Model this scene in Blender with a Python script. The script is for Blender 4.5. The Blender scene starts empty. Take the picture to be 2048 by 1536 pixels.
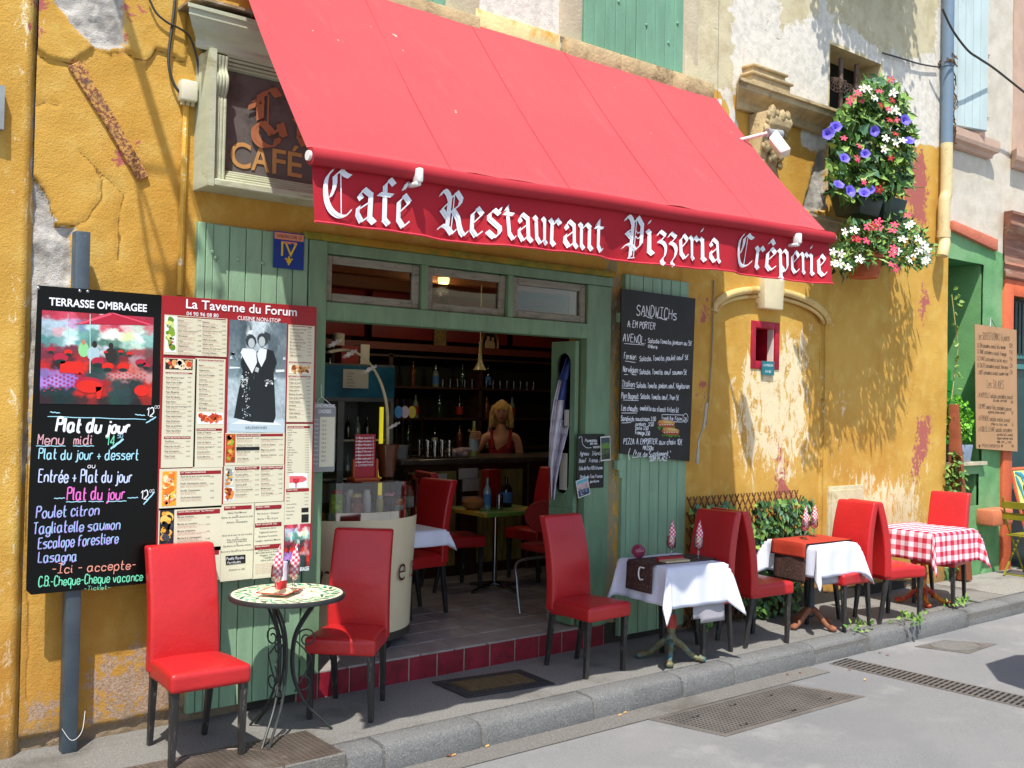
import bpy, bmesh, math, random
import numpy as np
from mathutils import Vector, Matrix
random.seed(7); rng=np.random.default_rng(11)
S=bpy.context.scene
COL=S.collection
# ---------------------------------------------------------------- camera (metres; wall plane y=0, x along the wall, pavement z=0)
CH=1.80
_th=math.atan2(2536.,2030.); _pi=math.atan(33/2030.); _ro=math.atan(.0193); FPX=2030.
FW=np.array([math.cos(_th)*math.cos(_pi),math.sin(_th)*math.cos(_pi),math.sin(_pi)])
_r0=np.array([math.sin(_th),-math.cos(_th),0.]); _u0=np.cross(_r0,FW)
RT=math.cos(_ro)*_r0+math.sin(_ro)*_u0; UP=-math.sin(_ro)*_r0+math.cos(_ro)*_u0
CP=np.array([0.,-5.4637,CH])
cam=bpy.data.cameras.new('camera'); co=bpy.data.objects.new('camera',cam); COL.objects.link(co)
cam.sensor_width=36; cam.lens=36*FPX/2048.; cam.clip_start=.05; cam.clip_end=400
M=Matrix.Identity(4)
for i in range(3):
    M[i][0]=RT[i]; M[i][1]=UP[i]; M[i][2]=-FW[i]; M[i][3]=CP[i]
co.matrix_world=M; S.camera=co
# ---------------------------------------------------------------- light
SUN=Vector((.35,.40,-1.0)).normalized()      # direction the light travels
elev=math.asin(-SUN.z); az=math.atan2(-SUN.x,-SUN.y)   # azimuth from +Y clockwise
w=bpy.data.worlds.new('World'); S.world=w; w.use_nodes=True
nt=w.node_tree; bg=nt.nodes['Background']; sky=nt.nodes.new('ShaderNodeTexSky')
sky.sky_type='NISHITA'; sky.sun_disc=False; sky.sun_elevation=elev; sky.sun_rotation=az
sky.air_density=1.0; sky.dust_density=1.2; sky.ozone_density=1.0
nt.links.new(sky.outputs[0],bg.inputs[0]); bg.inputs[1].default_value=.15
sl=bpy.data.lights.new('sun','SUN'); sl.energy=4.6; sl.angle=math.radians(.53); sl.color=(1.,.955,.88)
so=bpy.data.objects.new('sun',sl); COL.objects.link(so); so.rotation_euler=SUN.to_track_quat('-Z','Y').to_euler(); so.location=(-3,-6,12)
S.view_settings.view_transform='Standard'; S.view_settings.look='None'; S.view_settings.exposure=.5; S.view_settings.gamma=1
S.view_settings.use_curve_mapping=False
S.cycles.max_bounces=8; S.cycles.transparent_max_bounces=12
# ---------------------------------------------------------------- measuring helpers: a ray of the survey photo met with a real plane
def ray(x,y): return FW+RT*(x-1024.)/FPX-UP*(y-768.)/FPX
def W(x,y,Y=0.):
    d=ray(x,y); return Vector(CP+(Y-CP[1])/d[1]*d)
def G(x,y,Z=0.):
    d=ray(x,y); return Vector(CP+(Z-CP[2])/d[2]*d)
def AX(x,y,X):
    d=ray(x,y); return Vector(CP+(X-CP[0])/d[0]*d)
# ---------------------------------------------------------------- materials
MATS={}
def srgb(h):
    if isinstance(h,str):
        c=[int(h[i:i+2],16)/255 for i in (0,2,4)]
        return tuple(v/12.92 if v<=.04045 else ((v+.055)/1.055)**2.4 for v in c)
    return tuple(h)
class NT:
    def __init__(s,name):
        s.m=bpy.data.materials.new(name); s.m.use_nodes=True; s.t=s.m.node_tree
        s.b=s.t.nodes['Principled BSDF']; s.co=None
    def n(s,ty,**k):
        o=s.t.nodes.new(ty)
        for a,v in k.items():
            if a.startswith('i_'): o.inputs[a[2:].replace('_',' ')].default_value=v
            else: setattr(o,a,v)
        return o
    def l(s,a,b): s.t.links.new(a,b)
    def coord(s,kind='Object'):
        if not s.co: s.co=s.n('ShaderNodeTexCoord')
        return s.co.outputs[kind]
    def noise(s,scale,detail=4,rough=.55,dist=0,vec=None,map=None):
        o=s.n('ShaderNodeTexNoise'); o.inputs['Scale'].default_value=scale; o.inputs['Detail'].default_value=detail
        o.inputs['Roughness'].default_value=rough; o.inputs['Distortion'].default_value=dist
        v=vec or s.coord()
        if map:
            mp=s.n('ShaderNodeMapping'); mp.inputs['Scale'].default_value=map; s.l(v,mp.inputs[0]); v=mp.outputs[0]
        s.l(v,o.inputs['Vector']); return o.outputs['Fac']
    def ramp(s,f,a,b,va=0.,vb=1.):
        o=s.n('ShaderNodeMapRange'); s.l(f,o.inputs[0]); o.interpolation_type='SMOOTHSTEP'
        for i,v in zip((1,2,3,4),(a,b,va,vb)): o.inputs[i].default_value=v
        return o.outputs[0]
    def mix(s,f,a,b,bt='MIX'):
        o=s.n('ShaderNodeMix'); o.data_type='RGBA'; o.blend_type=bt
        for inp,v in ((0,f),(6,a),(7,b)):
            if hasattr(v,'is_output') or hasattr(v,'links'): s.l(v,o.inputs[inp])
            elif inp==0: o.inputs[0].default_value=v
            else: o.inputs[inp].default_value=(*v,1)
        return o.outputs[2]
    def math(s,op,a,b=None,c=None):
        o=s.n('ShaderNodeMath'); o.operation=op
        for i,v in enumerate((a,b,c)):
            if v is None: continue
            if hasattr(v,'links'): s.l(v,o.inputs[i])
            else: o.inputs[i].default_value=v
        return o.outputs[0]
    def attr(s,name,out='Fac'):
        o=s.n('ShaderNodeAttribute'); o.attribute_name=name; return o.outputs[out]
    def bump(s,h,strength=.5,dist=.01):
        o=s.n('ShaderNodeBump'); o.inputs['Strength'].default_value=strength; o.inputs['Distance'].default_value=dist
        s.l(h,o.inputs['Height']); s.l(o.outputs[0],s.b.inputs['Normal'])
def mat(name,col,rough=.6,var=.15,vs=6.,bump=0.,bs=60.,metal=0.,spec=.4,dirt=None,ds=3.,dlo=.5,dhi=.7,coat=0,emit=None,es=0,map=None,trans=0,alpha=1,objvar=0,sss=0):
    if name in MATS: return MATS[name]
    N=NT(name); c=srgb(col); b=N.b
    f=N.noise(vs,5,.6,map=map)
    o=N.mix(N.ramp(f,.3,.7),tuple(x*(1-var) for x in c),tuple(min(1,x*(1+var)) for x in c))
    if objvar:
        oi=N.n('ShaderNodeObjectInfo'); k=N.math('MULTIPLY_ADD',oi.outputs['Random'],2*objvar,1-objvar)
        hs=N.n('ShaderNodeHueSaturation'); N.l(k,hs.inputs['Value']); N.l(o,hs.inputs['Color']); o=hs.outputs[0]
    if dirt is not None:
        g=N.noise(ds,8,.7,.3,map=map); o=N.mix(N.ramp(g,dlo,dhi),o,srgb(dirt))
    N.l(o,b.inputs['Base Color']) 
    b.inputs['Roughness'].default_value=rough; b.inputs['Metallic'].default_value=metal
    b.inputs['Specular IOR Level'].default_value=spec
    if coat: b.inputs['Coat Weight'].default_value=coat; b.inputs['Coat Roughness'].default_value=.08
    if bump: N.bump(N.noise(bs,4,.6,map=map),bump,.01)
    if emit: b.inputs['Emission Color'].default_value=(*srgb(emit),1); b.inputs['Emission Strength'].default_value=es
    if trans: b.inputs['Transmission Weight'].default_value=trans
    MATS[name]=N.m; return N.m
def clearglass(name,tint=(1,1,1),alpha=.25,rough=.02):
    """thin pane: mostly transparent with a glossy coat (no refraction, so it stays cheap)"""
    if name in MATS: return MATS[name]
    N=NT(name); t=N.t; t.nodes.remove(N.b)
    tr=N.n('ShaderNodeBsdfTransparent'); tr.inputs[0].default_value=(*tint,1)
    gl=N.n('ShaderNodeBsdfGlossy'); gl.inputs['Roughness'].default_value=rough
    lw=N.n('ShaderNodeFresnel'); lw.inputs[0].default_value=1.45
    fc=N.math('MULTIPLY_ADD',lw.outputs[0],1.0,alpha*.25)
    mx=N.n('ShaderNodeMixShader'); N.l(fc,mx.inputs[0]); N.l(tr.outputs[0],mx.inputs[1]); N.l(gl.outputs[0],mx.inputs[2])
    N.l(mx.outputs[0],t.nodes['Material Output'].inputs[0]); MATS[name]=N.m; return N.m
# ---------------------------------------------------------------- objects
WL={}
def tag(o,label=None,cat=None,group=None,kind=None):
    if label: o['label']=label
    if cat: o['category']=cat
    if group: o['group']=group
    if kind: o['kind']=kind
    return o
def thing(name,label,cat,loc=(0,0,0),rz=0.,group=None):
    o=bpy.data.objects.new(name,None); COL.objects.link(o); o.location=loc; o.rotation_euler=(0,0,rz); o.empty_display_size=.1
    WL[o.name]=Vector(loc); return tag(o,label,cat,group)
def link(name,me,parent=None,mats=None,local=False,smooth=False):
    if mats is not None:
        for m in (mats if isinstance(mats,(list,tuple)) else [mats]): me.materials.append(m)
    o=bpy.data.objects.new(name,me); COL.objects.link(o)
    if parent is not None:
        o.parent=parent
        wl=WL.get(parent.name,Vector((0,0,0)))
        if not local and wl.length>0: me.transform(Matrix.Translation(-wl))
        WL[o.name]=wl
    else: WL[o.name]=Vector((0,0,0))
    if smooth:
        me.polygons.foreach_set('use_smooth',[True]*len(me.polygons))
    return o
class MB:
    def __init__(s): s.v=[]; s.f=[]; s.m=[]; s.mi=0; s.sm=[]; s.smooth=False
    def add(s,vs,fs,M=None):
        b=len(s.v)
        if M is not None: vs=[M@Vector(v) for v in vs]
        s.v+= [tuple(v) for v in vs]
        for f in fs: s.f.append([i+b for i in f]); s.m.append(s.mi); s.sm.append(s.smooth)
        return s
    def box(s,x0,x1,y0,y1,z0,z1,M=None):
        return s.add([(x0,y0,z0),(x1,y0,z0),(x1,y1,z0),(x0,y1,z0),(x0,y0,z1),(x1,y0,z1),(x1,y1,z1),(x0,y1,z1)],
            [(0,3,2,1),(4,5,6,7),(0,1,5,4),(1,2,6,5),(2,3,7,6),(3,0,4,7)],M)
    def hexa(s,b,t,M=None):   # bottom quad, top quad (ccw seen from above)
        return s.add(list(b)+list(t),[(0,3,2,1),(4,5,6,7),(0,1,5,4),(1,2,6,5),(2,3,7,6),(3,0,4,7)],M)
    def tube(s,pts,r,n=8,closed=False,cap=True,M=None,flat=1.):
        pts=[Vector(p) for p in pts]; N=len(pts); rs=r if isinstance(r,(list,tuple)) else [r]*N
        vs=[]; up=None
        for i,p in enumerate(pts):
            if closed: t=(pts[(i+1)%N]-pts[i-1])
            else: t=pts[min(i+1,N-1)]-pts[max(i-1,0)]
            if t.length<1e-9: t=Vector((0,0,1))
            t.normalize()
            if up is None:
                a=Vector((0,0,1)) if abs(t.z)<.9 else Vector((1,0,0)); up=(a-t*a.dot(t)).normalized()
            else:
                up=up-t*up.dot(t)
                up=up.normalized() if up.length>1e-6 else t.orthogonal().normalized()
            sd=t.cross(up)
            for k in range(n):
                a=2*math.pi*k/n+math.pi/n; vs.append(p+up*math.cos(a)*rs[i]+sd*math.sin(a)*rs[i]*flat)
        fs=[]
        for i in range(N if closed else N-1):
            j=(i+1)%N
            for k in range(n): k2=(k+1)%n; fs.append((i*n+k,i*n+k2,j*n+k2,j*n+k))
        if cap and not closed: fs.append(tuple(reversed(range(n)))); fs.append(tuple((N-1)*n+k for k in range(n)))
        return s.add(vs,fs,M)
    def lathe(s,prof,n=20,c=(0,0,0),M=None,a0=0.,a1=2*math.pi):
        full=abs(a1-a0-2*math.pi)<1e-6; cols=n if full else n+1
        vs=[];
        for r,z in prof:
            for k in range(cols):
                a=a0+(a1-a0)*k/n; vs.append((c[0]+r*math.cos(a),c[1]+r*math.sin(a),c[2]+z))
        fs=[]
        for i in range(len(prof)-1):
            for k in range(n):
                k2=(k+1)%cols; fs.append((i*cols+k,i*cols+k2,(i+1)*cols+k2,(i+1)*cols+k))
        if full:
            if prof[0][0]>1e-4: fs.append(tuple(reversed(range(cols))))
            if prof[-1][0]>1e-4: fs.append(tuple((len(prof)-1)*cols+k for k in range(cols)))
        return s.add(vs,fs,M)
    def prism(s,poly,d0,d1,plane='xz',M=None):  # poly 2D ccw; extruded from d0 to d1 along the third axis
        P={'xz':lambda a,b,d:(a,d,b),'xy':lambda a,b,d:(a,b,d),'yz':lambda a,b,d:(d,a,b)}[plane]
        n=len(poly); vs=[P(a,b,d0) for a,b in poly]+[P(a,b,d1) for a,b in poly]
        fs=[tuple(range(n)),tuple(reversed(range(n,2*n)))]+[(i,i+n,(i+1)%n+n,(i+1)%n) for i in range(n)]
        return s.add(vs,fs,M)
    def sphere(s,c,r,n=12,m=8,sc=(1,1,1),M=None):
        pr=[(math.sin(math.pi*i/m),-math.cos(math.pi*i/m)) for i in range(m+1)]
        t=Matrix.Translation(c)@Matrix.Diagonal((r*sc[0],r*sc[1],r*sc[2],1))
        return s.lathe([(max(a,1e-5),b) for a,b in pr],n,(0,0,0),(M@t) if M is not None else t)
    def mesh(s,name,bev=0.,seg=2):
        me=bpy.data.meshes.new(name); me.from_pydata(s.v,[],s.f); 
        if any(s.m): me.polygons.foreach_set('material_index',s.m)
        if any(s.sm): me.polygons.foreach_set('use_smooth',s.sm)
        bm=bmesh.new(); bm.from_mesh(me)
        bmesh.ops.recalc_face_normals(bm,faces=bm.faces)
        if bev:
            eds=[e for e in bm.edges if len(e.link_faces)==2 and e.calc_face_angle(0)>.5]
            bmesh.ops.bevel(bm,geom=eds,offset=bev,segments=seg,affect='EDGES',profile=.5)
            if seg>1:
                for f in bm.faces: f.smooth=True
        bm.to_mesh(me); bm.free(); me.update()
        if bev and seg>1: shade_auto(me)
        return me
    def build(s,name,mats,parent=None,local=False,smooth=False,bev=0.,seg=2):
        me=s.mesh(name,bev,seg); o=link(name,me,parent,mats,local,smooth)
        if smooth and not bev: shade_auto(me)
        return o
def shade_auto(me,ang=40):
    bm=bmesh.new(); bm.from_mesh(me); a=math.radians(ang)
    for e in bm.edges: e.smooth = not (len(e.link_faces)==2 and e.calc_face_angle(0)>a)
    bm.to_mesh(me); bm.free()
def copyobj(o,parent=None):
    c=o.copy(); COL.objects.link(c)
    if parent is not None: c.parent=parent
    for ch in list(KIDS.get(o.name,[])): copyobj(ch,c)
    return c
KIDS={}
def index_kids():
    KIDS.clear()
    for o in bpy.data.objects:
        if o.parent: KIDS.setdefault(o.parent.name,[]).append(o)
def dup(root,loc,rz,label=None,scale=None):
    index_kids(); r=copyobj(root); r.location=loc; r.rotation_euler=(0,0,rz)
    if label: r['label']=label
    if scale: r.scale=scale
    return r
def RZ(a): return Matrix.Rotation(a,4,'Z')
def RX(a): return Matrix.Rotation(a,4,'X')
def RY(a): return Matrix.Rotation(a,4,'Y')
def T(x,y,z): return Matrix.Translation((x,y,z))
R=math.radians
def smooth_pts(pts,k=6,closed=False):
    P=[Vector(p) for p in pts]; n=len(P); out=[]
    for i in range(n if closed else n-1):
        p0=P[(i-1)%n] if (closed or i>0) else P[0]; p1=P[i]; p2=P[(i+1)%n]; p3=P[(i+2)%n] if (closed or i+2<n) else P[-1]
        for j in range(k):
            t=j/k; out.append(.5*((2*p1)+(-p0+p2)*t+(2*p0-5*p1+4*p2-p3)*t*t+(-p0+3*p1-3*p2+p3)*t**3))
    if not closed: out.append(P[-1])
    return out
# ---------------------------------------------------------------- numpy noise
def _hash(i,j,s): 
    h=np.sin(i*127.1+j*311.7+s*74.7)*43758.5453; return h-np.floor(h)
def vnoise(x,y,s=0):
    xi=np.floor(x); yi=np.floor(y); fx=x-xi; fy=y-yi; fx=fx*fx*(3-2*fx); fy=fy*fy*(3-2*fy)
    return (_hash(xi,yi,s)*(1-fx)+_hash(xi+1,yi,s)*fx)*(1-fy)+(_hash(xi,yi+1,s)*(1-fx)+_hash(xi+1,yi+1,s)*fx)*fy
def fbm(x,y,o=4,s=0):
    a=.5; r=0; 
    for k in range(o): r=r+a*vnoise(x,y,s+k*13); x=x*2.03+17.1; y=y*2.03+5.3; a*=.5
    return r/(1-.5**o)
# ---------------------------------------------------------------- lettering
_fc={}
def ftext(s,bold=0.,res=2):
    k=(s,bold,res)
    if k in _fc: return _fc[k]
    c=bpy.data.curves.new('t','FONT'); c.body=s; c.size=1.; c.resolution_u=res; c.offset=bold; c.fill_mode='FRONT'
    o=bpy.data.objects.new('t',c); COL.objects.link(o); dg=bpy.context.evaluated_depsgraph_get(); dg.update()
    me=o.evaluated_get(dg).to_mesh(); vs=[(v.co.x,v.co.y) for v in me.vertices]; fs=[tuple(p.vertices) for p in me.polygons]
    o.evaluated_get(dg).to_mesh_clear(); bpy.data.objects.remove(o); bpy.data.curves.remove(c)
    xs=[v[0] for v in vs] or [0]; x0=min(xs); vs=[(x-x0,y) for x,y in vs]; _fc[k]=(vs,fs,(max(xs)-x0) if vs else 0.)
    return _fc[k]
def put_text(mb,s,x,z,h,Y,w=None,bold=0.,res=2,slope=0.,align='l',shear=0.,M=None):
    """capital height h; optional total width w; on the plane y=Y"""
    vs,fs,tw=ftext(s,bold,res)
    if not vs: return
    k=h/.73; kx=k if w is None else w/max(tw,1e-6)
    W_=tw*kx; ox={'l':0,'c':-W_/2,'r':-W_}[align]
    mb.add([(x+ox+(a+shear*b)*kx,Y,z+b*k+slope*(ox+a*kx)) for a,b in vs],fs,M)
GL={'a':'44 14 02 10 30 42|44 41 50','b':'07 00|03 14 34 42 30 10 01','c':'43 34 14 02 10 30 41','d':'44 14 02 10 30 42|47 41 50','e':'02 42 43 34 14 02 10 30 41',
'f':'47 27 15 10|04 34','g':'44 14 02 10 30 42|44 4a 3b 1b 0a','h':'07 00|02 14 34 43 40','i':'04 01 10|05 06','j':'24 2a 1b 0b|25 26','k':'07 00|34 02 30','l':'07 01 10',
'm':'04 00|03 14 23 20|23 34 43 40','n':'04 00|02 14 34 43 40','o':'14 02 10 30 42 34 14','p':'04 0c|03 14 34 42 30 10 01','q':'44 14 02 10 30 42|44 4c','r':'04 00|02 14 34',
's':'44 14 03 32 41 30 00','t':'17 11 20 30|04 34','u':'04 01 10 30 42|44 40','v':'04 20 44','w':'04 10 23 30 44','x':'04 40|44 00','y':'04 21|44 0c','z':'04 44 00 40',
'A':'00 27 40|13 33','B':'00 07|07 27 46 45 34 04|34 43 41 30 00','C':'46 37 17 05 02 10 30 41','D':'00 07|07 27 45 42 20 00','E':'47 07|07 00|00 40|04 34','F':'47 07|07 00|04 34',
'G':'46 37 17 05 02 10 30 42|43 23','H':'07 00|47 40|04 44','I':'07 47|27 20|00 40','J':'37 31 20 00','K':'07 00|47 03 40','L':'07 00|00 40','M':'00 07|07 23|23 47|47 40','N':'00 07|07 40|40 47',
'O':'17 05 02 10 30 42 45 37 17','P':'00 07|07 37 46 45 34 04','Q':'17 05 02 10 30 42 45 37 17|31 50','R':'00 07|07 37 46 45 34 04|24 40','S':'46 37 17 05 14 33 42 41 30 10 01',
'T':'07 47|27 20','U':'07 02 10 30 42 47','V':'07 20|20 47','W':'07 10|10 24|24 30|30 47','X':'07 40|47 00','Y':'07 24|47 24|24 20','Z':'07 47|47 00|00 40',
'0':'17 05 02 10 30 42 45 37 17','1':'05 27|27 20','2':'06 17 37 45 43 00|00 40','3':'07 47|47 24|24 43 41 30 10 01','4':'30 37|37 02|02 42','5':'47 07|07 04|04 34 43 41 30 00','6':'37 05 02 10 30 42 33 13 02',
'7':'07 47|47 10','8':'14 05 17 37 45 34 14 02 10 30 42 34','9':'43 13 05 17 37 46 42 20',':':'00 01|03 04',',':'11 0a','.':'00 01','-':'03 33','+':'02 42|24 20',"'":'07 05','(':'27 04 02 2a',
'/':'0a 47','"':'07 05|17 15','!':'07 02|00 01','€':'46 26 14 12 20 40|04 34|03 33','~':'03 14 23 32 43'}
for a,b in zip('éèê','eee'): GL[a]=GL[b]+{'é':'|25 37','è':'|17 25','ê':'|05 27 45'}[a]
_Y={c:-1-i for i,c in enumerate('abc')}
def ribbon(mb,pts,w,Y,jit=0.,M=None):
    n=len(pts); vs=[]
    for i,p in enumerate(pts):
        t=pts[min(i+1,n-1)]-pts[max(i-1,0)]; t=Vector((t.x,t.y)); t.normalize() if t.length>1e-9 else None
        nn=Vector((-t.y,t.x)); k=w*.5
        if i in (0,n-1): k*=.8
        vs.append((p.x+nn.x*k,Y,p.y+nn.y*k)); vs.append((p.x-nn.x*k,Y,p.y-nn.y*k))
    mb.add(vs,[(2*i,2*i+1,2*i+3,2*i+2) for i in range(n-1)],M)
def hand(mb,s,x,z,h,Y,w=None,th=None,slope=0.,jit=.35,align='l',seed=1,shear=.08,dy=.00015,M=None):
    """hand lettering drawn with a marker: capital height h, on plane y=Y (each stroke a hair prouder)"""
    r=random.Random(seed+len(s)*7); u=h/7.; adv=[]
    for c in s:
        if c==' ': adv.append(3.2); continue
        g=GL.get(c)
        mx=max(int(p[0]) for st in g.split('|') for p in st.split()) if g else 3
        adv.append(mx+1.7)
    tot=sum(adv)*u; kx=1. if w is None else w/tot; cx=x-(0 if align=='l' else tot*kx*(.5 if align=='c' else 1.))
    th=th or h*.11; q=0
    for c,a in zip(s,adv):
        g=GL.get(c)
        if g:
            jy=r.uniform(-jit,jit)*.8; js=1+r.uniform(-.08,.08)
            for st in g.split('|'):
                P=[]
                for p in st.split():
                    yy=_Y.get(p[1]); yy=int(p[1]) if yy is None else yy
                    X=int(p[0])+r.uniform(-.12,.12)*jit*2; Z=(yy+jy)*js+r.uniform(-.12,.12)*jit*2
                    P.append(Vector(((X+shear*Z)*u*kx,Z*u,0)))
                if len(P)>2: P=smooth_pts(P,4)
                q+=1
                ribbon(mb,[Vector((cx+p.x,z+p.y+slope*(cx+p.x-x))) for p in P],th,Y-dy*(q%4),M=M)
        cx+=a*u*kx
    return cx
# broad-nib black letter; unit = nib width, nib held at 40 degrees
NB={}
def _mn(x): return [[(x-.55,4.75),(x+.1,4.15)],[(x,4.4),(x,.8)],[(x-.1,.95),(x+.65,.25)]]
NB['i']=(2.0,_mn(.5)+[[(.35,6.1),(.6,6.6)]]); NB['í']=NB['i']
NB['n']=(3.9,_mn(.5)+[[(.7,3.9),(1.8,4.75)],[(1.7,4.9),(2.6,4.15)],[(2.5,4.4),(2.5,.8)],[(2.4,.95),(3.15,.25)]])
NB['u']=(3.9,[[(-.05,4.75),(.6,4.15)],[(.5,4.4),(.5,1.1)],[(.45,1.1),(1.3,.2)],[(1.3,.2),(2.4,1.1)]]+_mn(2.5))
NB['r']=(2.9,_mn(.5)+[[(.7,3.8),(1.6,4.75)],[(1.5,4.9),(2.3,4.1)]])
NB['a']=(3.8,[[(.45,3.9),(1.3,4.85)],[(1.2,4.9),(2.4,4.2)],[(2.4,4.3),(2.4,.8)],[(2.3,.95),(3.1,.25)],[(2.3,3.2),(.6,2.0)],[(.45,2.3),(.35,1.3)],[(.3,1.3),(1.1,.25)],[(1.1,.25),(2.3,1.2)],[(.5,3.9),(.9,3.4)]])
NB['e']=(3.1,[[(.45,3.9),(.45,1.1)],[(.5,3.8),(1.4,4.75)],[(1.3,4.9),(2.3,3.9)],[(2.3,3.9),(.7,2.4)],[(.4,1.2),(1.3,.2)],[(1.3,.2),(2.4,1.15)]])
NB['é']=(3.1,NB['e'][1]+[[(1.2,5.7),(1.7,6.7)],[(1.35,5.7),(1.9,6.6)]])
NB['ê']=(3.1,NB['e'][1]+[[(.4,5.7),(1.3,6.6)],[(1.2,6.7),(2.0,5.7)]])
NB['f']=(2.9,[[(.9,6.0),(.9,.8)],[(.8,.95),(1.6,.25)],[(.9,5.9),(1.7,6.75)],[(1.6,6.85),(2.4,6.1)],[(-.1,4.5),(2.1,4.5)]])
NB['t']=(2.8,[[(.8,5.6),(.8,1.0)],[(.3,5.0),(.95,5.9)],[(.75,1.1),(1.5,.2)],[(1.5,.2),(2.3,.9)],[(0,4.5),(2.0,4.5)]])
NB['s']=(3.2,[[(.4,4.0),(1.4,4.85)],[(1.3,4.95),(2.3,4.2)],[(.4,4.1),(.45,3.3)],[(.4,3.4),(2.2,1.9)],[(2.2,2.0),(2.2,1.1)],[(2.2,1.1),(1.2,.15)],[(.1,1.2),(1.2,.2)],[(2.3,4.6),(2.6,5.3)]])
NB['z']=(2.9,[[(.1,4.0),(.9,4.85)],[(.9,4.9),(2.2,4.2)],[(2.2,4.2),(.5,2.7)],[(.4,2.9),(1.6,2.6),(2.1,1.7),(1.8,.4)],[(1.8,.4),(.8,-.6)],[(.75,-.6),(.9,-1.3)],[(.9,-1.3),(1.4,-1.5)]])
NB['p']=(3.9,[[(-.05,4.75),(.6,4.15)],[(.5,4.4),(.5,-1.3)],[(.2,-.9),(.9,-1.7)],[(.7,3.9),(1.8,4.75)],[(1.7,4.9),(2.6,4.15)],[(2.6,4.3),(2.6,1.2)],[(2.6,1.1),(1.5,.15)],[(.5,1.2),(1.5,.2)]])
NB['C']=(5.6,[[(1.7,6.9),(.8,5.8),(.45,4.2),(.6,2.4),(1.3,1.1),(2.5,.5),(3.7,.7),(4.8,1.7)],[(2.0,6.2),(1.9,4.6),(1.3,3.1)],[(2.1,6.2),(3.0,7.0)],[(2.9,7.05),(3.6,6.5),(4.4,6.3)],['h',(2.95,6.8),(2.95,.7)]])
NB['R']=(6.0,[[(.2,6.1),(.7,6.9),(1.5,6.5),(2.0,5.6)],[(2.0,6.0),(2.0,1.3)],['h',(2.75,6.3),(2.75,1.1)],[(1.9,5.2),(.6,3.9)],[(.6,3.9),(1.9,2.7)],[(2.1,5.8),(3.2,6.9)],[(3.1,7.0),(4.1,5.9)],[(4.1,5.9),(3.9,5.0)],[(3.9,5.0),(2.6,3.9)],[(2.7,4.1),(3.7,2.9),(4.1,1.6),(4.5,.6)],[(4.4,.7),(5.0,.1)],[(5.0,.1),(5.7,.9)],[(0,.6),(1.0,1.4)],[(.9,1.4),(1.9,1.2),(2.9,.2)],[(2.9,.2),(3.6,1.0)]])
NB['P']=(5.4,[[(.2,6.1),(.7,6.9),(1.5,6.5),(2.0,5.6)],[(2.0,6.0),(2.0,-.5)],['h',(2.75,6.6),(2.75,-.5)],['h',(1.4,-.85),(3.0,-.6)],[(1.9,4.6),(.7,3.9)],[(.7,3.9),(1.9,3.0)],[(2.1,5.8),(3.1,6.9)],[(3.0,7.0),(4.2,5.6)],[(4.2,5.7),(4.2,2.0)],[(4.2,2.0),(3.0,.8)],[(.1,.9),(1.0,1.7),(2.0,1.6),(3.1,.8)],['h',(2.9,4.4),(3.4,4.0),(4.0,4.5)],['h',(2.9,3.4),(3.4,3.0),(4.0,3.5)]])
def blackletter(mb,s,x,z,u,w,fn,nib=40.):
    """fn(x,z,k)->world point; w=total width"""
    tot=sum(NB[c][0] for c in s); kx=w/(tot*u); nx,nz=math.cos(R(nib))*.5,math.sin(R(nib))*.5; q=0; cx=0
    for c in s:
        adv,st=NB[c]
        for P in st:
            hair=P[0]=='h'; P=[Vector((a,b,0)) for a,b in (P[1:] if hair else P)]
            if len(P)>2: P=smooth_pts(P,5)
            else: P=[P[0].lerp(P[1],i/4) for i in range(5)]
            q+=1
            for a,b in zip(P[:-1],P[1:]):
                if hair:
                    t=(b-a).normalized(); n=(-t.y*.09,t.x*.09)
                else: n=(nx,nz)
                qd=[(a.x-n[0],a.y-n[1]),(a.x+n[0],a.y+n[1]),(b.x+n[0],b.y+n[1]),(b.x-n[0],b.y-n[1])]
                mb.add([fn(x+(cx+i)*u*kx,z+j*u,q%5) for i,j in qd],[(0,1,2,3)])
                if not hair:
                    t=(b-a).normalized(); n=(-t.y*.10,t.x*.10); qd=[(a.x-n[0],a.y-n[1]),(a.x+n[0],a.y+n[1]),(b.x+n[0],b.y+n[1]),(b.x-n[0],b.y-n[1])]
                    mb.add([fn(x+(cx+i)*u*kx,z+j*u,5) for i,j in qd],[(0,1,2,3)])
        cx+=adv
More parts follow.
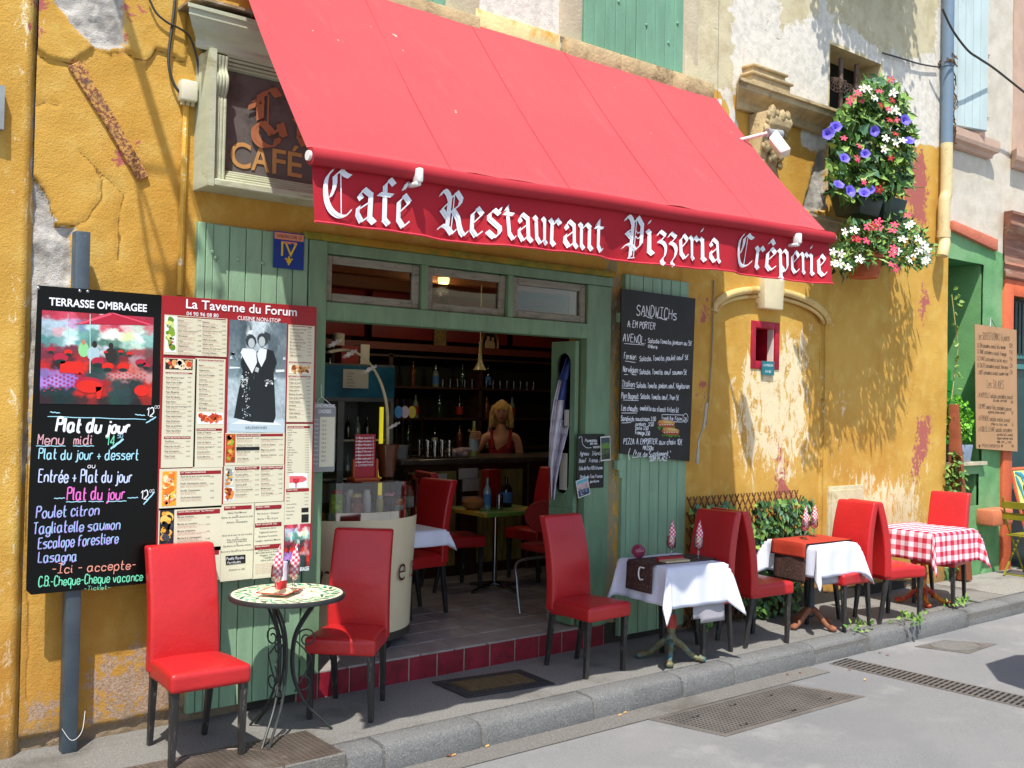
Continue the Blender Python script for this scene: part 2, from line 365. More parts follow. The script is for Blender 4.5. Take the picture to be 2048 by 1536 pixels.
# ================================================================ SURFACES
def fieldgrid(name,xs,zs,holes,dispf,fields,material,parent,Y0=0.):
    """wall face as a fine relief sheet: dispf(X,Z,fields)->y offset; fields -> point attributes"""
    X,Z=np.meshgrid(xs,zs,indexing='ij'); nx,nz=X.shape
    F=fields(X,Z); Yd=Y0+dispf(X,Z,F)
    co=np.stack([X,Yd,Z],-1).reshape(-1,3)
    i=np.arange(nx-1)[:,None]; j=np.arange(nz-1)[None,:]
    cx=(xs[:-1]+xs[1:])[:,None]/2; cz=(zs[:-1]+zs[1:])[None,:]/2; keep=np.ones((nx-1,nz-1),bool)
    for (a,b,c,d) in holes: keep&=~((cx>a)&(cx<b)&(cz>c)&(cz<d))
    q=np.stack([i*nz+j,(i+1)*nz+j,(i+1)*nz+j+1,i*nz+j+1],-1)[keep]
    me=bpy.data.meshes.new(name); me.vertices.add(len(co)); me.vertices.foreach_set('co',co.ravel())
    me.loops.add(q.size); me.loops.foreach_set('vertex_index',q.ravel().astype(np.int32))
    me.polygons.add(len(q)); me.polygons.foreach_set('loop_start',np.arange(0,q.size,4,dtype=np.int32)); me.polygons.foreach_set('loop_total',np.full(len(q),4,np.int32))
    me.update(calc_edges=True); me.polygons.foreach_set('use_smooth',np.ones(len(q),bool))
    for k,v in F.items():
        a=me.attributes.new(k,'FLOAT','POINT'); a.data.foreach_set('value',v.ravel().astype(np.float32))
    return link(name,me,parent,material)
def snap(lo,hi,step,extra):
    """coordinates with growing step, exact at the extras"""
    out=[lo]; x=lo
    while x<hi: x+=step(x) if callable(step) else step; out.append(min(x,hi))
    out=np.array(out)
    for e in extra:
        k=np.argmin(abs(out-e)); out[k]=e
    return np.unique(out)
def topx(X,Z,Y=0.):
    vx=X-CP[0]; vy=Y-CP[1]; vz=Z-CP[2]
    z=vx*FW[0]+vy*FW[1]+vz*FW[2]; return 1024+FPX*(vx*RT[0]+vy*RT[1]+vz*RT[2])/z, 768-FPX*(vx*UP[0]+vy*UP[1]+vz*UP[2])/z
def W2(p): v=W(*p); return (v.x,v.z)
def sdpoly(X,Z,poly,jit=.02,s=3,fr=9.):
    """signed distance (m, + inside) to a polygon surveyed on the wall, its edge roughened"""
    P=[W2(p) for p in poly]; n=len(P); ins=np.zeros(X.shape,bool); d=np.full(X.shape,9.)
    Xj=X+(fbm(X*fr,Z*fr,3,s)-.5)*jit*2; Zj=Z+(fbm(X*fr,Z*fr,3,s+50)-.5)*jit*2
    for i in range(n):
        (ax,az),(bx,bz)=P[i],P[(i+1)%n]
        c=((az>Zj)!=(bz>Zj)); den=(bz-az) if abs(bz-az)>1e-9 else 1e-9
        ins^=c&(Xj<(bx-ax)*(Zj-az)/den+ax)
        L=(bx-ax)**2+(bz-az)**2+1e-12; t=np.clip(((Xj-ax)*(bx-ax)+(Zj-az)*(bz-az))/L,0,1)
        d=np.minimum(d,np.hypot(Xj-ax-t*(bx-ax),Zj-az-t*(bz-az)))
    return np.where(ins,d,-d)
def sdline(X,Z,line,jit=.02,s=5):
    P=[W2(p) for p in line]; d=np.full(X.shape,9.)
    Xj=X+(fbm(X*12,Z*12,3,s)-.5)*jit*2; Zj=Z+(fbm(X*12,Z*12,3,s+9)-.5)*jit*2
    for (ax,az),(bx,bz) in zip(P[:-1],P[1:]):
        L=(bx-ax)**2+(bz-az)**2+1e-12; t=np.clip(((Xj-ax)*(bx-ax)+(Zj-az)*(bz-az))/L,0,1)
        d=np.minimum(d,np.hypot(Xj-ax-t*(bx-ax),Zj-az-t*(bz-az)))
    return d
BARE=[[(108,-30),(120,20),(135,45),(165,72),(190,98),(215,103),(247,97),(246,60),(240,-30)],
 [(27,330),(45,333),(75,362),(98,405),(103,430),(110,450),(128,452),(146,455),(142,500),(144,600),(80,640),(68,800),(60,870),(55,930),(40,900),(27,880)],
 [(1213,612),(1237,600),(1237,660),(1228,720),(1216,690)],[(1196,1215),(1240,1205),(1240,1310),(1200,1300)],
 [(1605,420),(1622,360),(1640,300),(1652,300),(1652,420)],[(1620,415),(1665,450),(1660,500),(1648,500),(1640,470)]]
PINK=[[(1815,300),(1848,300),(1858,360),(1852,440),(1838,470),(1822,430),(1806,380)],[(1845,560),(1858,600),(1848,650),(1838,620)],
 [(1835,830),(1862,830),(1860,900),(1842,930),(1832,980),(1820,960)],[(242,0),(262,0),(258,60),(248,98),(240,60)],[(1545,830),(1600,1000),(1560,1010)],
 [(60,0),(90,0),(80,60),(58,50)],[(1395,760),(1406,765),(1400,800),(1392,790)],[(1400,590),(1412,600),(1404,640)],[(148,132),(170,135),(260,300),(245,330)],
 [(1800,285),(1830,288),(1835,330),(1812,330)]]
PALE=[[(1500,640),(1640,640),(1640,960),(1470,960),(1455,800)],[(1470,900),(1600,880),(1620,980),(1490,980)],[(1850,880),(1870,880),(1868,960),(1845,950)],
 [(1665,760),(1700,760),(1690,960),(1660,960)],[(1690,930),(1850,930),(1860,1100),(1700,1100)],[(30,330),(45,1100),(30,1480),(22,1100)],[(40,30),(100,40),(100,70),(50,66)],[(130,0),(250,0),(250,40),(140,40)],
 [(1640,600),(1655,600),(1655,1050),(1640,1050)]]
UPPER=[(330,-1500),(2300,-1500),(1900,300),(1870,293),(1820,287),(1655,285),(1652,300),(1603,292),(1606,232),(1468,190),(1478,330),(1462,300),(1455,200),(1400,165),(1340,150),(1000,105),(700,35),(480,-15),(360,-60)]
CRACK=[[(30,105),(60,102),(95,120),(140,128),(160,130)],[(250,107),(275,122),(290,125),(305,112),(310,100),(340,112),(368,125)],[(30,202),(50,205),(70,212),(95,205),(115,210)],
 [(37,340),(60,345),(85,380),(102,405)],[(100,405),(112,452),(150,452),(175,440),(187,418)],[(187,418),(205,395),(203,360),(190,335),(160,300)],[(240,470),(236,520),(238,440),(246,390),(190,335)],
 [(1545,20),(1530,60),(1560,80)],[(1705,10),(1690,40),(1712,70),(1725,110)],[(1400,48),(1465,72)],[(1645,640),(1648,800),(1645,980)],[(60,860),(52,1000),(56,1200),(52,1400)],[(1795,800),(1815,830),(1830,760)]]
def arch(X):
    t=np.clip((X-7.255)/.785,-1,1); return 2.56+.23*np.sqrt(1-t*t)
def fac_fields(X,Z):
    f={}
    b=np.max([sdpoly(X,Z,p,.022,i) for i,p in enumerate(BARE)],0)
    low=.09-Z+.10*(fbm(X*2.2,Z*0+1,3,4)-.5)          # plaster gone along the foot of the wall
    b=np.maximum(b,np.where(X<9.9,low,-1)*1.)
    f['bare']=np.clip(b/.06,-2,2); f['pink']=np.clip(np.max([sdpoly(X,Z,p,.04,i+20) for i,p in enumerate(PINK)],0)/.08,-2,2)
    f['pale']=np.clip(np.max([sdpoly(X,Z,p,.06,i+40) for i,p in enumerate(PALE)],0)/.15,-2,2)
    up=sdpoly(X,Z,UPPER,.05,60); px,py=topx(X,Z)
    f['upper']=np.clip(up/.06,-2,2)
    f['crack']=np.clip(np.min([sdline(X,Z,l,.012,i) for i,l in enumerate(CRACK)],0)/.02,0,2)
    f['beige']=np.clip(np.max([sdpoly(X,Z,p,.03,i+70) for i,p in enumerate([[(1360,-200),(1468,-200),(1462,150),(1478,190),(1362,160)],[(1640,-400),(1880,-400),(1872,90),(1830,120),(1760,100),(1650,20)],[(1560,-300),(1640,-300),(1640,20),(1560,60)],[(920,40),(1125,100),(1125,125),(920,70)],[(340,-500),(640,-500),(700,35),(480,-10)]])],0)/.08,-2,2)
    f['layer']=np.clip(sdpoly(X,Z,[(28,100),(60,98),(95,118),(140,128),(185,98),(215,105),(248,98),(275,122),(290,129),(305,115),(312,100),(345,112),(372,128),(378,-300),(28,-300)],.012,91,14.)/.03,-1,1)*(X<2.3)
    f['flake']=np.clip(np.maximum(sdpoly(X,Z,[(172,1335),(240,1310),(302,1285),(385,1280),(385,1470),(165,1495),(190,1400)],.05,88),sdpoly(X,Z,[(40,1400),(125,1380),(125,1500),(38,1500)],.05,89))/.12,-2,1)
    f['niche']=((X>6.47)&(X<8.04)&(Z<arch(X))).astype(float)
    f['peel']=np.clip(np.minimum((5.42-X),(X-5.24))/.06,-2,2)
    return f
def fac_disp(X,Z,F):
    y=F['niche']*.035+.0
    b=np.clip(F['bare']*2.2+.5,0,1); b=b*b*(3-2*b)
    y=y-np.where(F['layer']>0,.016,0)*np.clip(F['layer']*4,0,1)+b*(.022+.030*(fbm(X*9,Z*9,4,3)-.5)+.022*np.abs(fbm(X*22,Z*22,2,8)-.5))
    y=y+(fbm(X*1.5,Z*1.5,3,2)-.5)*.013+(fbm(X*7,Z*7,3,6)-.5)*.006
    y=y+np.where(F['crack']<1,(1-F['crack'])*.004,0)
    y=y+np.where((X>6.05)&(X<6.47),-.015,0)+np.where((X>8.04)&(X<8.09),.01,0)
    return y
def plaster_material():
    N=NT('ochre_plaster'); b=N.b
    big=N.noise(.9,5,.6); mid=N.noise(5,6,.65); fine=N.noise(45,5,.7); mot=N.noise(14,6,.7,.4)
    yel=N.mix(N.ramp(big,.35,.65),srgb('d0a44d'),srgb('c0913d')); yel=N.mix(N.ramp(mid,.45,.75,0,.55),yel,srgb('dabd6c'))
    streak=N.noise(3,6,.7,.2,map=(2.2,1,.35)); yel=N.mix(N.ramp(streak,.55,.78,0,.45),yel,srgb('ab7c38'))
    def thr(a,amp,noise,lo=-.12,hi=.12): return N.ramp(N.math('MULTIPLY_ADD',N.math('SUBTRACT',noise,.5),amp,N.attr(a)),lo,hi)
    white=N.mix(N.ramp(mot,.4,.65),srgb('e2dccf'),srgb('cbc6bb')); 
    drip=N.noise(2.5,6,.7,.3,map=(3,1,.4)); white=N.mix(N.ramp(drip,.5,.75,0,.5),white,srgb('c9b98e'))
    beige=N.mix(N.ramp(mid,.4,.65),srgb('cdc3a2'),srgb('bcb08e'))
    up=N.mix(thr('beige',7.,N.noise(7,8,.75)),white,beige)
    c=N.mix(thr('upper',1.6,mot),yel,up)
    c=N.mix(N.ramp(N.math('MULTIPLY_ADD',N.math('SUBTRACT',mot,.5),9.,N.attr('pink')),.2,.6),c,srgb('b0645a'))
    sp=N.noise(8,10,.8,.6,map=(1.6,1,.7)); c=N.mix(N.ramp(N.math('MULTIPLY_ADD',N.math('SUBTRACT',sp,.58),12.,N.attr('pale')),.1,.9,0,.85),c,srgb('efe2bd'))
    # small chips anywhere on the paint
    chip=N.noise(11,8,.75,.2); c=N.mix(N.ramp(chip,.70,.73,0,.8),c,srgb('b9837a')); chip2=N.noise(23,6,.75); c=N.mix(N.ramp(chip2,.735,.76,0,.9),c,srgb('e8dcbc'))
    stone=N.mix(N.ramp(mid,.35,.65),srgb('cfcbc4'),srgb('9a9690')); stone=N.mix(N.ramp(fine,.45,.75,0,.4),stone,srgb('bfae88'))
    c=N.mix(N.ramp(N.math('MULTIPLY_ADD',N.math('SUBTRACT',N.noise(22,8,.8,.3),.5),2.2,N.attr('bare')),-.1,.1),c,stone)
    fk=N.ramp(N.math('ADD',N.math('MULTIPLY',N.math('SUBTRACT',N.noise(13,9,.78,.5),.49),10.),N.attr('flake')),.35,.65); c=N.mix(N.math('MULTIPLY',fk,N.ramp(N.attr('flake'),-.9,-.1)),c,N.mix(N.ramp(N.noise(70,5,.8),.4,.6),srgb('c2beb8'),srgb('8b8781')))
    c=N.mix(N.ramp(N.attr('crack'),.1,.35,.7,0),c,srgb('5a3c1c'))
    # orange-brown shade tone painted low down, damp grey foot of the wall
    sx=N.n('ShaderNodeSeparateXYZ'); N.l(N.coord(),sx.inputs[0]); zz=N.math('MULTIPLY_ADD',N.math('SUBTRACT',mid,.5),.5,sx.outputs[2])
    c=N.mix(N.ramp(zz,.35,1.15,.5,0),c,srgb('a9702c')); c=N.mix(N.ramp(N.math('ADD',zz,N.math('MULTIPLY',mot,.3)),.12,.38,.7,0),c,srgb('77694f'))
    pk=N.noise(30,6,.7,.3,map=(1,1,.35)); c=N.mix(N.ramp(N.math('MULTIPLY_ADD',N.math('SUBTRACT',pk,.55),8.,N.attr('peel')),0,.3,0,.9),c,srgb('8f8a6d'))
    N.l(c,b.inputs['Base Color']); b.inputs['Roughness'].default_value=.85; b.inputs['Specular IOR Level'].default_value=.25
    h=N.math('MULTIPLY_ADD',fine,.5,N.math('MULTIPLY',N.noise(110,4,.7),.5)); h=N.math('ADD',h,N.math('MULTIPLY',mid,.35)); h=N.math('ADD',h,N.math('MULTIPLY',N.ramp(N.attr('bare'),-.3,.3),N.noise(55,6,.8))); N.bump(h,.7,.011)
    return N.m
# ---------------------------------------------------------------- building shell
cafe=thing('cafe_building','ochre yellow plastered café building with peeling patches, shop opening and beige upper storey','building',(1.28,0,0))
HOL=[(2.79,5.30,-.2,2.73),(8.05,8.90,3.75,5.14)]
rw=[W(1508,640,.0),W(1563,740,.0)]; RWX0,RWX1,RWZ1,RWZ0=rw[0].x,rw[1].x,rw[0].z,rw[1].z
HOL.append((RWX0+.06,RWX1-.06,RWZ0+.06,RWZ1-.05))
xs=snap(1.28,10.22,lambda x:.0095+.0016*(x-1.28),[2.79,5.30,8.05,8.90,6.05,6.47,8.04,RWX0+.06,RWX1-.06]); 
xs=np.unique(np.concatenate([xs,[6.468,6.472,8.038,8.042,6.048]]))
zs=snap(-.05,6.7,lambda z:.014 if z<4.4 else .03,[2.73,3.75,5.14,RWZ0+.06,RWZ1-.05])
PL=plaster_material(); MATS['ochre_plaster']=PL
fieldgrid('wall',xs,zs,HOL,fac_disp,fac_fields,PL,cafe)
# solid body behind the plaster face (so that it has thickness from any side)
ochre=mat('ochre_return','cc8a28',.85,.2,4,.5,60,dirt='8f6a34'); dark=mat('dark_void','15120e',.9); plw=mat('plain_plaster','c9b98e',.85,.15,3,.4,70)
m=MB(); m.box(1.28,2.79,.07,.45,-.05,6.7).box(2.792,5.298,.07,.45,2.735,6.7).box(5.30,6.40,.07,.45,-.05,6.7).box(6.402,6.98,.17,.45,-.05,6.7).box(7.42,8.048,.17,.45,-.05,6.7).box(6.982,7.418,.17,.45,-.05,RWZ0).box(6.982,7.418,.17,.45,RWZ1,6.7)
m.box(8.05,10.2,.07,.45,-.05,3.74).box(8.902,10.2,.07,.45,3.742,6.7).box(8.052,8.9,.07,.45,5.15,6.7)
m.build('wall_core',ochre,cafe)
for a,b in ((2.788,2.83),(5.26,5.302)): m=MB(); m.box(a,b,.012,.4,0,2.73); m.build('door_reveal',ochre,cafe)
# dark window upstairs with iron bars and little fan lights
m=MB(); m.box(8.04,8.92,.30,.34,3.7,5.2); m.build('window_recess',dark,cafe)
m=MB(); m.box(8.03,8.05,.0,.31,3.75,5.14).box(8.90,8.92,.0,.31,3.75,5.14).box(8.03,8.92,.0,.31,5.14,5.17); m.build('window_reveal',plw,cafe)
rust=mat('rusty_iron','6b5546',.75,.35,20,.5,90,.4,dirt='8a7f74'); blk=mat('black_iron','1c1b1b',.5,.2,12,.2,80,.6)
for x in (8.36,8.62):
    m=MB(); m.tube([(x,.09,3.8),(x,.09,5.1)],.022,8); o=m.build('window_bar',rust,cafe,smooth=True)
m=MB()
for cx,cz,r,a0 in ((8.22,4.82,.17,200),(8.50,4.80,.19,180),(8.84,4.86,.2,150)):
    for k in range(9):
        a=R(a0+k*20); m.tube([(cx,.05,cz+.06),(cx+r*math.cos(a),.05,cz+.06+r*math.sin(a)*.8)],.004,4)
    for rr in (.5,.75,1.): m.tube([(cx+r*rr*math.cos(R(a0+k*16)),.05,cz+.06+r*rr*math.sin(R(a0+k*16))*.8) for k in range(11)],.004,4)
o=m.build('iron_fan_grille',rust,cafe)
# red framed little window in the niche with its name plate
redp=mat('crimson_paint','a3142c',.5,.2,9,.3,70,dirt='5d1420',dlo=.6,dhi=.8)
fr=MB(); x0,x1,z0,z1=RWX0,RWX1,RWZ0,RWZ1
YW=-.10
m=MB(); t_=.062
m.box(x0,x0+t_,.022,.30,z0,z1).box(x1-t_,x1,.022,.30,z0,z1).box(x0+t_,x1-t_,.022,.30,z1-.06,z1).box(x0+t_,x1-t_,.022,.30,z0,z0+.07)
wn=m.build('small_window',redp,cafe,bev=.006)
m=MB(); m.box(x0+.03,x1-.03,.3,.32,z0+.03,z1-.03); m.build('recess_back',dark,wn)
m=MB(); m.box(x1-t_-.012,x1-t_-.002,.04,.10,z0+.07,z1-.06); m.build('casement',mat('white_paint','d8d4c8',.5),wn)
teal=mat('teal_plate','1f6f78',.4)
m=MB(); pz=z0-.015; m.box(x0+.13,x0+.30,.008,.016,pz-.035,pz+.085); o=m.build('name_plate',teal,wn)
m=MB(); put_text(m,'LA MAISON',x0+.215,pz+.04,.022,.0065,.13,align='c'); put_text(m,'N 9 BIS',x0+.215,pz-.015,.022,.0065,.08,align='c'); m.build('lettering',mat('white_print','e8eef0',.5),o)
# stone dressings
lime=mat('limestone','b9a37a',.85,.22,5,.7,50,dirt='6e5a3c',ds=4); lime2=mat('pale_stone','e0d4b0',.8,.12,4,.35,50,dirt='a8935f',dlo=.6,dhi=.8); cream=mat('cream_stone','e6dab4',.8,.1,4,.3,50,dirt='b59a58',dlo=.58,dhi=.75)
def mould(prof,x0,x1,ret=True):   # profile [(y,z)] swept along x with mitred ends
    m=MB(); n=len(prof); k=1. if ret else 0.
    ym=max(p[0] for p in prof)
    A=[(x0+k*(y-prof[0][0]) if False else x0-k*(-y),y,z) for y,z in prof]; B=[(x1+k*(-y),y,z) for y,z in prof]
    m.add(A+B,[(i,i+1,n+i+1,n+i) for i in range(n-1)])
    m.add([(x0,0.0,prof[0][1])]+A+[(x0,0.0,prof[-1][1])],[tuple(range(n+2))]); m.add([(x1,0.0,prof[0][1])]+B+[(x1,0.0,prof[-1][1])],[tuple(reversed(range(n+2)))])
    return m
pr=[(-.01,4.27),(-.04,4.275),(-.05,4.30),(-.045,4.33),(-.08,4.36),(-.13,4.385),(-.15,4.40),(-.15,4.44),(-.17,4.45),(-.17,4.475),(-.03,4.485)]
o=mould(pr,6.72,7.95).build('stone_cornice',lime,cafe)
m=MB(); m.box(6.78,7.30,-.12,.0,4.475,4.56).box(6.76,7.32,-.14,.0,4.558,4.585).box(6.80,7.24,-.11,0,4.583,4.63).box(6.78,7.26,-.13,0,4.628,4.655); m.build('stone_block',lime,cafe,bev=.01)
pr=[(-.01,3.30),(-.05,3.31),(-.06,3.34),(-.05,3.36),(-.09,3.42),(-.10,3.47),(-.13,3.48),(-.13,3.50),(-.02,3.505)]
mould(pr,7.72,8.0).build('stone_cornice',mat('grey_stone','aba184',.85,.15,6,.4,60),cafe)
# carved bracket: scroll block with leaves
m=MB(); m.prism([(0,4.26),(-.20,4.26),(-.24,4.21),(-.235,4.14),(-.19,4.10),(-.155,4.04),(-.12,3.92),(-.10,3.78),(-.06,3.70),(0,3.68)],6.88,7.16,'yz')
for i in range(46):
    t=rng.random(); xx=6.87+.30*rng.random(); zz=4.26-.42*t; yy=-.23+.10*t
    m.sphere((xx,yy,zz),.018+.02*rng.random(),7,5,(1.2,.8,1.6),)
m.build('carved_bracket',lime,cafe,bev=.012)
# keystone and the arched hood over the niche
m=MB(); m.hexa([(7.075,-.06,2.63),(7.325,-.06,2.63),(7.325,.04,2.63),(7.075,.04,2.63)],[(7.05,-.06,3.2),(7.36,-.06,3.2),(7.36,.04,3.2),(7.05,.04,3.2)]); m.build('keystone',cream,cafe,bev=.008)
for side in (0,1):
    m=MB(); P=[]; P2=[]
    for k in range(23):
        a=math.pi*(1-k/22) ; x=7.255+.80*math.cos(a); z=2.56+.235*math.sin(a)
        if (side==0 and x<7.09) or (side==1 and x>7.30): P.append((x,-.018,z)); P2.append((7.255+.745*math.cos(a),-.004,2.552+.185*math.sin(a)))
    m.tube(P,.032,10,flat=.8); m.tube(P2,.016,8); m.build('arch_moulding',mat('painted_moulding','d2b878',.8,.12,4,.3,50,dirt='c08a3a',dlo=.5,dhi=.7),cafe,smooth=True)
# sills and bands above the awning
m=MB(); m.box(3.0,3.98,-.09,.0,4.20,4.34); m.build('window_sill',lime,cafe,bev=.015)
m=MB(); m.box(3.99,4.74,-.02,.0,4.22,4.42); m.build('string_band',mat('cream_band','d8c48e',.85,.15,4,.5,50,dirt='c9952f',dlo=.5,dhi=.65),cafe,bev=.008)
for a,b in ((4.76,5.30),(5.305,5.86),(5.865,6.36)):
    m=MB(); m.box(a,b,-.075,.0,4.26,4.40); m.build('window_sill',lime,cafe,bev=.014)
greyst=mat('jamb_stone','cfc4a6',.85,.14,3,.35,50,dirt='a4916a',dlo=.6,dhi=.8)
for a,b,z0,z1 in ((3.74,4.02,4.35,6.7),(4.74,4.955,4.41,6.7),(6.03,6.22,4.41,6.7)):
    m=MB(); m.box(a,b,-.014,.0,z0,z1); m.build('window_surround',greyst,cafe,bev=.006)
# ---- planked shutters
gpaint=mat('sage_green_paint','86a888',.55,.10,5,.25,70,dirt='4f6e55',ds=7,dlo=.62,dhi=.8,objvar=.05,map=(3,3,.6)); gpaint2=mat('upper_green_paint','6f9c80',.6,.12,4,.3,70,dirt='c7cfc0',ds=16,dlo=.7,dhi=.78,objvar=.05,map=(2,2,.6))
def shutter(x0,x1,z0,z1,y,n,paint,parent,frame=True,rivets=(),ledge=None):
    m=MB(); m.box(x0,x1,y+.014,y+.04,z0,z1); sh=m.build('shutter',paint,parent)
    fw=(x1-x0)*.13 if frame else 0
    if frame:
        for a,b in ((x0,x0+fw*.5),(x0+fw*.55,x0+fw)):
            m=MB(); m.box(a,b,y-.004,y+.014,z0,z1); m.build('stile',paint,sh,bev=.004,seg=1)
    pw=(x1-x0-fw)/n
    for i in range(n):
        m=MB(); a=x0+fw+i*pw; dz=random.uniform(-.004,.004)
        m.box(a+.0025,a+pw-.0025,y+random.uniform(-.0015,.0015),y+.014,z0+.004,z1-.004+dz*0); m.build('plank',paint,sh,bev=.003,seg=1)
    for rx,rz_ in rivets: m=MB(); m.sphere((rx,y-.002,rz_),.013,8,6,(1,.7,1)); m.build('rivet',paint,sh,smooth=True)
    return sh
s1=shutter(2.117,2.787,.055,2.75,-.035,6,gpaint,cafe,rivets=((2.22,2.56),(2.35,2.565),(2.50,2.56),(2.20,2.59)))
s2=shutter(5.418,6.132,.05,2.77,-.035,6,gpaint,cafe)
for z in (2.40,1.30,.32): m=MB(); m.box(5.345,5.43,-.06,-.02,z,z+.07).tube([(5.385,-.05,z-.06),(5.385,-.05,z+.13)],.018,8); m.build('hinge',gpaint,s2)
shutter(4.958,5.49,4.41,6.7,-.03,5,gpaint2,cafe,frame=False,rivets=((5.1,4.9),(5.3,4.8)))
shutter(5.495,6.025,4.41,6.7,-.03,5,gpaint2,cafe,frame=False,rivets=((5.6,4.7),(5.85,4.62),(5.95,4.8)))
shutter(3.22,3.735,4.345,6.7,-.03,5,gpaint2,cafe,frame=False)
# ---- door frame with three top lights
gdoor=mat('door_green_paint','6d8c6c',.5,.12,4,.2,60,dirt='55714f',ds=5,dlo=.55,dhi=.75,map=(3,3,.7)); wgrey=mat('weathered_grey_wood','8b8c7c',.7,.15,5,.35,80,dirt='5f6153',ds=9,map=(1,1,4))
olive=mat('olive_moss_trim','7d7a22',.8,.3,9,.5,80,dirt='9c7416',dlo=.45,dhi=.6)
m=MB(); m.box(2.792,2.91,-.045,.10,.16,2.73).box(5.055,5.295,-.02,.10,.155,2.66).box(2.91,5.295,-.03,.10,2.662,2.73).box(2.91,5.055,-.028,.10,2.262,2.372); dfr=m.build('door_frame',gdoor,cafe,bev=.005,seg=1)
m=MB(); m.prism([(2.75,2.73),(5.31,2.73),(5.31,2.765),(5.30,2.775),(2.75,2.775)],-.055,.02); m.build('drip_moulding',olive,dfr,bev=.008)
for a,b in ((3.60,3.65),(4.31,4.355)): m=MB(); m.box(a,b,-.02,.09,2.374,2.66); m.build('mullion',gdoor,dfr)
pane=clearglass('window_glass',(.75,.72,.65),.04)
for i,(a,b,t) in enumerate(((2.915,3.597,0),(3.652,4.307,.05),(4.357,5.05,0))):
    z0,z1=2.376,2.658; mm=T(0,.02,z1)@RX(t)@T(0,-.02,-z1)
    m=MB(); q=.052; m.box(a,a+q,.0,.045,z0,z1,mm).box(b-q,b,.0,.045,z0,z1,mm).box(a+q,b-q,.0,.045,z0,z0+q,mm).box(a+q,b-q,.0,.045,z1-q,z1,mm); fo=m.build('transom_window',wgrey,cafe,bev=.006,seg=1)
    m=MB(); m.box(a+q-.005,b-q+.005,.02,.026,z0+q-.005,z1-q+.005,mm); m.build('pane',pane,fo)
# ---- red riser tiles and floor
grout=mat('grout','a59b8b',.9,.2,20,.5,90); redt=mat('oxblood_tile','7d1a2a',.35,.25,8,.2,60,dirt='4f1a20',ds=6,dlo=.5,dhi=.75,objvar=.12)
m=MB(); m.box(2.79,5.30,.006,.25,-.02,.155); step=m.build('door_step',grout,cafe)
ed=[2.79]+[2.93+.2165*i for i in range(11)]+[5.296]
for a,b in zip(ed[:-1],ed[1:]):
    if b-a<.03: continue
    m=MB(); m.box(a+.006,b-.006,-.004+random.uniform(-.002,.002),.008,-.005,.150+random.uniform(-.004,.002)); m.build('riser_tile',redt,step,bev=.003,seg=1)
# iron tie, pinned flat in a groove of the left wall
m=MB(); A=W(147,128,-.008); B=W(286,358,-.008); C_=W(218,240,-.008)
def bar(m,a,b,wd,y0,y1):
    d=(b-a).normalized(); n=Vector((-d.z,0,d.x))*wd/2
    m.hexa([(a+n)+Vector((0,y0,0)),(a-n)+Vector((0,y0,0)),(b-n)+Vector((0,y0,0)),(b+n)+Vector((0,y0,0))],[(a+n)+Vector((0,y1,0)),(a-n)+Vector((0,y1,0)),(b-n)+Vector((0,y1,0)),(b+n)+Vector((0,y1,0))])
N=NT('flaking_rust'); c=N.mix(N.ramp(N.noise(70,6,.7),.46,.54),srgb('c7944c'),srgb('7a4c34')); c=N.mix(N.ramp(N.noise(7,4,.6),.55,.7,0,.8),c,srgb('4e4440')); N.l(c,N.b.inputs['Base Color']); N.b.inputs['Roughness'].default_value=.8; N.bump(N.noise(70,6,.7),.6,.006); MATS['flaking_rust']=N.m
bar(m,A,C_,.070,-.012,.01); bar(m,C_,B,.066,-.016,.008); m.build('iron_tie',N.m,cafe,bev=.004,seg=1)
m=MB(); m.box(W(0,190,-.05).x-.3,W(6,190,-.05).x,-.09,-.03,W(3,262,-.05).z,W(3,175,-.05).z); m.build('cable_cover',mat('grey_cover','8c9190',.5),cafe)
# left pilaster strip of the next house
nb0=thing('adjoining_house','plain ochre plastered house wall at the far left edge, cracked along its joint','building',(-.4,-.03,0))
def f2(X,Z):
    f=fac_fields(X,Z); f['bare']=np.clip(((.05-np.abs(X-1.275)*2.2)+.10*(fbm(X*12,Z*4,3,3)-.5)*1.5-.03)/.05,-2,2); f['niche']=X*0; f['layer']=X*0-1; f['crack']=X*0+2; f['peel']=X*0-2; f['upper']=X*0-2
    f['pale']=np.clip((.10-np.abs(X-1.22))/.1,-2,1)-.3; return f
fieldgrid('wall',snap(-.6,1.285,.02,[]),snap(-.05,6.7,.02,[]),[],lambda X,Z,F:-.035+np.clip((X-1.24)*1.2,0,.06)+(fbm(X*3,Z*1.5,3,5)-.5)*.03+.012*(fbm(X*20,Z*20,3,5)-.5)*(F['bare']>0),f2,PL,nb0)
m=MB(); m.box(-.6,1.27,.02,.4,-.05,6.7); m.build('wall_core',ochre,nb0)
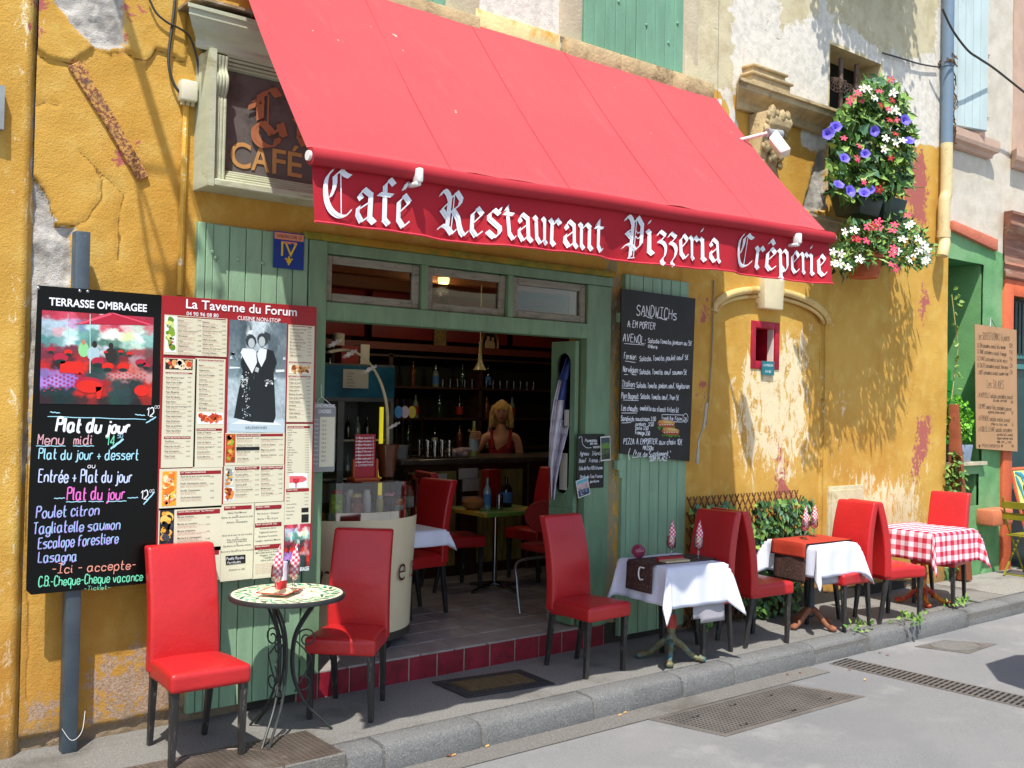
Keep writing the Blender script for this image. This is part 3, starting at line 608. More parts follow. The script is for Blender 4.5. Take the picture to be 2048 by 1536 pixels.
# ================================================================ GROUND
def asphalt():
    N=NT('asphalt'); b=N.b; g=N.noise(260,3,.8); c=N.mix(N.ramp(g,.35,.65),srgb('676868'),srgb('8e8e8d'))
    c=N.mix(N.ramp(N.noise(1.3,6,.6),.4,.65,0,.7),c,srgb('828180')); c=N.mix(N.ramp(N.noise(.5,5,.6,.5),.5,.62,0,.5),c,srgb('707172')); c=N.mix(N.ramp(N.noise(38,3,.8),.70,.76,0,.8),c,srgb('4a4846')); c=N.mix(N.ramp(N.noise(6,5,.75),.68,.74,0,.6),c,srgb('4c4a47'))
    sp=N.noise(90,2,.6); c=N.mix(N.ramp(sp,.72,.76,0,.9),c,srgb('b5b1a8'))
    c=N.mix(N.ramp(N.noise(5.3,9,.8),.68,.71,0,.5),c,srgb('4b4a49')); c=N.mix(N.ramp(N.noise(1.1,7,.7),.52,.66,0,.35),c,srgb('a09e9a')); c=N.mix(N.ramp(N.noise(19,5,.75),.68,.70,0,.6),c,srgb('3e3d3c'))
    N.l(c,b.inputs['Base Color']); b.inputs['Roughness'].default_value=.9; b.inputs['Specular IOR Level'].default_value=.2; N.bump(N.math('ADD',g,N.math('MULTIPLY',N.noise(60,4,.7),.6)),.5,.006); return N.m
def concrete(name,ca,cb,sp='cfc8b8',stain='5f5a52'):
    N=NT(name); b=N.b; g=N.noise(180,4,.8); c=N.mix(N.ramp(g,.35,.65),srgb(ca),srgb(cb)); g2=N.noise(75,6,.85); c=N.mix(N.ramp(g2,.42,.62,0,.55),c,srgb(stain)); c=N.mix(N.ramp(N.noise(95,4,.8),.58,.66,0,.6),c,srgb(sp)); c=N.mix(N.ramp(N.noise(2.2,6,.65,.3),.5,.72,0,.7),c,srgb(stain)); c=N.mix(N.ramp(N.noise(300,2,.6),.66,.7,0,.7),c,srgb(sp)); c=N.mix(N.ramp(N.noise(24,3,.7),.70,.73,0,.6),c,srgb('55504a'))
    N.l(c,b.inputs['Base Color']); b.inputs['Roughness'].default_value=.88; b.inputs['Specular IOR Level'].default_value=.2; N.bump(N.math('ADD',N.math('ADD',g,N.math('MULTIPLY',N.noise(25,5,.7),1.2)),g2),.8,.010); return N.m
asp=asphalt(); pav=concrete('pavement_concrete','7f7e7a','9a9994'); kst=concrete('kerb_stone','6a6b6a','8e8f8d','bdbcb8','5a5958'); gut=concrete('gutter_concrete','6f6e6b','8d8a84')
def sheet(name,x0,x1,y0,y1,z,mt,step=0,amp=0,parent=None):
    if step:
        xs=np.arange(x0,x1+step*.5,step); ys=np.arange(y0,y1+step*.5,step)
    else: xs=np.array([x0,x1]); ys=np.array([y0,y1])
    X,Y=np.meshgrid(xs,ys,indexing='ij'); Z=z+amp*(fbm(X*.9,Y*.9,3,3)-.5); nx,ny=X.shape
    me=bpy.data.meshes.new(name); vs=np.stack([X,Y,Z],-1).reshape(-1,3).tolist()
    me.from_pydata(vs,[],[(i*ny+j,(i+1)*ny+j,(i+1)*ny+j+1,i*ny+j+1) for i in range(nx-1) for j in range(ny-1)]); return link(name,me,parent,mt,smooth=True)
tag(sheet('road',-60,90,-60,-.92,-.14,asp),kind='structure')
tag(sheet('gutter',-4,6.5,-1.13,-.90,-.135,gut),kind='structure')
tag(sheet('ground',-60,90,-.9,60,-.16,asp),kind='structure')
m=MB(); m.box(-4,20,-.77,.5,-.14,0.); pv=tag(m.build('pavement',pav),kind='structure')
# far slabs of the pavement by the green house (joints recessed)
slab=concrete('slab','96948c','adaaa2')
for i,(a,b) in enumerate(((9.95,10.7),(10.705,11.5),(11.505,12.4),(12.405,13.3))):
    for c,d in ((-.765,-.36),(-.355,-.02)):
        m=MB(); m.box(a,b,c,d,0.0,.006); m.build('paving_slab',slab,pv,bev=.003,seg=1)
kr=MB(); kr.box(-4,20,-.93,-.772,-.15,-.03); kerb=tag(kr.build('kerb',gut),kind='structure')
jp=[(759,1487),(959,1446),(1194,1398),(1392,1363),(1488,1336),(1646,1297),(1753,1273),(1846,1258),(1963,1227)]
jx=[-1.0,.35,1.35]+[2.615]+[2.78+0*0]; jx=[.2,1.3,2.60]+[G(x,y,-.005).x for x,y in jp]+[11.4,12.9,14.4,16.,17.6,19.]
jx=sorted(jx)
for a,b in zip(jx[:-1],jx[1:]):
    if b-a<.08: continue
    if a<2.55 and b>1.5 and a<2.59:   # the cast iron chamber takes the kerb's place at the left
        if a>=1.25: continue
    m=MB(); dy=random.uniform(-.008,.008); dz=random.uniform(-.004,.004)
    pr=[(-.775,-.14),(-.775,.0+dz),(-.885+dy,-.002+dz),(-.918+dy,-.014+dz),(-.932+dy,-.04+dz),(-.945+dy,-.145)]
    gp=lambda x: .03 if min(abs(x-G(1753,1273,-.005).x),abs(x-G(1963,1227,-.005).x))<.01 else .007
    m.prism(pr,a+gp(a),b-gp(b),'yz'); me_o=m.build('kerb_stone',kst,kerb,bev=.010,seg=2)
# ---- telephone chamber cover set in the pavement edge
iron=mat('cast_iron_cover','6d6259',.5,.2,4,.1,50,.55,dirt='8b8378',ds=2.5,objvar=.03)
ch=thing('chamber_cover','checkered cast iron chamber cover in the pavement edge below the round mosaic table','manhole cover',(2.1,-.7,0))
m=MB(); m.box(1.42,2.597,-.935,-.50,-.145,.004); m.build('frame',gut,ch,bev=.004,seg=1)
m=MB(); xa=np.arange(1.45,2.565,.0285); ya=np.arange(-.915,-.525,.0285)
for x in xa:
    for y in ya:
        if abs(math.hypot((x-2.02)/1.,(y+.80)/1.)-.27)<.018: continue
        m.box(x,x+.0235,y,y+.0235,.004,.0095)
o=m.build('checker_stud',iron,ch); o['kind']='stuff'
m=MB(); m.box(1.44,2.575,-.92,-.51,.0042,.0062); m.build('plate',mat('worn_iron','5c5048',.6,.2,6,.2,60,.4,dirt='9a9184',ds=3),ch)
m=MB(); m.tube([(2.02+.27*math.cos(R(a)),-.80+.27*math.sin(R(a)),.0075) for a in range(-30,212,6)],.006,6); m.build('lid_ring',iron,ch)
# ---- road grates
def P2d(*pts): return [Vector((G(x,y,-.14).x,G(x,y,-.14).y,0)) for x,y in pts]
def perf(name,label,cat,quad,nu,nv,mt,mb,slot=.62,bw=.03,kind='hole',group=None):
    a,b,c,d=quad; cen=(a+b+c+d)/4; th=thing(name,label,cat,(cen.x,cen.y,-.14),group=group)
    L=lambda u,v,z: ((a*(1-u)+b*u)*(1-v)+(d*(1-u)+c*u)*v)+Vector((0,0,z))
    m=MB(); m.hexa([L(0,0,-.1395),L(1,0,-.1395),L(1,1,-.1395),L(0,1,-.1395)],[L(0,0,-.1345),L(1,0,-.1345),L(1,1,-.1345),L(0,1,-.1345)]); m.build('frame',mb,th)
    return th,L
wiron=mat('road_iron','7b7670',.55,.15,5,.2,60,.45,dirt='6a655e'); dkpit=mat('grate_gap','191715',.9)
q=P2d((1297,1440),(1451,1474),(1729,1394),(1577,1369))
th,L=perf('perforated_cover','rectangular perforated iron cover lying in the asphalt near the kerb','manhole cover',[q[0],q[3],q[2],q[1]],1,1,wiron,wiron)
m=MB(); nu,nv=44,17
for i in range(nu):
    for j in range(nv):
        u=.03+.94*(i+.5)/nu; v=.06+.88*(j+.5)/nv; du=.36/nu; dv=.34/nv
        m.add([L(u-du,v,-.1338),L(u,v-dv,-.1338),L(u+du,v,-.1338),L(u,v+dv,-.1338)],[(0,1,2,3)])
o=m.build('hole',dkpit,th); o['kind']='stuff'
m=MB()
for (u,v) in ((.17,.25),(.45,.2),(.72,.2),(.2,.82),(.55,.8),(.85,.75)):
    m.add([L(u+.028*math.cos(k*.52),v+.06*math.sin(k*.52),-.1335) for k in range(7)]+[L(u+.018*math.cos(k*.52),v+.03*math.sin(k*.52),-.1335) for k in range(6,-1,-1)],[(k,k+1,12-k,13-k) for k in range(6)])
m.build('lifting_slot',dkpit,th)
q=[Vector((6.70,-.985,0)),Vector((6.96,-.965,0)),Vector((7.13,-3.2,0)),Vector((6.84,-3.25,0))]
th,L=perf('drain_channel','long slotted iron drain grating running out across the road','drain',[q[0],q[1],q[2],q[3]],1,1,wiron,wiron)
for j in range(58):
    m=MB()
    for a,b in ((.07,.33),(.37,.63),(.67,.93)):
        v=(j+.5)/58.; dv=.26/58
        m.add([L(a,v-dv,-.1338),L(b,v-dv,-.1338),L(b,v+dv,-.1338),L(a,v+dv,-.1338)],[(0,1,2,3)])
    m.build('slot_row',dkpit,th)
q=P2d((1829,1294),(1937,1308),(1993,1289),(1889,1281))
th,L=perf('square_manhole','square concrete-filled manhole with round lid near the kerb in the road','manhole cover',[q[0],q[3],q[2],q[1]],1,1,gut,wiron)
m=MB(); m.tube([L(.5+.42*math.cos(R(a)),.5+.42*math.sin(R(a)),-.133) for a in range(0,360,10)],.008,6,closed=True); m.add([L(.5+.4*math.cos(R(a)),.5+.4*math.sin(R(a)),-.1338) for a in range(0,360,10)],[tuple(range(36))]); m.build('round_lid',gut,th)
# litter in the gutter
butt=mat('cigarette_paper','d9a45c',.7,.3,30); lf=mat('dry_leaf','7a4426',.8,.3,9)
for i,(x,y) in enumerate(((975,1493),(1240,1431),(1250,1426),(1730,1360),(1385,1372),(908,1511))):
    g=G(x,y,-.132); m=MB(); m.tube([(g.x-.012,g.y,-.129),(g.x+.014,g.y+.006,-.129)],.0045,6); tag(m.build('cigarette_butt',butt),'cigarette butt '+('in the gutter below the doormat','on the gutter concrete left of the perforated cover','beside another butt left of the perforated cover','on the asphalt between the cover and the drain','near the kerb by the cover top corner','among dry leaves in the gutter at the left')[i],'litter','cigarette butts in the gutter')
for i,(x,y) in enumerate(((898,1512),(1575,1348),(1700,1338),(1543,1225),(1600,1345),(1250,1410),(1760,1305),(1775,1309))):
    g=G(x,y,0. if y<1240 else -.13); z=0.003 if y<1240 else -.133; m=MB(); a=random.random()*6
    m.add([(g.x+.018*math.cos(a+t)*k,g.y+.018*math.sin(a+t)*k,z+.008*abs(math.sin(t*2))) for t,k in ((0,1),(1,.5),(2,.7),(3.1,1),(4,.5),(5.2,.6))],[(0,1,2,3,4,5)]); tag(m.build('dead_leaf',lf),'dry reddish leaf '+('in the gutter at the left','in the gutter above the perforated cover','at the near end of the slotted drain','on the pavement edge by the ivy trellis','on the gutter edge beside the perforated cover','left of the perforated cover by the kerb','near the broken kerb joint, left one','near the broken kerb joint, right one')[i],'leaf','dry leaves along the kerb')
# ================================================================ NEIGHBOURING GREEN HOUSE (right)
nb=thing('green_shop_building','green and orange painted shop house with grey plaster upper floor at the right edge','building',(11.5,0,0))
def nplaster():
    N=NT('green_house_plaster'); b=N.b; mid=N.noise(4,6,.65); mot=N.noise(14,6,.7); fine=N.noise(60,5,.7)
    gr=N.mix(N.ramp(mid,.35,.65),srgb('6ea369'),srgb('5c935c')); gr=N.mix(N.ramp(N.noise(1.2,4,.5),.45,.6,0,.6),gr,srgb('83ad7c'))
    up=N.mix(N.ramp(mid,.35,.65),srgb('d3cbbb'),srgb('c6bdaa')); up=N.mix(N.ramp(mot,.5,.7,0,.4),up,srgb('e0dbcd'))
    c=N.mix(N.ramp(N.math('MULTIPLY_ADD',N.math('SUBTRACT',mot,.5),.6,N.attr('upper')),-.1,.1),gr,up); c=N.mix(N.ramp(N.noise(17,6,.8),.72,.75,0,.7),c,srgb('b0a890'))
    N.l(c,b.inputs['Base Color']); b.inputs['Roughness'].default_value=.85; N.bump(N.math('ADD',fine,mid),.6,.01); return N.m
GP=nplaster(); MATS['gp']=GP
def nf(X,Z): return {'upper':np.clip((Z-3.70+.12*(X-10.2))/.1,-2,2)}
xs=snap(10.22,14.,.03,[10.97,11.42,11.66]); zs=snap(-.05,7.0,.03,[1.22,3.39,3.3,1.1])
fieldgrid('wall',xs,zs,[(10.2,10.97,1.24,3.39),(10.2,10.9,.75,1.1),(11.66,13.2,0.,3.30)],lambda X,Z,F:(fbm(X*2,Z*2,4,3)-.5)*.03+np.where((Z<.62)&(np.abs(X-11.02-.05*np.sin(Z*9))<.012),.04,0),nf,GP,nb)
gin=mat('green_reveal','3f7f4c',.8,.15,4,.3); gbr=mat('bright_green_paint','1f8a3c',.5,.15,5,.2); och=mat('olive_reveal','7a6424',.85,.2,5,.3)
gsd=mat('green_side','6ea369',.85,.12,4,.4,60); m=MB(); m.box(10.97,11.42,.035,.5,1.0,3.6); m.build('reveal_side',gsd,nb)
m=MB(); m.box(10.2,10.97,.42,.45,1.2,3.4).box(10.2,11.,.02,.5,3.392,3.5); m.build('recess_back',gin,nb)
sh=MB(); sh.box(10.22,10.95,.36,.38,1.24,2.25); sh=sh.build('green_shutter',gbr,nb)
for a in (10.24,10.42,10.60,10.78):
    m=MB(); m.box(a,a+.168,.345,.36,1.25,2.24); m.build('plank',gbr,sh,bev=.004,seg=1)
m=MB(); m.box(10.24,10.94,.32,.345,2.0,2.12); m.build('cross_rail',gbr,sh)
m=MB(); m.hexa([(10.45,.32,1.3),(10.55,.32,1.3),(10.55,.344,1.3),(10.45,.344,1.3)],[(10.82,.32,1.99),(10.94,.32,1.99),(10.94,.344,1.99),(10.82,.344,1.99)]); m.build('brace',gbr,sh)
m=MB(); m.box(10.22,10.99,-.06,.4,1.20,1.235); m.build('window_ledge',mat('ledge_wood','b8ad93',.8,.2,8,.4),nb)
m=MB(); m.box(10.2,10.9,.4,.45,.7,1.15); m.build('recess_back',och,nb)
m=MB(); m.box(10.90,10.94,.035,.42,.70,1.2); m.build('reveal_side',gsd,nb)
oran=mat('orange_paint','d2663f',.75,.12,5,.5,60,dirt='a8472c',ds=4,dlo=.6,dhi=.8); pnk=mat('salmon_band','c87257',.8,.12,5,.6,50); vio=mat('weathered_terracotta','9b6a55',.8,.25,4,.5,50,dirt='b5a08a',dlo=.5,dhi=.7,map=(.5,1,5))
m=MB(); m.hexa([(10.225,-.05,3.68),(11.2,-.05,3.56),(11.2,.0,3.56),(10.225,.0,3.68)],[(10.225,-.05,3.78),(11.2,-.05,3.69),(11.2,0,3.69),(10.225,0,3.78)]); m.build('salmon_band',pnk,nb,bev=.006)
pr=[(-.02,3.28),(-.06,3.30),(-.06,3.36),(-.03,3.37),(-.03,3.42),(-.05,3.44),(-.03,3.47),(-.03,3.72),(-.08,3.78),(-.14,3.82),(-.16,3.86),(-.16,3.95),(-.19,3.97),(-.19,4.0),(-.03,4.03)]
mould(pr,11.42,14.).build('shop_cornice',vio,nb)
m=MB(); m.box(11.42,11.63,-.03,.02,.0,3.28).box(11.63,13.5,-.03,.02,3.10,3.28); m.build('orange_door_frame',oran,nb,bev=.008)
gdk=mat('dark_teal_door','17393a',.35,.2,4); 
m=MB(); m.box(11.64,13.4,.14,.18,0,3.10); do=m.build('shop_door',gdk,nb)
m=MB(); m.box(11.66,11.82,.10,.14,0.02,2.2).box(11.82,13.2,.11,.14,.85,1.05).box(11.82,13.2,.10,.14,2.28,2.34).box(11.82,13.2,.10,.14,2.4,2.44); m.build('door_rail',mat('teal_paint','3f7a78',.4),do,bev=.005,seg=1)
for k in range(8):
    m=MB(); m.tube([(11.75+k*.09,.06,2.46),(11.75+k*.09,.06,3.05)],.008,6); m.build('grille_bar',blk,do,smooth=True)
m=MB(); m.box(10.86,11.31,-.20,.0,.55,.72); m.build('orange_ledge',mat('orange_plaster','c87450',.85,.12,6,.6,50),nb,bev=.02)
# upper windows: jamb strips, sills, old blue-white shutter
stn=mat('rose_stone','c0a28e',.85,.1,4,.3,60,dirt='9d8270',dlo=.6,dhi=.8)
m=MB(); m.box(10.55,10.95,-.012,.0,4.7,7.); m.build('window_jamb',stn,nb)
m=MB(); m.box(11.60,11.86,-.012,.0,4.68,7.); m.build('window_jamb',stn,nb)
for a,b in ((10.24,11.06),(11.58,12.6)):
    m=mould([(-.02,4.55),(-.06,4.56),(-.07,4.60),(-.11,4.62),(-.12,4.66),(-.12,4.74),(-.01,4.745)],a,b-.1); m.build('window_sill',stn,nb)
bw=mat('flaking_blue_white_paint','b3c4c4',.65,.08,5,.4,70,dirt='5c6263',ds=3.5,dlo=.60,dhi=.72,map=(1.2,1,.35),objvar=.03)
sh=MB(); mm=T(10.15,-.02,0)@RZ(R(-14)); sh.box(0,.56,.0,.03,4.78,7.,mm); sh=sh.build('blue_shutter',bw,nb)
for k in range(5):
    m=MB(); m.box(k*.112+.002,k*.112+.109,-.012,0,4.785,7.,mm); m.build('plank',bw,sh,bev=.003,seg=1)
m=MB()
for z in (5.55,4.88): 
    for k in range(7): m.sphere((10.72+k*.012,-.16+k*.02,z-k*.02+.06),.013,6,4)
m.build('rope_tie',mat('rope','c9bda6',.9),nb,smooth=True)
m=MB(); mm=T(11.86,-.02,0)@RZ(R(-12)); m.box(0,.5,0,.03,4.78,7.,mm); m.build('blue_shutter',bw,nb)
m=MB(); m.box(10.2,14,.5,.6,-.05,7).box(11.43,14,.2,.5,3.31,7).box(10.24,10.9,.05,.5,3.6,7.).box(10.93,11.6,.45,.5,0,3.3); m.build('wall_core',plw,nb)
# ================================================================ AWNING
AWL=(2.26,-.06,4.285); AWR=(6.39,-.06,4.285); FBL=(1.956,-1.65,2.80); FBR=(5.664,-1.65,2.888)
def awning_fabric():
    N=NT('red_awning_canvas'); t=N.t; b=N.b
    c=N.mix(N.ramp(N.noise(1.1,5,.6),.35,.65),srgb('bd373c'),srgb('b33238')); c=N.mix(N.ramp(N.noise(3,6,.7,map=(3,.6,1)),.55,.75,0,.35),c,srgb('c65558')); c=N.mix(N.ramp(N.noise(13,3,.6),.735,.75,0,.8),c,srgb('d9c3ae'))
    wv=N.noise(420,2,.5); N.l(c,b.inputs['Base Color']); b.inputs['Roughness'].default_value=.75; b.inputs['Sheen Weight'].default_value=.25; b.inputs['Specular IOR Level'].default_value=.3; N.bump(N.math('ADD',wv,N.math('MULTIPLY',N.noise(2.4,4,.6,map=(5,1,1)),3.)),.25,.01)
    tr=N.n('ShaderNodeBsdfTranslucent'); tr.inputs[0].default_value=(*srgb('c01818'),1)
    mx=N.n('ShaderNodeMixShader'); mx.inputs[0].default_value=.07; N.l(b.outputs[0],mx.inputs[1]); N.l(tr.outputs[0],mx.inputs[2]); N.l(mx.outputs[0],t.nodes['Material Output'].inputs[0]); return N.m
canvas=awning_fabric()
valm=mat('red_valance_canvas','ad1626',.75,.06,4,.25,300,dirt='8d1120',ds=2,dlo=.55,dhi=.8)
aw=thing('awning','long red canvas awning with white blackletter on its valance','awning',(4.2,-.8,3.5))
def lerp(a,b,t): return tuple(p+(q-p)*t for p,q in zip(a,b))
NU,NV=96,30; vs=[]; fs=[]
for i in range(NU+1):
    for j in range(NV+1):
        u=i/NU; v=j/NV; p=lerp(lerp(AWL,AWR,u),lerp(FBL,FBR,u),v)
        seam=min(abs(((u*5+.5)%1)-.5)*5,1); sag=-.035*math.sin(math.pi*v)*(1-.3*math.sin(math.pi*u))+.005*float(fbm(np.array([u*26.+v*2]),np.array([v*2.2]),3,5)[0]-.5)*2+.004*math.sin(u*70+v*3)*v*(1-seam)*1.2+.006*math.sin(u*23-v*9)*(1-v)*v
        if u<.012 or u>.988: sag+=.002
        vs.append((p[0],p[1],p[2]+sag+.038*(v>.999)))
for i in range(NU):
    for j in range(NV): a=i*(NV+1)+j; fs.append((a,a+1,a+NV+2,a+NV+1))
m=MB(); m.add(vs,fs); o=m.build('canopy',canvas,aw,smooth=True)
m=MB()
for k in range(1,5):
    u=k/5; P=[]
    for j in range(NV+1):
        v=j/NV; p=lerp(lerp(AWL,AWR,u),lerp(FBL,FBR,u),v); P.append((p[0],p[1],p[2]-.035*math.sin(math.pi*v)*(1-.3*math.sin(math.pi*u))+.004))
    m.tube(P,.0011,4)
o=m.build('seam',mat('seam_thread','b4333a',.8),aw); o['kind']='stuff'
m=MB(); P=[lerp(FBL,FBR,k/20) for k in range(21)]; P=[(x,y-.0,z-.0+.003*math.sin(k*.9)) for k,(x,y,z) in enumerate(P)]; m.tube(P,.037,18); m.build('front_roll',mat('roll_canvas','a5222c',.75,.06,4,.2,300,dirt='a01d28',dlo=.55,dhi=.8),aw,smooth=True)
wplast=mat('white_plastic','dcdbd6',.4)
m=MB(); m.tube([(1.942,-1.65,2.80),(1.955,-1.65,2.80)],.021,14); m.build('end_cap',wplast,aw); m=MB(); m.tube([(5.666,-1.65,2.888),(5.682,-1.65,2.888)],.027,14); m.build('end_cap',wplast,aw)
def vy(x,z,k=0):
    t=(x-1.97)/3.7; d=max(0,2.76+.088*t-z); return -1.635+d*(.10*math.sin(x*5.3+.6)+.07*math.sin(x*11.7+1.)+.03*math.sin(x*29))+ .0-.0012*k
vz=lambda u,v:(2.775+.088*u)*(1-v)+(2.523+.062*u)*v+ (.006*math.sin(u*19)*v if v>.5 else 0)
vs=[];fs=[]; NU,NV=150,12
for i in range(NU+1):
    for j in range(NV+1): u=i/NU; x=1.975+3.69*u; z=vz(u,j/NV); vs.append((x,vy(x,z)+.004,z))
for i in range(NU):
    for j in range(NV): a=i*(NV+1)+j; fs.append((a,a+1,a+NV+2,a+NV+1))
m=MB(); m.add(vs,fs); m.build('valance',valm,aw,smooth=True)
m=MB(); m.tube([(1.975+3.69*i/NU,vy(1.975+3.69*i/NU,vz(i/NU,1)),vz(i/NU,1)+.004) for i in range(NU+1)],.0055,6); m.build('hem',mat('hem_canvas','cf3a48',.8,.1,40),aw,smooth=True)
wpr=mat('white_letter_print','e6e8ec',.55,.03,5)
for word,xa,xb,ya,yb in (('Café',642,828,441,467),('Restaurant',880,1213,470,510),('Pizzeria',1250,1441,514,533),('Crêperie',1476,1650,537,562)):
    a=W(xa,ya,-1.64); b=W(xb,yb,-1.64); z0=2.523+.062*((a.x-1.975)/3.69)+.026; z1=2.523+.062*((b.x-1.975)/3.69)+.026
    if word in('Pizzeria','Crêperie'): z0+=.016; z1+=.016
    m=MB(); sl=(z1-z0)/(b.x-a.x); ax=a.x
    fn=lambda x,z,k:(x,vy(x,z+sl*(x-ax),k*.5)-.0035,z+sl*(x-ax))
    blackletter(m,word,a.x,z0,.0305 if word=='Café' else .0285,b.x-a.x,fn); m.build('lettering',wpr,aw)
for px,py in ((837,352),(1596,478)):
    p=W(px,py,-1.69); m=MB(); m.box(p.x-.014,p.x+.014,-1.712,-1.66,p.z-.03,p.z+.035).box(p.x-.02,p.x+.012,-1.70,-1.62,p.z-.045,p.z-.025); m.build('clip',wplast,aw,bev=.008)
for x0,x1,xm in ((2.75,2.5,3.3),(5.6,5.2,4.7)):
    m=MB(); m.tube([(x0,-.08,3.95),(xm,-.85,3.25),(x1,-1.6,2.78)],.022,8); m.build('folding_arm',wplast,aw,smooth=True)
m=MB(); m.tube([(2.2,-.04,4.20),(6.40,-.04,4.20)],.032,12); m.build('top_roller',wplast,aw); m=MB(); m.box(6.395,6.43,-.09,.0,4.22,4.28); m.build('roller_bracket',wplast,aw)
# ================================================================ SHOP SIGN (wooden fascia box)
sgn=thing('shop_sign','old grey-green wooden fascia with cornice and copper letters above the left shutter','sign',(3.2,-.1,3.3))
pw=mat('pale_green_grey_wood','b6ba9f',.6,.12,3,.2,60,dirt='8b8a66',ds=3,dlo=.5,dhi=.75,map=(1,1,3)); slate=mat('slate_panel','68635f',.35,.08,3,.08,200,dirt='4f4b47')
XR=5.6
m=MB(); m.box(2.20,XR,-.085,-.0,3.03,3.61); m.build('panel',slate,sgn)
m=MB(); m.box(2.094,2.128,-.214,0,2.921,3.66); m.build('side_board',pw,sgn)
m=MB(); m.box(2.129,XR,-.21,.0,2.925,2.965).box(2.13,XR,-.165,.0,2.966,2.99); m.build('bottom_ledge',pw,sgn,bev=.006,seg=1)
for k,(z,y) in enumerate(((2.99,-.16),(3.005,-.145),(3.02,-.13),(3.60,-.13),(3.615,-.145),(3.632,-.16),(3.648,-.17))):
    m=MB(); m.box(2.205,XR,y,-.0,z,z+.0135); m.build('frame_bead',pw,sgn,bev=.004,seg=1)
for k in range(4):   # fluted pilaster with scrolled top
    x=2.130+k*.0185; P=[(x+.009,-.17,2.97),(x+.009,-.17,3.04),(x+.009,-.175,3.38),(x+.009,-.165,3.42),(x+.009,-.195,3.47),(x+.009,-.20,3.52),(x+.009,-.175,3.57),(x+.009,-.19,3.64)]
    m=MB(); m.tube(smooth_pts(P,5),.0095,8); m.box(x,x+.0175,-.165,0,2.966,3.65); m.build('flute',pw,sgn,smooth=True)
pr=[(-.17,3.655),(-.19,3.66),(-.20,3.68),(-.19,3.70),(-.22,3.72),(-.28,3.745),(-.34,3.785),(-.37,3.80),(-.37,3.83),(-.40,3.835),(-.40,3.855),(-.05,3.88)]
pr=[(-.17-(-y-.17)*.36,z) if y<-.17 else (y,z) for y,z in pr]
mould(pr,2.20,XR).build('cornice',pw,sgn)
m=MB(); m.prism([(1.98,3.885),(3.2,3.885),(3.2,3.90),(1.98,3.90)],-.262,-.0); m.build('lead_flashing',mat('torn_flashing','8e7a5c',.8,.35,9,.6,40,dirt='d8cdb4',ds=6),sgn)
cop=mat('copper_paint','b37552',.45,.12,5,.15,80,metal=.15); crm=mat('cream_letter','d8b878',.5)
m=MB(); a=W(458,338,-.09); 
for ch,xa,xb in (('C',460,501),('A',502,539),('F',544,571),('É',575,604)):
    p=W(xa,340,-.09); q_=W(xb,340,-.09); vs,fs,tw=ftext(ch,.012,4)
    k=(q_.x-p.x)/tw; kz=.148/.73
    zb=3.072; m.add([(p.x+a_*k,-.0905,zb+b_*kz) for a_,b_ in vs],fs)
m.build('lettering',mat('ochre_letter','c09058',.5,.1),sgn)
m=MB(); fn=lambda x,z,k:(x,-.100-.0004*k,z)
NB['Ł']=(5.2,[[(1.6,6.7),(1.4,6.0)],[(1.1,6.3),(1.1,3.4)],[(.2,5.2),(.7,5.5),(1.2,5.2)],[(.2,5.0),(.1,4.4)],['h',(2.0,6.4),(2.0,2.8)],[(1.3,3.2),(.6,2.4),(.7,1.2),(1.6,.5),(2.9,.8),(3.2,1.7)],[(1.3,3.1),(2.2,2.4),(2.5,1.9)],[(2.5,1.9),(3.2,2.7)],[(1.7,6.5),(2.4,7.2)],[(2.4,7.2),(3.2,6.4)],[(3.4,3.4),(3.9,1.9)]])
NB['M']=(4.,[[(0,4.4),(.6,3.9)],[(.6,6.8),(.6,2.2)],[(.5,2.4),(1.2,1.4)],[(1.1,6.3),(2,7.1)],[(2,7.1),(3,6)],[(2.6,6.2),(2.6,2)]])
blackletter(m,'ŁM',2.375,3.19,.050,.49,fn,30); m.build('lettering',cop,sgn)
# ================================================================ MENU BOARDS
def pr_(name,c,r=.55): return mat('print_'+name,c,r,.03,4)
blkb=mat('black_board','090909',.3,.2,3,.02,150,spec=.25); redb=mat('red_board','9c1f26',.35,.06,3,spec=.4); crb=mat('cream_print','d3cfb6',.4,.03,3)
YB=-.153
def bw_(px,py,Y=YB): v=W(px,py,Y); return v.x,v.z
def hpx(px,py,h,Y=YB): v=W(px,py,Y); return h*((v.x-CP[0])*FW[0]+(v.y-CP[1])*FW[1])/FPX
def hp(m,s,x0,y0,x1,y1,h,th=None,Y=YB,seed=1,jit=.3,shear=.1):
    a=bw_(x0,y0,Y); b=bw_(x1,y1,Y); H=hpx(x0,y0,h,Y); hand(m,s,a[0],a[1],H,Y,w=b[0]-a[0],th=(th*hpx(x0,y0,1,Y) if th else None),slope=(b[1]-a[1])/(b[0]-a[0]),seed=seed,jit=jit,shear=shear)
def fp(m,s,x0,y0,x1,h,Y=YB-.0005,bold=0,res=2,y1=None,maxw=True):
    a=bw_(x0,y0,Y); b=bw_(x1,y0,Y); put_text(m,s,a[0],a[1],hpx(x0,y0,h,Y),Y,w=(b[0]-a[0]) if maxw else None,bold=bold,res=res)
def rectp(m,x0,y0,x1,y1,Y,th=0):
    a=bw_(x0,y0,Y); b=bw_(x1,y1,Y); m.add([(a[0],Y,b[1]),(b[0],Y,b[1]),(b[0],Y,a[1]),(a[0],Y,a[1])],[(0,1,2,3)])
def polyp(m,pts,Y): m.add([(*bw_(x,y,Y)[:1],Y,bw_(x,y,Y)[1]) for x,y in pts],[tuple(range(len(pts)))])
cb=thing('chalk_menu_board','black board with terrace photograph and coloured handwritten plat du jour menu on a grey post','menu board',(1.58,-.15,.81))
m=MB(); m.prism([(1.285,.81),(1.885,.812),(1.885,2.318),(1.278,2.318),(1.262,1.3),(1.262,.835)],-.150,-.144); m.build('board',blkb,cb)
m=MB()
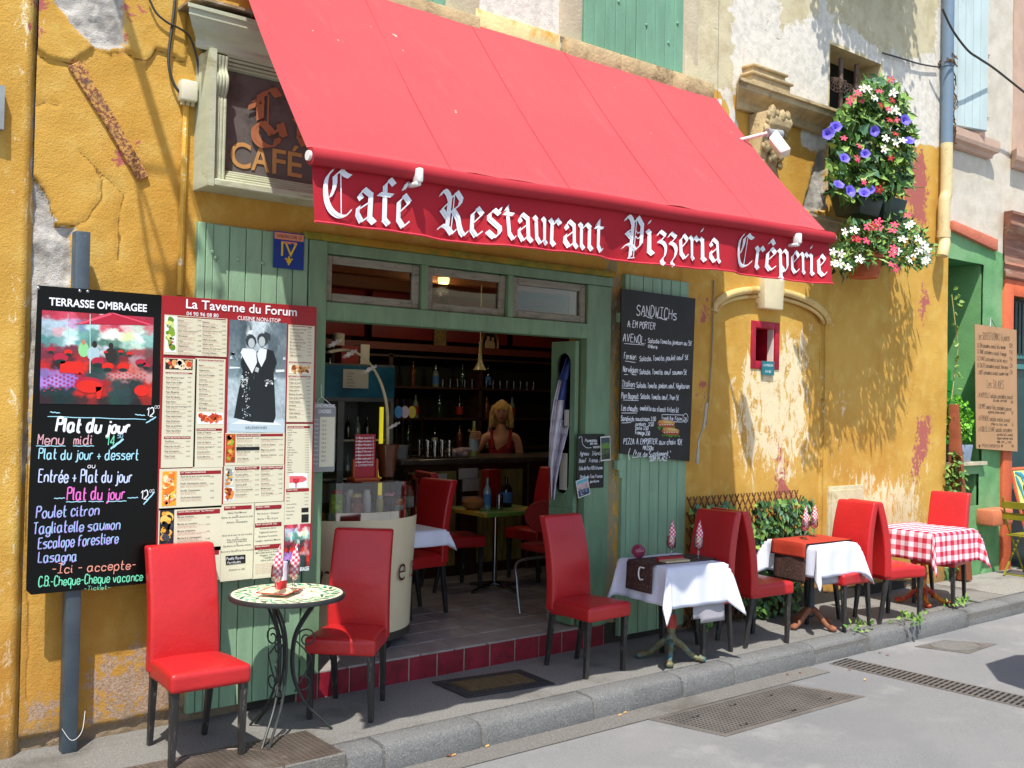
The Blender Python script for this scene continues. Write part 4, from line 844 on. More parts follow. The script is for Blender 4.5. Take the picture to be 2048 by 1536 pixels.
for x,y in ((77,576),(160,582),(176,583)): p=bw_(x,y); m.sphere((p[0],-.152,p[1]),.008,8,5,(1,.5,1))
m.build('screw',mat('steel_screw','a7a9aa',.3,metal=.8),cb,smooth=True)
whp=pr_('white','eef2f6',.5); 
m=MB(); fp(m,'TERRASSE OMBRAGEE',98,610,294,16,bold=.022,res=3); o=m.build('heading',whp,cb)
# the terrace photograph (flat print)
ph=MB(); PM=[pr_('pale_sky','bfe3de'),pr_('canopy_red','b3203a'),pr_('dark_green','16302a'),pr_('chair_red','d9261a'),pr_('cloth_lilac','b9a5e8'),pr_('cloth_pink','e3b8b4'),pr_('magenta_check','b02a5e'),pr_('person_blue','a9c4cc'),pr_('person_green','8ccf8f'),pr_('hair','2b2622'),pr_('canopy_pink','e0526a'),pr_('skin','b98562'),pr_('yellow_wall','c9d070'),pr_('grey_teal','5c8784')]
def shp(mi,pts,k): ph.mi=mi; polyp(ph,pts,YB-.0006-.0003*k)
def terrace(x0,y0,x1,y1,skew=0.):
    def q(mi,P,k): shp(mi,[(x0+(x1-x0)*a,y0+(y1-y0)*b+skew*a) for a,b in P],k)
    def el(mi,cx,cy,rx,ry,k,n=14): q(mi,[(cx+rx*math.cos(-2*math.pi*i/n),cy+ry*math.sin(-2*math.pi*i/n)) for i in range(n)],k)
    q(0,[(0,1),(1,1),(1,0),(0,0)],0); q(12,[(.6,.3),(.75,.3),(.75,.12),(.6,.12)],1); q(13,[(0,.3),(.28,.3),(.28,.14),(0,.1)],1); q(13,[(.85,.38),(1,.38),(1,.2),(.85,.22)],1)
    q(1,[(0,0),(0,.09),(.3,.14),(.42,.08),(.62,.0)],2); q(10,[(.3,.14),(.98,.12),(1,.08),(.62,0),(.45,.03)],2); q(1,[(.45,.1),(.98,.12),(.62,.04)],3)
    q(2,[(0,1),(1,1),(1,.42),(.6,.42),(.3,.36),(0,.36)],1)
    for i in range(70):
        el([3,1,2,2,7,9][i%6],rng.random(),.36+.2*rng.random(),.012+.022*rng.random(),.010+.016*rng.random(),2)
    for i in range(40): el([0,13,12,9,8][i%5],rng.random(),.17+.18*rng.random(),.01+.02*rng.random(),.02+.03*rng.random(),1)
    for i in range(60): el([2,9,1][i%3],rng.random(),.6+.4*rng.random(),.02+.03*rng.random(),.01+.02*rng.random(),3)
    el(8,.38,.42,.055,.09,3); el(11,.38,.33,.025,.035,4); el(7,.47,.45,.065,.08,3); el(9,.48,.35,.026,.04,4); el(9,.63,.46,.065,.08,3); el(9,.63,.36,.026,.035,4)
    el(1,.17,.52,.08,.05,3); el(3,.51,.55,.07,.05,4); el(3,.6,.6,.07,.06,4); el(3,.74,.58,.06,.06,4); el(1,.9,.54,.06,.05,4)
    q(3,[(.16,.66),(.38,.67),(.36,.54),(.17,.54)],4)
    q(4,[(0,.87),(.12,.88),(.4,.78),(.46,.70),(.40,.645),(.0,.68)],5); q(5,[(.72,.74),(.99,.73),(.99,.62),(.55,.62)],5)
    for i in range(9):
        for j in range(7):
            if (i+j)%2: a=.02+i*.045; b=.69+j*.027-(i*.006); q(6,[(a,b+.018),(a+.026,b+.016),(a+.03,b),(a+.004,b)],6)
            if (i+j)%2 and j<4: a=.60+i*.04; b=.635+j*.022; q(3,[(a,b+.012),(a+.02,b+.012),(a+.018,b),(a-.002,b)],6)
    el(1,.42,.79,.14,.09,7); el(3,.42,.81,.12,.07,8); q(3,[(.50,.93),(.53,.93),(.56,.8),(.48,.8)],7); q(2,[(.33,.99),(.52,.99),(.50,.88),(.31,.88)],9); el(1,.9,.83,.1,.08,7); el(3,.92,.85,.07,.05,8); q(0,[(.435,.66),(.445,.66),(.445,.02),(.437,.02)],9); q(0,[(.235,.4),(.242,.4),(.242,.02),(.237,.02)],9)
TG='''b03048 c8405a d05068 b03040 a02838 e0b8c0 c03048 b82840 b0304a a02840
a8c0d0 b0c8d8 c8a0c8 7890b0 b8d8d8 d06070 c04058 e0c0c0 c8d8c8 c87880
90a8b0 d0a8b0 c0e8e0 70a8a0 60908a e8f0e8 f0f8e8 d8e8a8 e8f8f0 90c0b8
508888 70a0a0 d8f0f0 60a0a0 508078 507868 608878 a0c8b8 c0e0d0 80b0a8
803040 803848 703040 802838 508860 c0c8d0 283838 384038 a04850 704848
702838 401820 582028 b02028 50404a 802838 283030 802028 a88890 803038
c02020 301c20 d03018 d82818 203830 204040 902028 c83028 c07068 503038
8068a8 a070b0 9870c0 a02030 304040 384848 c08080 c89090 b87878 c08888
a880d0 b088d0 a070c0 c02020 d02818 a01818 304040 303838 203030 c02818
183030 183030 183038 c02018 d02818 b01818 284040 284040 202c2c d82c18
301820 102828 182828 402020 802020 302020 204038 203838 201c20 902018'''
CG='''5a6c76 4a5a64 c0d0d8 c8d8e0 70828c 5c6e78
64767e 4c5c64 b8c8d0 a8b8c0 56666e 708088
6c7e86 54646c a8bac4 90a0a8 4e5e66 64747c
708890 60727a 98aab4 8898a0 5a6a72 6c7c84
a8bcc4 98acb4 90a2ac 90a2ac a0b4bc a8bcc4
b4c4cc a4b6be 90a2ac 90a2ac a0b2ba aabcc4
a0b2ba 98aab2 90a0a8 90a0a8 94a6ae 9cacb4
b8c8ce b0c0c8 a0b0b8 a0b0b8 b0c0c8 b8c8d0'''
def vcmat(name):
    N=NT(name); a=N.n('ShaderNodeAttribute'); a.attribute_name='pcol'; N.l(a.outputs['Color'],N.b.inputs['Base Color']); N.b.inputs['Roughness'].default_value=.4; MATS[name]=N.m; return N.m
VCM=vcmat('photo_print')
def photogrid(grid,x0,y0,x1,y1,Y,parent,name,sub=9,skew=0.,amp=.25,seed=1):
    C=np.array([[srgb(h) for h in r.split()] for r in grid.split('\n')]); nr,nc=C.shape[:2]; NX=nc*sub; NY=nr*sub
    gx=np.linspace(-.5,nc-.5,NX+1); gy=np.linspace(-.5,nr-.5,NY+1); GX,GY=np.meshgrid(gx,gy,indexing='ij')
    JX=GX+(fbm(GX*2.3,GY*2.3,3,seed)-.5)*1.1; JY=GY+(fbm(GX*2.3+9,GY*2.3,3,seed+3)-.5)*1.1; JX=np.clip(JX,0,nc-1.001); JY=np.clip(JY,0,nr-1.001)
    ix=JX.astype(int); iy=JY.astype(int); fx=(JX-ix)[...,None]; fy=(JY-iy)[...,None]; st=lambda t: np.clip((t-.5)*2.2+.5,0,1); fx=st(fx); fy=st(fy); ix2=np.minimum(ix+1,nc-1); iy2=np.minimum(iy+1,nr-1)
    col=(C[iy,ix]*(1-fx)+C[iy,ix2]*fx)*(1-fy)+(C[iy2,ix]*(1-fx)+C[iy2,ix2]*fx)*fy
    col=np.clip(col*(1+amp*2*(fbm(GX*7,GY*7,3,seed+7)-.5)[...,None]),0,1)
    a=bw_(x0,y0,Y); b=bw_(x1,y1,Y); X=a[0]+(b[0]-a[0])*(GX+.5)/nc; Z=a[1]+(b[1]-a[1])*(GY+.5)/nr
    me=bpy.data.meshes.new(name); vs=np.stack([X,X*0+Y,Z],-1).reshape(-1,3); me.from_pydata(vs.tolist(),[],[(i*(NY+1)+j,i*(NY+1)+j+1,(i+1)*(NY+1)+j+1,(i+1)*(NY+1)+j) for i in range(NX) for j in range(NY)])
    at=me.attributes.new('pcol','FLOAT_COLOR','POINT'); at.data.foreach_set('color',np.concatenate([col,np.ones(col.shape[:2]+(1,))],-1).reshape(-1).astype(np.float32)); return link(name,me,parent,VCM)
def tdetail(x0,y0,x1,y1,parent):
    global ph
    ph=MB()
    def q(mi,P,k): shp(mi,[(x0+(x1-x0)*a,y0+(y1-y0)*b+6*a*(x1-x0)/220) for a,b in P],k)
    def el(mi,cx,cy,rx,ry,k,n=12): q(mi,[(cx+rx*math.cos(-2*math.pi*i/n),cy+ry*math.sin(-2*math.pi*i/n)) for i in range(n)],k)
    q(1,[(.3,.14),(.98,.13),(1,.09),(.62,.01),(.5,.05)],3); q(10,[(.3,.14),(.62,.01),(.64,.03),(.36,.14)],4); q(10,[(.62,.01),(.98,.13),(1,.12),(.66,.01)],4)
    el(8,.38,.41,.05,.08,3); el(11,.38,.33,.02,.03,4); el(7,.47,.45,.06,.08,4); el(9,.48,.35,.024,.038,5); el(9,.63,.46,.055,.08,4); el(9,.63,.36,.022,.033,5)
    for (a,b,r,c) in ((.17,.50,.07,1),(.51,.53,.06,1),(.60,.58,.055,3),(.74,.58,.055,3),(.9,.53,.05,1),(.95,.56,.04,1),(.08,.42,.04,1),(.24,.44,.04,3),(.58,.43,.02,3),(.8,.44,.03,3),(.72,.42,.025,3)): el(c,a,b,r,r*.75,5); el(2,a,b+r*.6,r*.7,r*.35,6)
    q(3,[(.16,.66),(.38,.67),(.36,.54),(.17,.54)],6)
    for i in range(11):
        for j in range(8):
            if (i+j)%2:
                a=.01+i*.036; b=.70+j*.022-(i*.005)
                if a<.42-.02*j: q(6,[(a,b+.014),(a+.020,b+.012),(a+.023,b),(a+.003,b)],6)
                if j<4: a=.60+i*.033; b=.64+j*.02; q(3,[(a,b+.009),(a+.014,b+.009),(a+.013,b),(a-.001,b)],6)
    el(1,.43,.775,.135,.075,7); el(3,.43,.80,.12,.07,8); q(3,[(.50,.93),(.53,.93),(.56,.8),(.49,.8)],8); el(3,.91,.83,.07,.06,7); q(0,[(.435,.66),(.443,.66),(.443,.03),(.437,.03)],9); q(0,[(.235,.3),(.240,.3),(.240,.03),(.237,.03)],9)
    return ph.build('photo_detail',PM,parent)
o=photogrid(TG,84,620,303,810,YB-.0005,cb,'terrace_photo'); tdetail(84,620,303,808,o)
chalk=dict(w=whp,pink=pr_('pink_chalk','e86fc8'),cy=pr_('cyan_chalk','a6dff0'),lav=pr_('lavender_chalk','a48ae0'),mint=pr_('mint_chalk','74dcb0'),sal=pr_('salmon_chalk','e79a86'),rose=pr_('rose_chalk','d8a5ae'),blu=pr_('pale_blue_chalk','c5d3f5'))
def chalkline(col,*a,name='chalk_line',**k):
    for t in a: m=MB(); hp(m,*t,**k); m.build(name,chalk[col],cb)
chalkline('pink',('-PLAT DE JOUR-',145,804,253,807,11),('Plat du jour',134,1000,252,998,25))
chalkline('w',('12',293,832,309,833,18),("00",309,817,320,817,6),('12',281,998,297,998,18),("00",299,985,309,985,6),('ou',175,936,192,936,10))
chalkline('w',('Plat du jour',112,862,262,866,27),shear=.22); 
m=MB(); hp(m,'Plat du jour',112,862,262,866,27,th=5.2,shear=.22,Y=YB-.0006); m.build('chalk_line',whp,cb)
chalkline('rose',('Menu',75,889,130,889,21),('midi',147,889,187,889,20))
chalkline('mint',('14',212,891,232,890,20),('C.B.-Cheque-Cheque vacance',77,1173,287,1161,19),('-Ticket-',168,1181,222,1178,8))
chalkline('cy',('Plat du jour + dessert',77,918,279,919,21),("50",235,876,247,875,8))
chalkline('blu',('Entrée + Plat du jour',77,964,266,964,25))
chalkline('lav',('Poulet citron',72,1036,200,1030,22),('Tagliatelle saumon',66,1068,242,1058,22),('Escalope forestiere',76,1098,238,1086,22),('Lasagna',76,1125,155,1122,21))
m=MB()
for s_ in (('Poulet citron',73,1035,201,1029,22),('Tagliatelle saumon',67,1067,243,1057,22),('Escalope forestiere',77,1097,239,1085,22),('Lasagna',77,1124,156,1121,21)): hp(m,*s_,th=1.,Y=YB-.0008)
m.build('chalk_line',chalk['cy'],cb)
chalkline('sal',('-Ici - accepte-',104,1147,274,1137,18))
m=MB()
for (x0,y0,x1,y1,t) in ((95,833,292,839,1.6),(72,892,131,892,1.6),(146,892,188,892,1.6),(132,1004,172,1003,1.5),(177,1003,207,1003,1.5),(213,1003,253,1002,1.5),(108,997,130,996,1.6),(255,996,276,995,1.6),(100,824,120,826,1.8),(270,829,290,831,1.8),(292,846,312,834,2.4),(221,898,247,878,4),(287,1009,309,984,2.6)):
    a=bw_(x0,y0); b=bw_(x1,y1); ribbon(m,[Vector((a[0]+(b[0]-a[0])*k/8,a[1]+(b[1]-a[1])*k/8+.0015*math.sin(k*2.),0)) for k in range(9)],hpx(x0,y0,t),YB-.0004)
m.build('underline',chalk['cy'],cb)
# printed menu
pb=thing('printed_menu_board','tall red printed restaurant menu board with cream panels and an old photograph of two women','menu board',(2.33,-.15,.81))
m=MB(); m.prism([(1.888,.808),(2.72,.822),(2.775,.84),(2.79,.885),(2.79,2.30),(2.785,2.322),(1.888,2.318)],-.150,-.144); m.build('board',redb,pb)
m=MB(); fp(m,'La Taverne du Forum',372,616,594,19,bold=.012,res=3); fp(m,'04 90 96 08 80',373,630.5,437,8.,bold=.006); fp(m,'CUISINE NON-STOP',475,639.5,561,8.5,bold=.006); fp(m,'OMBRAGÉE',591,1143,618,8,bold=.02)
m.build('heading',whp,pb)
cp=MB(); hd=MB(); hw=MB(); bt=MB(); rt_=MB()
rdl=random.Random(3)
def panel(x0,y0,x1,y1): cp=MB(); rectp(cp,x0,y0,x1,y1,YB-.001); cp.build('menu_panel',crb,pb)
def header(s,x0,x1,y,h=4.6):
    hd=MB(); rectp(hd,x0,y,x1,y+h,YB-.0014); hd.build('panel_header',mat('header_red','8c1a24',.4),pb); fp(hw,s,x0+2,y+h-1,min(x0+2+len(s)*2.6,x1-1),h-2,Y=YB-.0022,bold=.02)
def lines(items,x0,x1,y,dy,nd=2,price=True,h=3.2,step=2.2):
    for it in items:
        fp(bt,it,x0,y,min(x0+len(it)*1.75*h/3.2,x1-8),h,Y=YB-.0016,bold=.008,res=1)
        if price: fp(bt,rdl.choice(['10,00€','12,00€','12,50€','13,00€','14,50€','9,50€','16,00€']),x1-8,y,x1-.5,h*.85,Y=YB-.0016,res=1)
        for k in range(nd):
            n_=rdl.randint(9,20); wd=(x1-x0-10)*rdl.uniform(.5,1.)
            s_=' '.join(rdl.sample(['tomates','salade verte','olives','oignons','basilic','fromage','anchois','thon','chèvre','jambon','câpres','oeuf','poivrons','frites'],4)); s_=s_[:max(6,int(wd/1.3))]
            fp(rt_,s_,x0,y+step*(k+1),x0+wd,2.,Y=YB-.0016,res=1)
        y+=dy
for r_ in ((329,629,453,714),(327,715.5,389,934),(391,716,446,934),(577,649,625,844),(572.5,848,621,1047),(451,866,568,929),(448,931.5,567,1002),(319,938,443,1014.5),(317.5,1017,442,1100),(316,1102,440,1160),(444,1009,506,1157),(508.5,1006,566,1152)): panel(*r_)
header('NOS SALADES',355,452,634); lines(['Niçoise','Arlésienne','Salade Chèvre chaud au miel','Camarguaise','Océane','Végétarienne','Soleil'],356,403,642,10.2,3); lines(['Paysanne','Monsieur Seguin','Camembert rôti au miel','Thonenoise','Salade de poulpe','Salade verte','Assiette de charcuterie','Fromage Palantin'],405,452,645,8.8,2)
header('LA PIZZA "MAISON"',331,385,744); lines(['Pizza Monsieur Seguin','Pizza Fruits de Mer','Pizza Pepperoni','Pizza Margarita','Pizza Bolognaise','Pizza Reine','Pizza aux trois fromages','Pizza Andalouse','Pizza végétarienne','Pizza Arlésienne','Pizza du pacifique','Pizza Napolitaine'],332,383,756,9.7,2)
header('PIZZA BLANCHE "MAISON"',328,381,873); lines(['Tartiflette','Pizza Lune de miel','Pizza Norvégienne','Pizza Poulet'],329,380,884,9.9,2)
header('NOS PATES AUX TROIS SAUCES',398,448,719); lines(['Nature','Végétarienne','Aux trois Fromages','Carbonara','Bolognaise','Au Pistou','Arlésienne','Saumon','4 Fromages','Mr Seguin'],398,446,732,9.5,2)
header('FORMULE RAPIDE',393,444,857); lines(['Soupe à l\'oignon','Soupe de Poissons','Soupe de légumes','Omelette champignons','Omelette jambon','Croque Monsieur'],394,443,866,9.8,2)
header('PLATS ENFANTS',580,624,651); lines(['Fondant au chocolat','Tarte aux pommes','Crème brûlée','Tarte au citron','Mousse au chocolat','Île flottante','Baba au rhum','Sorbet','Café gourmand'],580,623,659,6.6,1); 
header('NOS CREPES SALEES',578,622,723); header('NOS CREPES SUCREES',577,621,751); lines(['Crêpe au sucre','Crêpe au miel','Crêpe Nutella','Crêpe marron','Banane chocolat','Poire belle Hélène','Crêpe Suzette','Normande','Flambée','Café liégeois','Chantilly'],578,621,759,7.6,1)
header('NOS BOISSONS',575,620,852); lines(['Perrier','Jus de fruits','Vittel','Coca','Limonade','Sirop','Thé','Diabolo','Café crème','Bière pression','Chocolat','Kir','Pastis','Martini','Muscat','Porto','Whisky','Digestif'],575,618,861,5.0,0,h=2.6)
header('NOS VINS',572,618,978); lines(['Rosé','Rouge','Blanc','Côtes du Rhône','Pichet 25cl','Pichet 50cl','Bouteille','Cuvée'],573,617,989,7.0,0,h=2.6)
header('LE COIN DU BOUCHER',473,566,868); lines(['Entrecôte de boeuf','Tartare du Taureau','Pavé de Taureau','Côte d\'Agneau'],474,518,878,13.5,3); lines(['Poulet façon Arlésienne','Confit de Canard','Magret de canard','Escalope milanaise'],522,566,880,10.5,2)
header('AUTOUR DE LA MER',470,519,934); lines(['Filet de loup','Dorade grillée','Encornet farcis','Saumon grillé','Thon à la provençale','Sole meunière'],471,518,941,10,2); header('NOS CREPES SALEES',522,566,933); lines(['Jambon fromage','Forestière','Complète','Savoyarde','Méditerranée','Trois fromages'],522,565,940,9.6,2)
header('LA TABLE ARLESIENNE',360,442,943); lines(['Aïoli de la mer et ses moules','Paella Camarguaise maison','Rouille Camarguaise','Anchoïade Arlésienne'],361,428,955,14,3,h=3.8)
header('NOS SPECIALITES "les Moules"',354,440,1022); lines(['Moules marinière','Moules au roquefort','Moules Arlésienne','Moules à la Camarguaise','Moules au curry'],355,420,1036,14.2,3,h=3.8)
header('MENU 17€',448,503,1013,5); header('MENU 14€50',511,563,1012,5); header('PLAT DU JOUR 12€',510,563,1047,5); header('MENU ENFANT',509,562,1091,5); header('FORMULES',390,438,1104,5)
def cen(s,xc,y,h=4.,m=None):
    wd=len(s)*.52*h; fp(m or bt,s,xc-wd/2,y,xc+wd/2,h,Y=YB-.0016,bold=.006,res=1)
for s_,y in (('Salade Oeuf Mimosa',1028),('Ou',1033),('Salade de chèvre chaud au miel',1037.5),('Ou',1042),('Assiette Camarguaise',1047),('Aïoli de la mer et ses moules',1073.5),('Ou',1077),('Duo seiches poulpes',1082),('saisis à la planche',1086),('Ou',1090),('Gardianne de taureau maison',1095),('Ou',1102),('Encornet farcis à la Provençale',1106),('Dessert ou café',1142)): cen(s_,474,y)
for s_,y in (('Servi uniquement le midi',1021),('Plat du Jour + Dessert',1029.5),('Ou',1034),('Entrée + Plat du Jour',1040),('Poulet au citron',1059),('Tagliatelle Saumon',1067),('Escalope Forestière',1075),('Lasagne calabraise Maison',1084),('Steak haché + Frites',1103),('Mini pizza jambon fromage',1108),('Nuggets + Frites',1113),('+ DESSERT',1118),('Glace petit pot',1123)): cen(s_,536,y,3.8)
for k in range(7): cen('toutes nos viandes sont servies garnies prix nets',536,1130+k*3.1-.4*0,2.0,rt_)

for mm_,nm,mt_ in ((hw,'header_text',pr_('header_white','eadfd0')),(bt,'menu_text',pr_('menu_black','3b3734')),(rt_,'small_print',pr_('menu_red','b5806a'))): o=mm_.build(nm,mt_,pb); o['kind']='stuff'
def food(x0,y0,x1,y1,cols,n=40,rr=.16,back=None):
    m=MB(); ms=[pr_('f'+c,c) for c in cols]; Y=YB-.0018
    m.mi=0; rectp(m,x0,y0,x1,y1,Y); wd=x1-x0; hh=y1-y0; s_=min(wd,hh)
    for i in range(n):
        r=s_*rr*(.5+rng.random()); asp_=.4+.6*rng.random(); an=rng.random()*3.14; cx=x0+r*.9+(wd-1.8*r)*rng.random(); cy=y0+r*.9+(hh-1.8*r)*rng.random()
        m.mi=1+int(rng.integers(len(cols)-1)); polyp(m,[(cx+r*(math.cos(t)*math.cos(an)-asp_*math.sin(t)*math.sin(an)),cy+r*(math.cos(t)*math.sin(an)+asp_*math.sin(t)*math.cos(an))) for t in [-k*2*math.pi/9 for k in range(9)]],Y-.0002*(1+i%9))
    m.build('food_photo',ms,pb)
food(331,632,352,705,['e8ecec','8db52a','b8cf3a','5c8a1e','d8e08a','c24a3a','f2f2ea','7fa32a'],44,.22); food(331,717,385,740,['2a2320','c8452a','e8c9a0','f0e2c8','8a2a1a','d8a060'],34,.22)
food(395,825,446,848,['eef0ee','d9552a','e0703a','c03e1e','f08a50','a83a1a'],44,.2); food(579,730,621,748,['efe6d2','c08a4a','8a4a20','e0b070','5a2a1a','d8a060'],30,.2); food(452,868,470,925,['b04a1e','e07a2a','8fae2a','7a3a1a','c85a20','f0a050'],40,.24)
food(449,934,468,972,['c0c8c4','8a948c','e8b040','d87a2a','5a6a5a','e8e0c8'],30,.22); food(449,974,468,1001,['d8e4ea','c05a1e','e08a3a','8a3a1a','f0b060'],24,.24); food(325,943,352,1011,['e8a020','f0c040','e07820','d85a1a','f0d8a8','e8b898'],50,.2); food(320,1021,347,1088,['23262c','15181e','3c424c','e0a030','e8c060','0e1014'],46,.26)
m=MB(); m.mi=0; rectp(m,579,947,614,975,YB-.0018); m.mi=1; polyp(m,[(579,966),(606,964),(613,960),(613,956),(606,952),(579,952)],YB-.0021); m.mi=2; polyp(m,[(585,957),(587,965),(592,968),(597,965),(599,957)],YB-.0024); rectp(m,591,968,593,975,YB-.0024); m.build('wine_drawing',[pr_('white2','e6e6ea'),pr_('rosewine','d8616a'),pr_('redwine','c42a3a')],pb)
m=MB(); rectp(m,472.5,894,519,900,YB-.0025); rectp(m,603,1016,617,1024,YB-.0025); rectp(m,603,1029,617,1044,YB-.0025); m.build('black_tape',pr_('tape','141414'),pb)
m=MB(); m.mi=0; polyp(m,[(452,1130),(491,1126),(491,1109),(451,1112)],YB-.003); m.build('taped_note',pr_('tape','141414'),pb)
m=MB(); hp(m,'Paella Royale',453,1120,488,1117,5,Y=YB-.0034); hp(m,'Parrillades',455,1128,482,1125,4.5,Y=YB-.0034); m.build('chalk_line',whp,pb)
ph=MB(); 
for y_ in ():pass
o=photogrid(TG,570,1050,618,1132,YB-.0016,pb,'terrace_photo',sub=5,seed=4)
# old postcard of two women (flat print)
ph=MB(); GM=[pr_('card_pale','b9ccd4'),pr_('card_mid','7c8f98'),pr_('card_dark','333c42'),pr_('card_black','1c2226'),pr_('card_white','dfe8ec'),pr_('card_face','b4bfc2'),pr_('card_grey','55636b')]
def sq(mi,P,k): shp(mi,[(459+(569-459)*a/100,639+(863-639)*b/200+ a*.06) for a,b in P],k+2)
photogrid(CG,459,639,569,863+5,YB-.0008,pb,'old_photograph',sub=8,seed=8,amp=.35)
for i in range(30): a=rng.random()*100; b=60+rng.random()*14; sq([1,6,0][i%3],[(a,b+3),(a+5,b+2),(a+4,b-3),(a,b-2)],3)
sq(4,[(0,88),(20,86),(18,84),(0,84)],3); sq(4,[(84,90),(100,88),(100,84),(84,85)],3); sq(0,[(0,200),(100,197),(100,174),(0,176)],2); sq(4,[(4,186),(96,184),(80,176),(20,178)],3)
sq(3,[(8,175),(42,181),(46,170),(44,100),(47,80),(44,60),(26,54),(20,78),(24,90),(14,140)],4); sq(3,[(42,180),(80,180),(84,168),(82,120),(80,90),(86,72),(80,52),(64,48),(50,54),(46,80),(44,110)],5)
sq(4,[(41,94),(50,74),(48,54),(42,50),(24,50),(20,58),(30,76)],6); sq(4,[(58,82),(66,66),(68,50),(56,48),(50,58),(52,70)],7)
for x,y,c in ((39,38,5),(60,34,5)):
    sq(2,[(x+10*math.cos(-t),y-2+11*math.sin(-t)) for t in [k*.6 for k in range(11)]],8); sq(c,[(x+6*math.cos(-t)+(-1 if x>50 else 1),y+2+9*math.sin(-t)) for t in [k*.6 for k in range(11)]],9)
sq(4,[(33,24),(42,24),(42,17),(35,18)],9); sq(2,[(62,28),(74,32),(74,22),(64,18)],9)
for i in range(34):
    cx,cy=((28,108) if i%2 else (70,108)); a=cx+rng.normal()*4.5; b=cy+rng.normal()*5; sq(4,[(a,b+2.4),(a+2,b),(a,b-2.4),(a-2,b)],9)
for i in range(60): b=85+rng.random()*90; a=28+ (b-85)*.04+rng.normal()*4; sq(4 if i%3 else 1,[(a,b+1.2),(a+.9,b),(a,b-1.2),(a-.9,b)],9)
sq(5,[(46,90),(52,92),(54,84),(48,82)],9)
ph.build('photo_figure',GM,pb)
m=MB(); fp(m,'ARLÉSIENNES',490,857,534,4.2,Y=YB-.0045); m.build('caption',pr_('card_dark','333c42'),pb)
# post
m=MB(); pole_m=mat('slate_blue_steel','4d5962',.45,.15,5,.15,80,.25,dirt='7a8790',ds=14,dlo=.62,dhi=.75)
x=1.488; m.box(x-.036,x+.036,-.135,-.062,.0,2.61); o=m.build('steel_post',pole_m,bev=.007); tag(o,'grey-blue square steel post standing against the ochre wall behind the chalk board','post')
m=MB(); P=[(x-.042,-.14,.13),(x-.0,-.16,.07),(x+.05,-.15,.10),(x+.075,-.11,.19)]; m.tube(smooth_pts(P,5),.0013,5); o=m.build('loose_wire',wplast); tag(o,'thin white wire looped round the foot of the steel post','wire')
# ================================================================ CHAIRS
red=mat('red_leather','b61d20',.42,.07,3,.22,34,spec=.5,coat=.12); ebony=mat('worn_black_legs','2e2c2b',.42,.3,8,.15,90,dirt='6b6863',ds=22,dlo=.56,dhi=.68,map=(2,2,.5))
def rbox(hx,hy,hz,r,n=9,fn=None):
    m=MB(); 
    g=np.linspace(-1,1,n); vid={}; vs=[]
    def vert(p):
        k=tuple(np.round(p,5))
        if k in vid: return vid[k]
        q_=np.array(p)*np.array([hx,hy,hz]); inn=np.clip(q_,[-hx+r,-hy+r,-hz+r],[hx-r,hy-r,hz-r]); d=q_-inn; L=np.linalg.norm(d)
        if L>1e-9: q_=inn+d/L*r
        if fn: q_=fn(q_,p)
        vid[k]=len(vs); vs.append(tuple(q_)); return vid[k]
    # concentrate samples near the edges
    e=1-1.2*r/np.array([hx,hy,hz]); G_=[]
    for a in range(3):
        c=np.linspace(-e[a],e[a],n-6+1); G_.append(np.unique(np.round(np.concatenate([[-1,-1+(1-e[a])*.25,-1+(1-e[a])*.6],c,[1-(1-e[a])*.6,1-(1-e[a])*.25,1]]),5)))
    fs=[]
    for ax in range(3):
        b_,c_=[i for i in range(3) if i!=ax]
        for s_ in (-1,1):
            for i in range(len(G_[b_])-1):
                for j in range(len(G_[c_])-1):
                    q=[]
                    for (u,v) in ((i,j),(i+1,j),(i+1,j+1),(i,j+1)):
                        p=[0,0,0]; p[ax]=s_; p[b_]=G_[b_][u]; p[c_]=G_[c_][v]; q.append(vert(p))
                    fs.append(q if s_>0 else q[::-1])
    m.add(vs,fs); return m
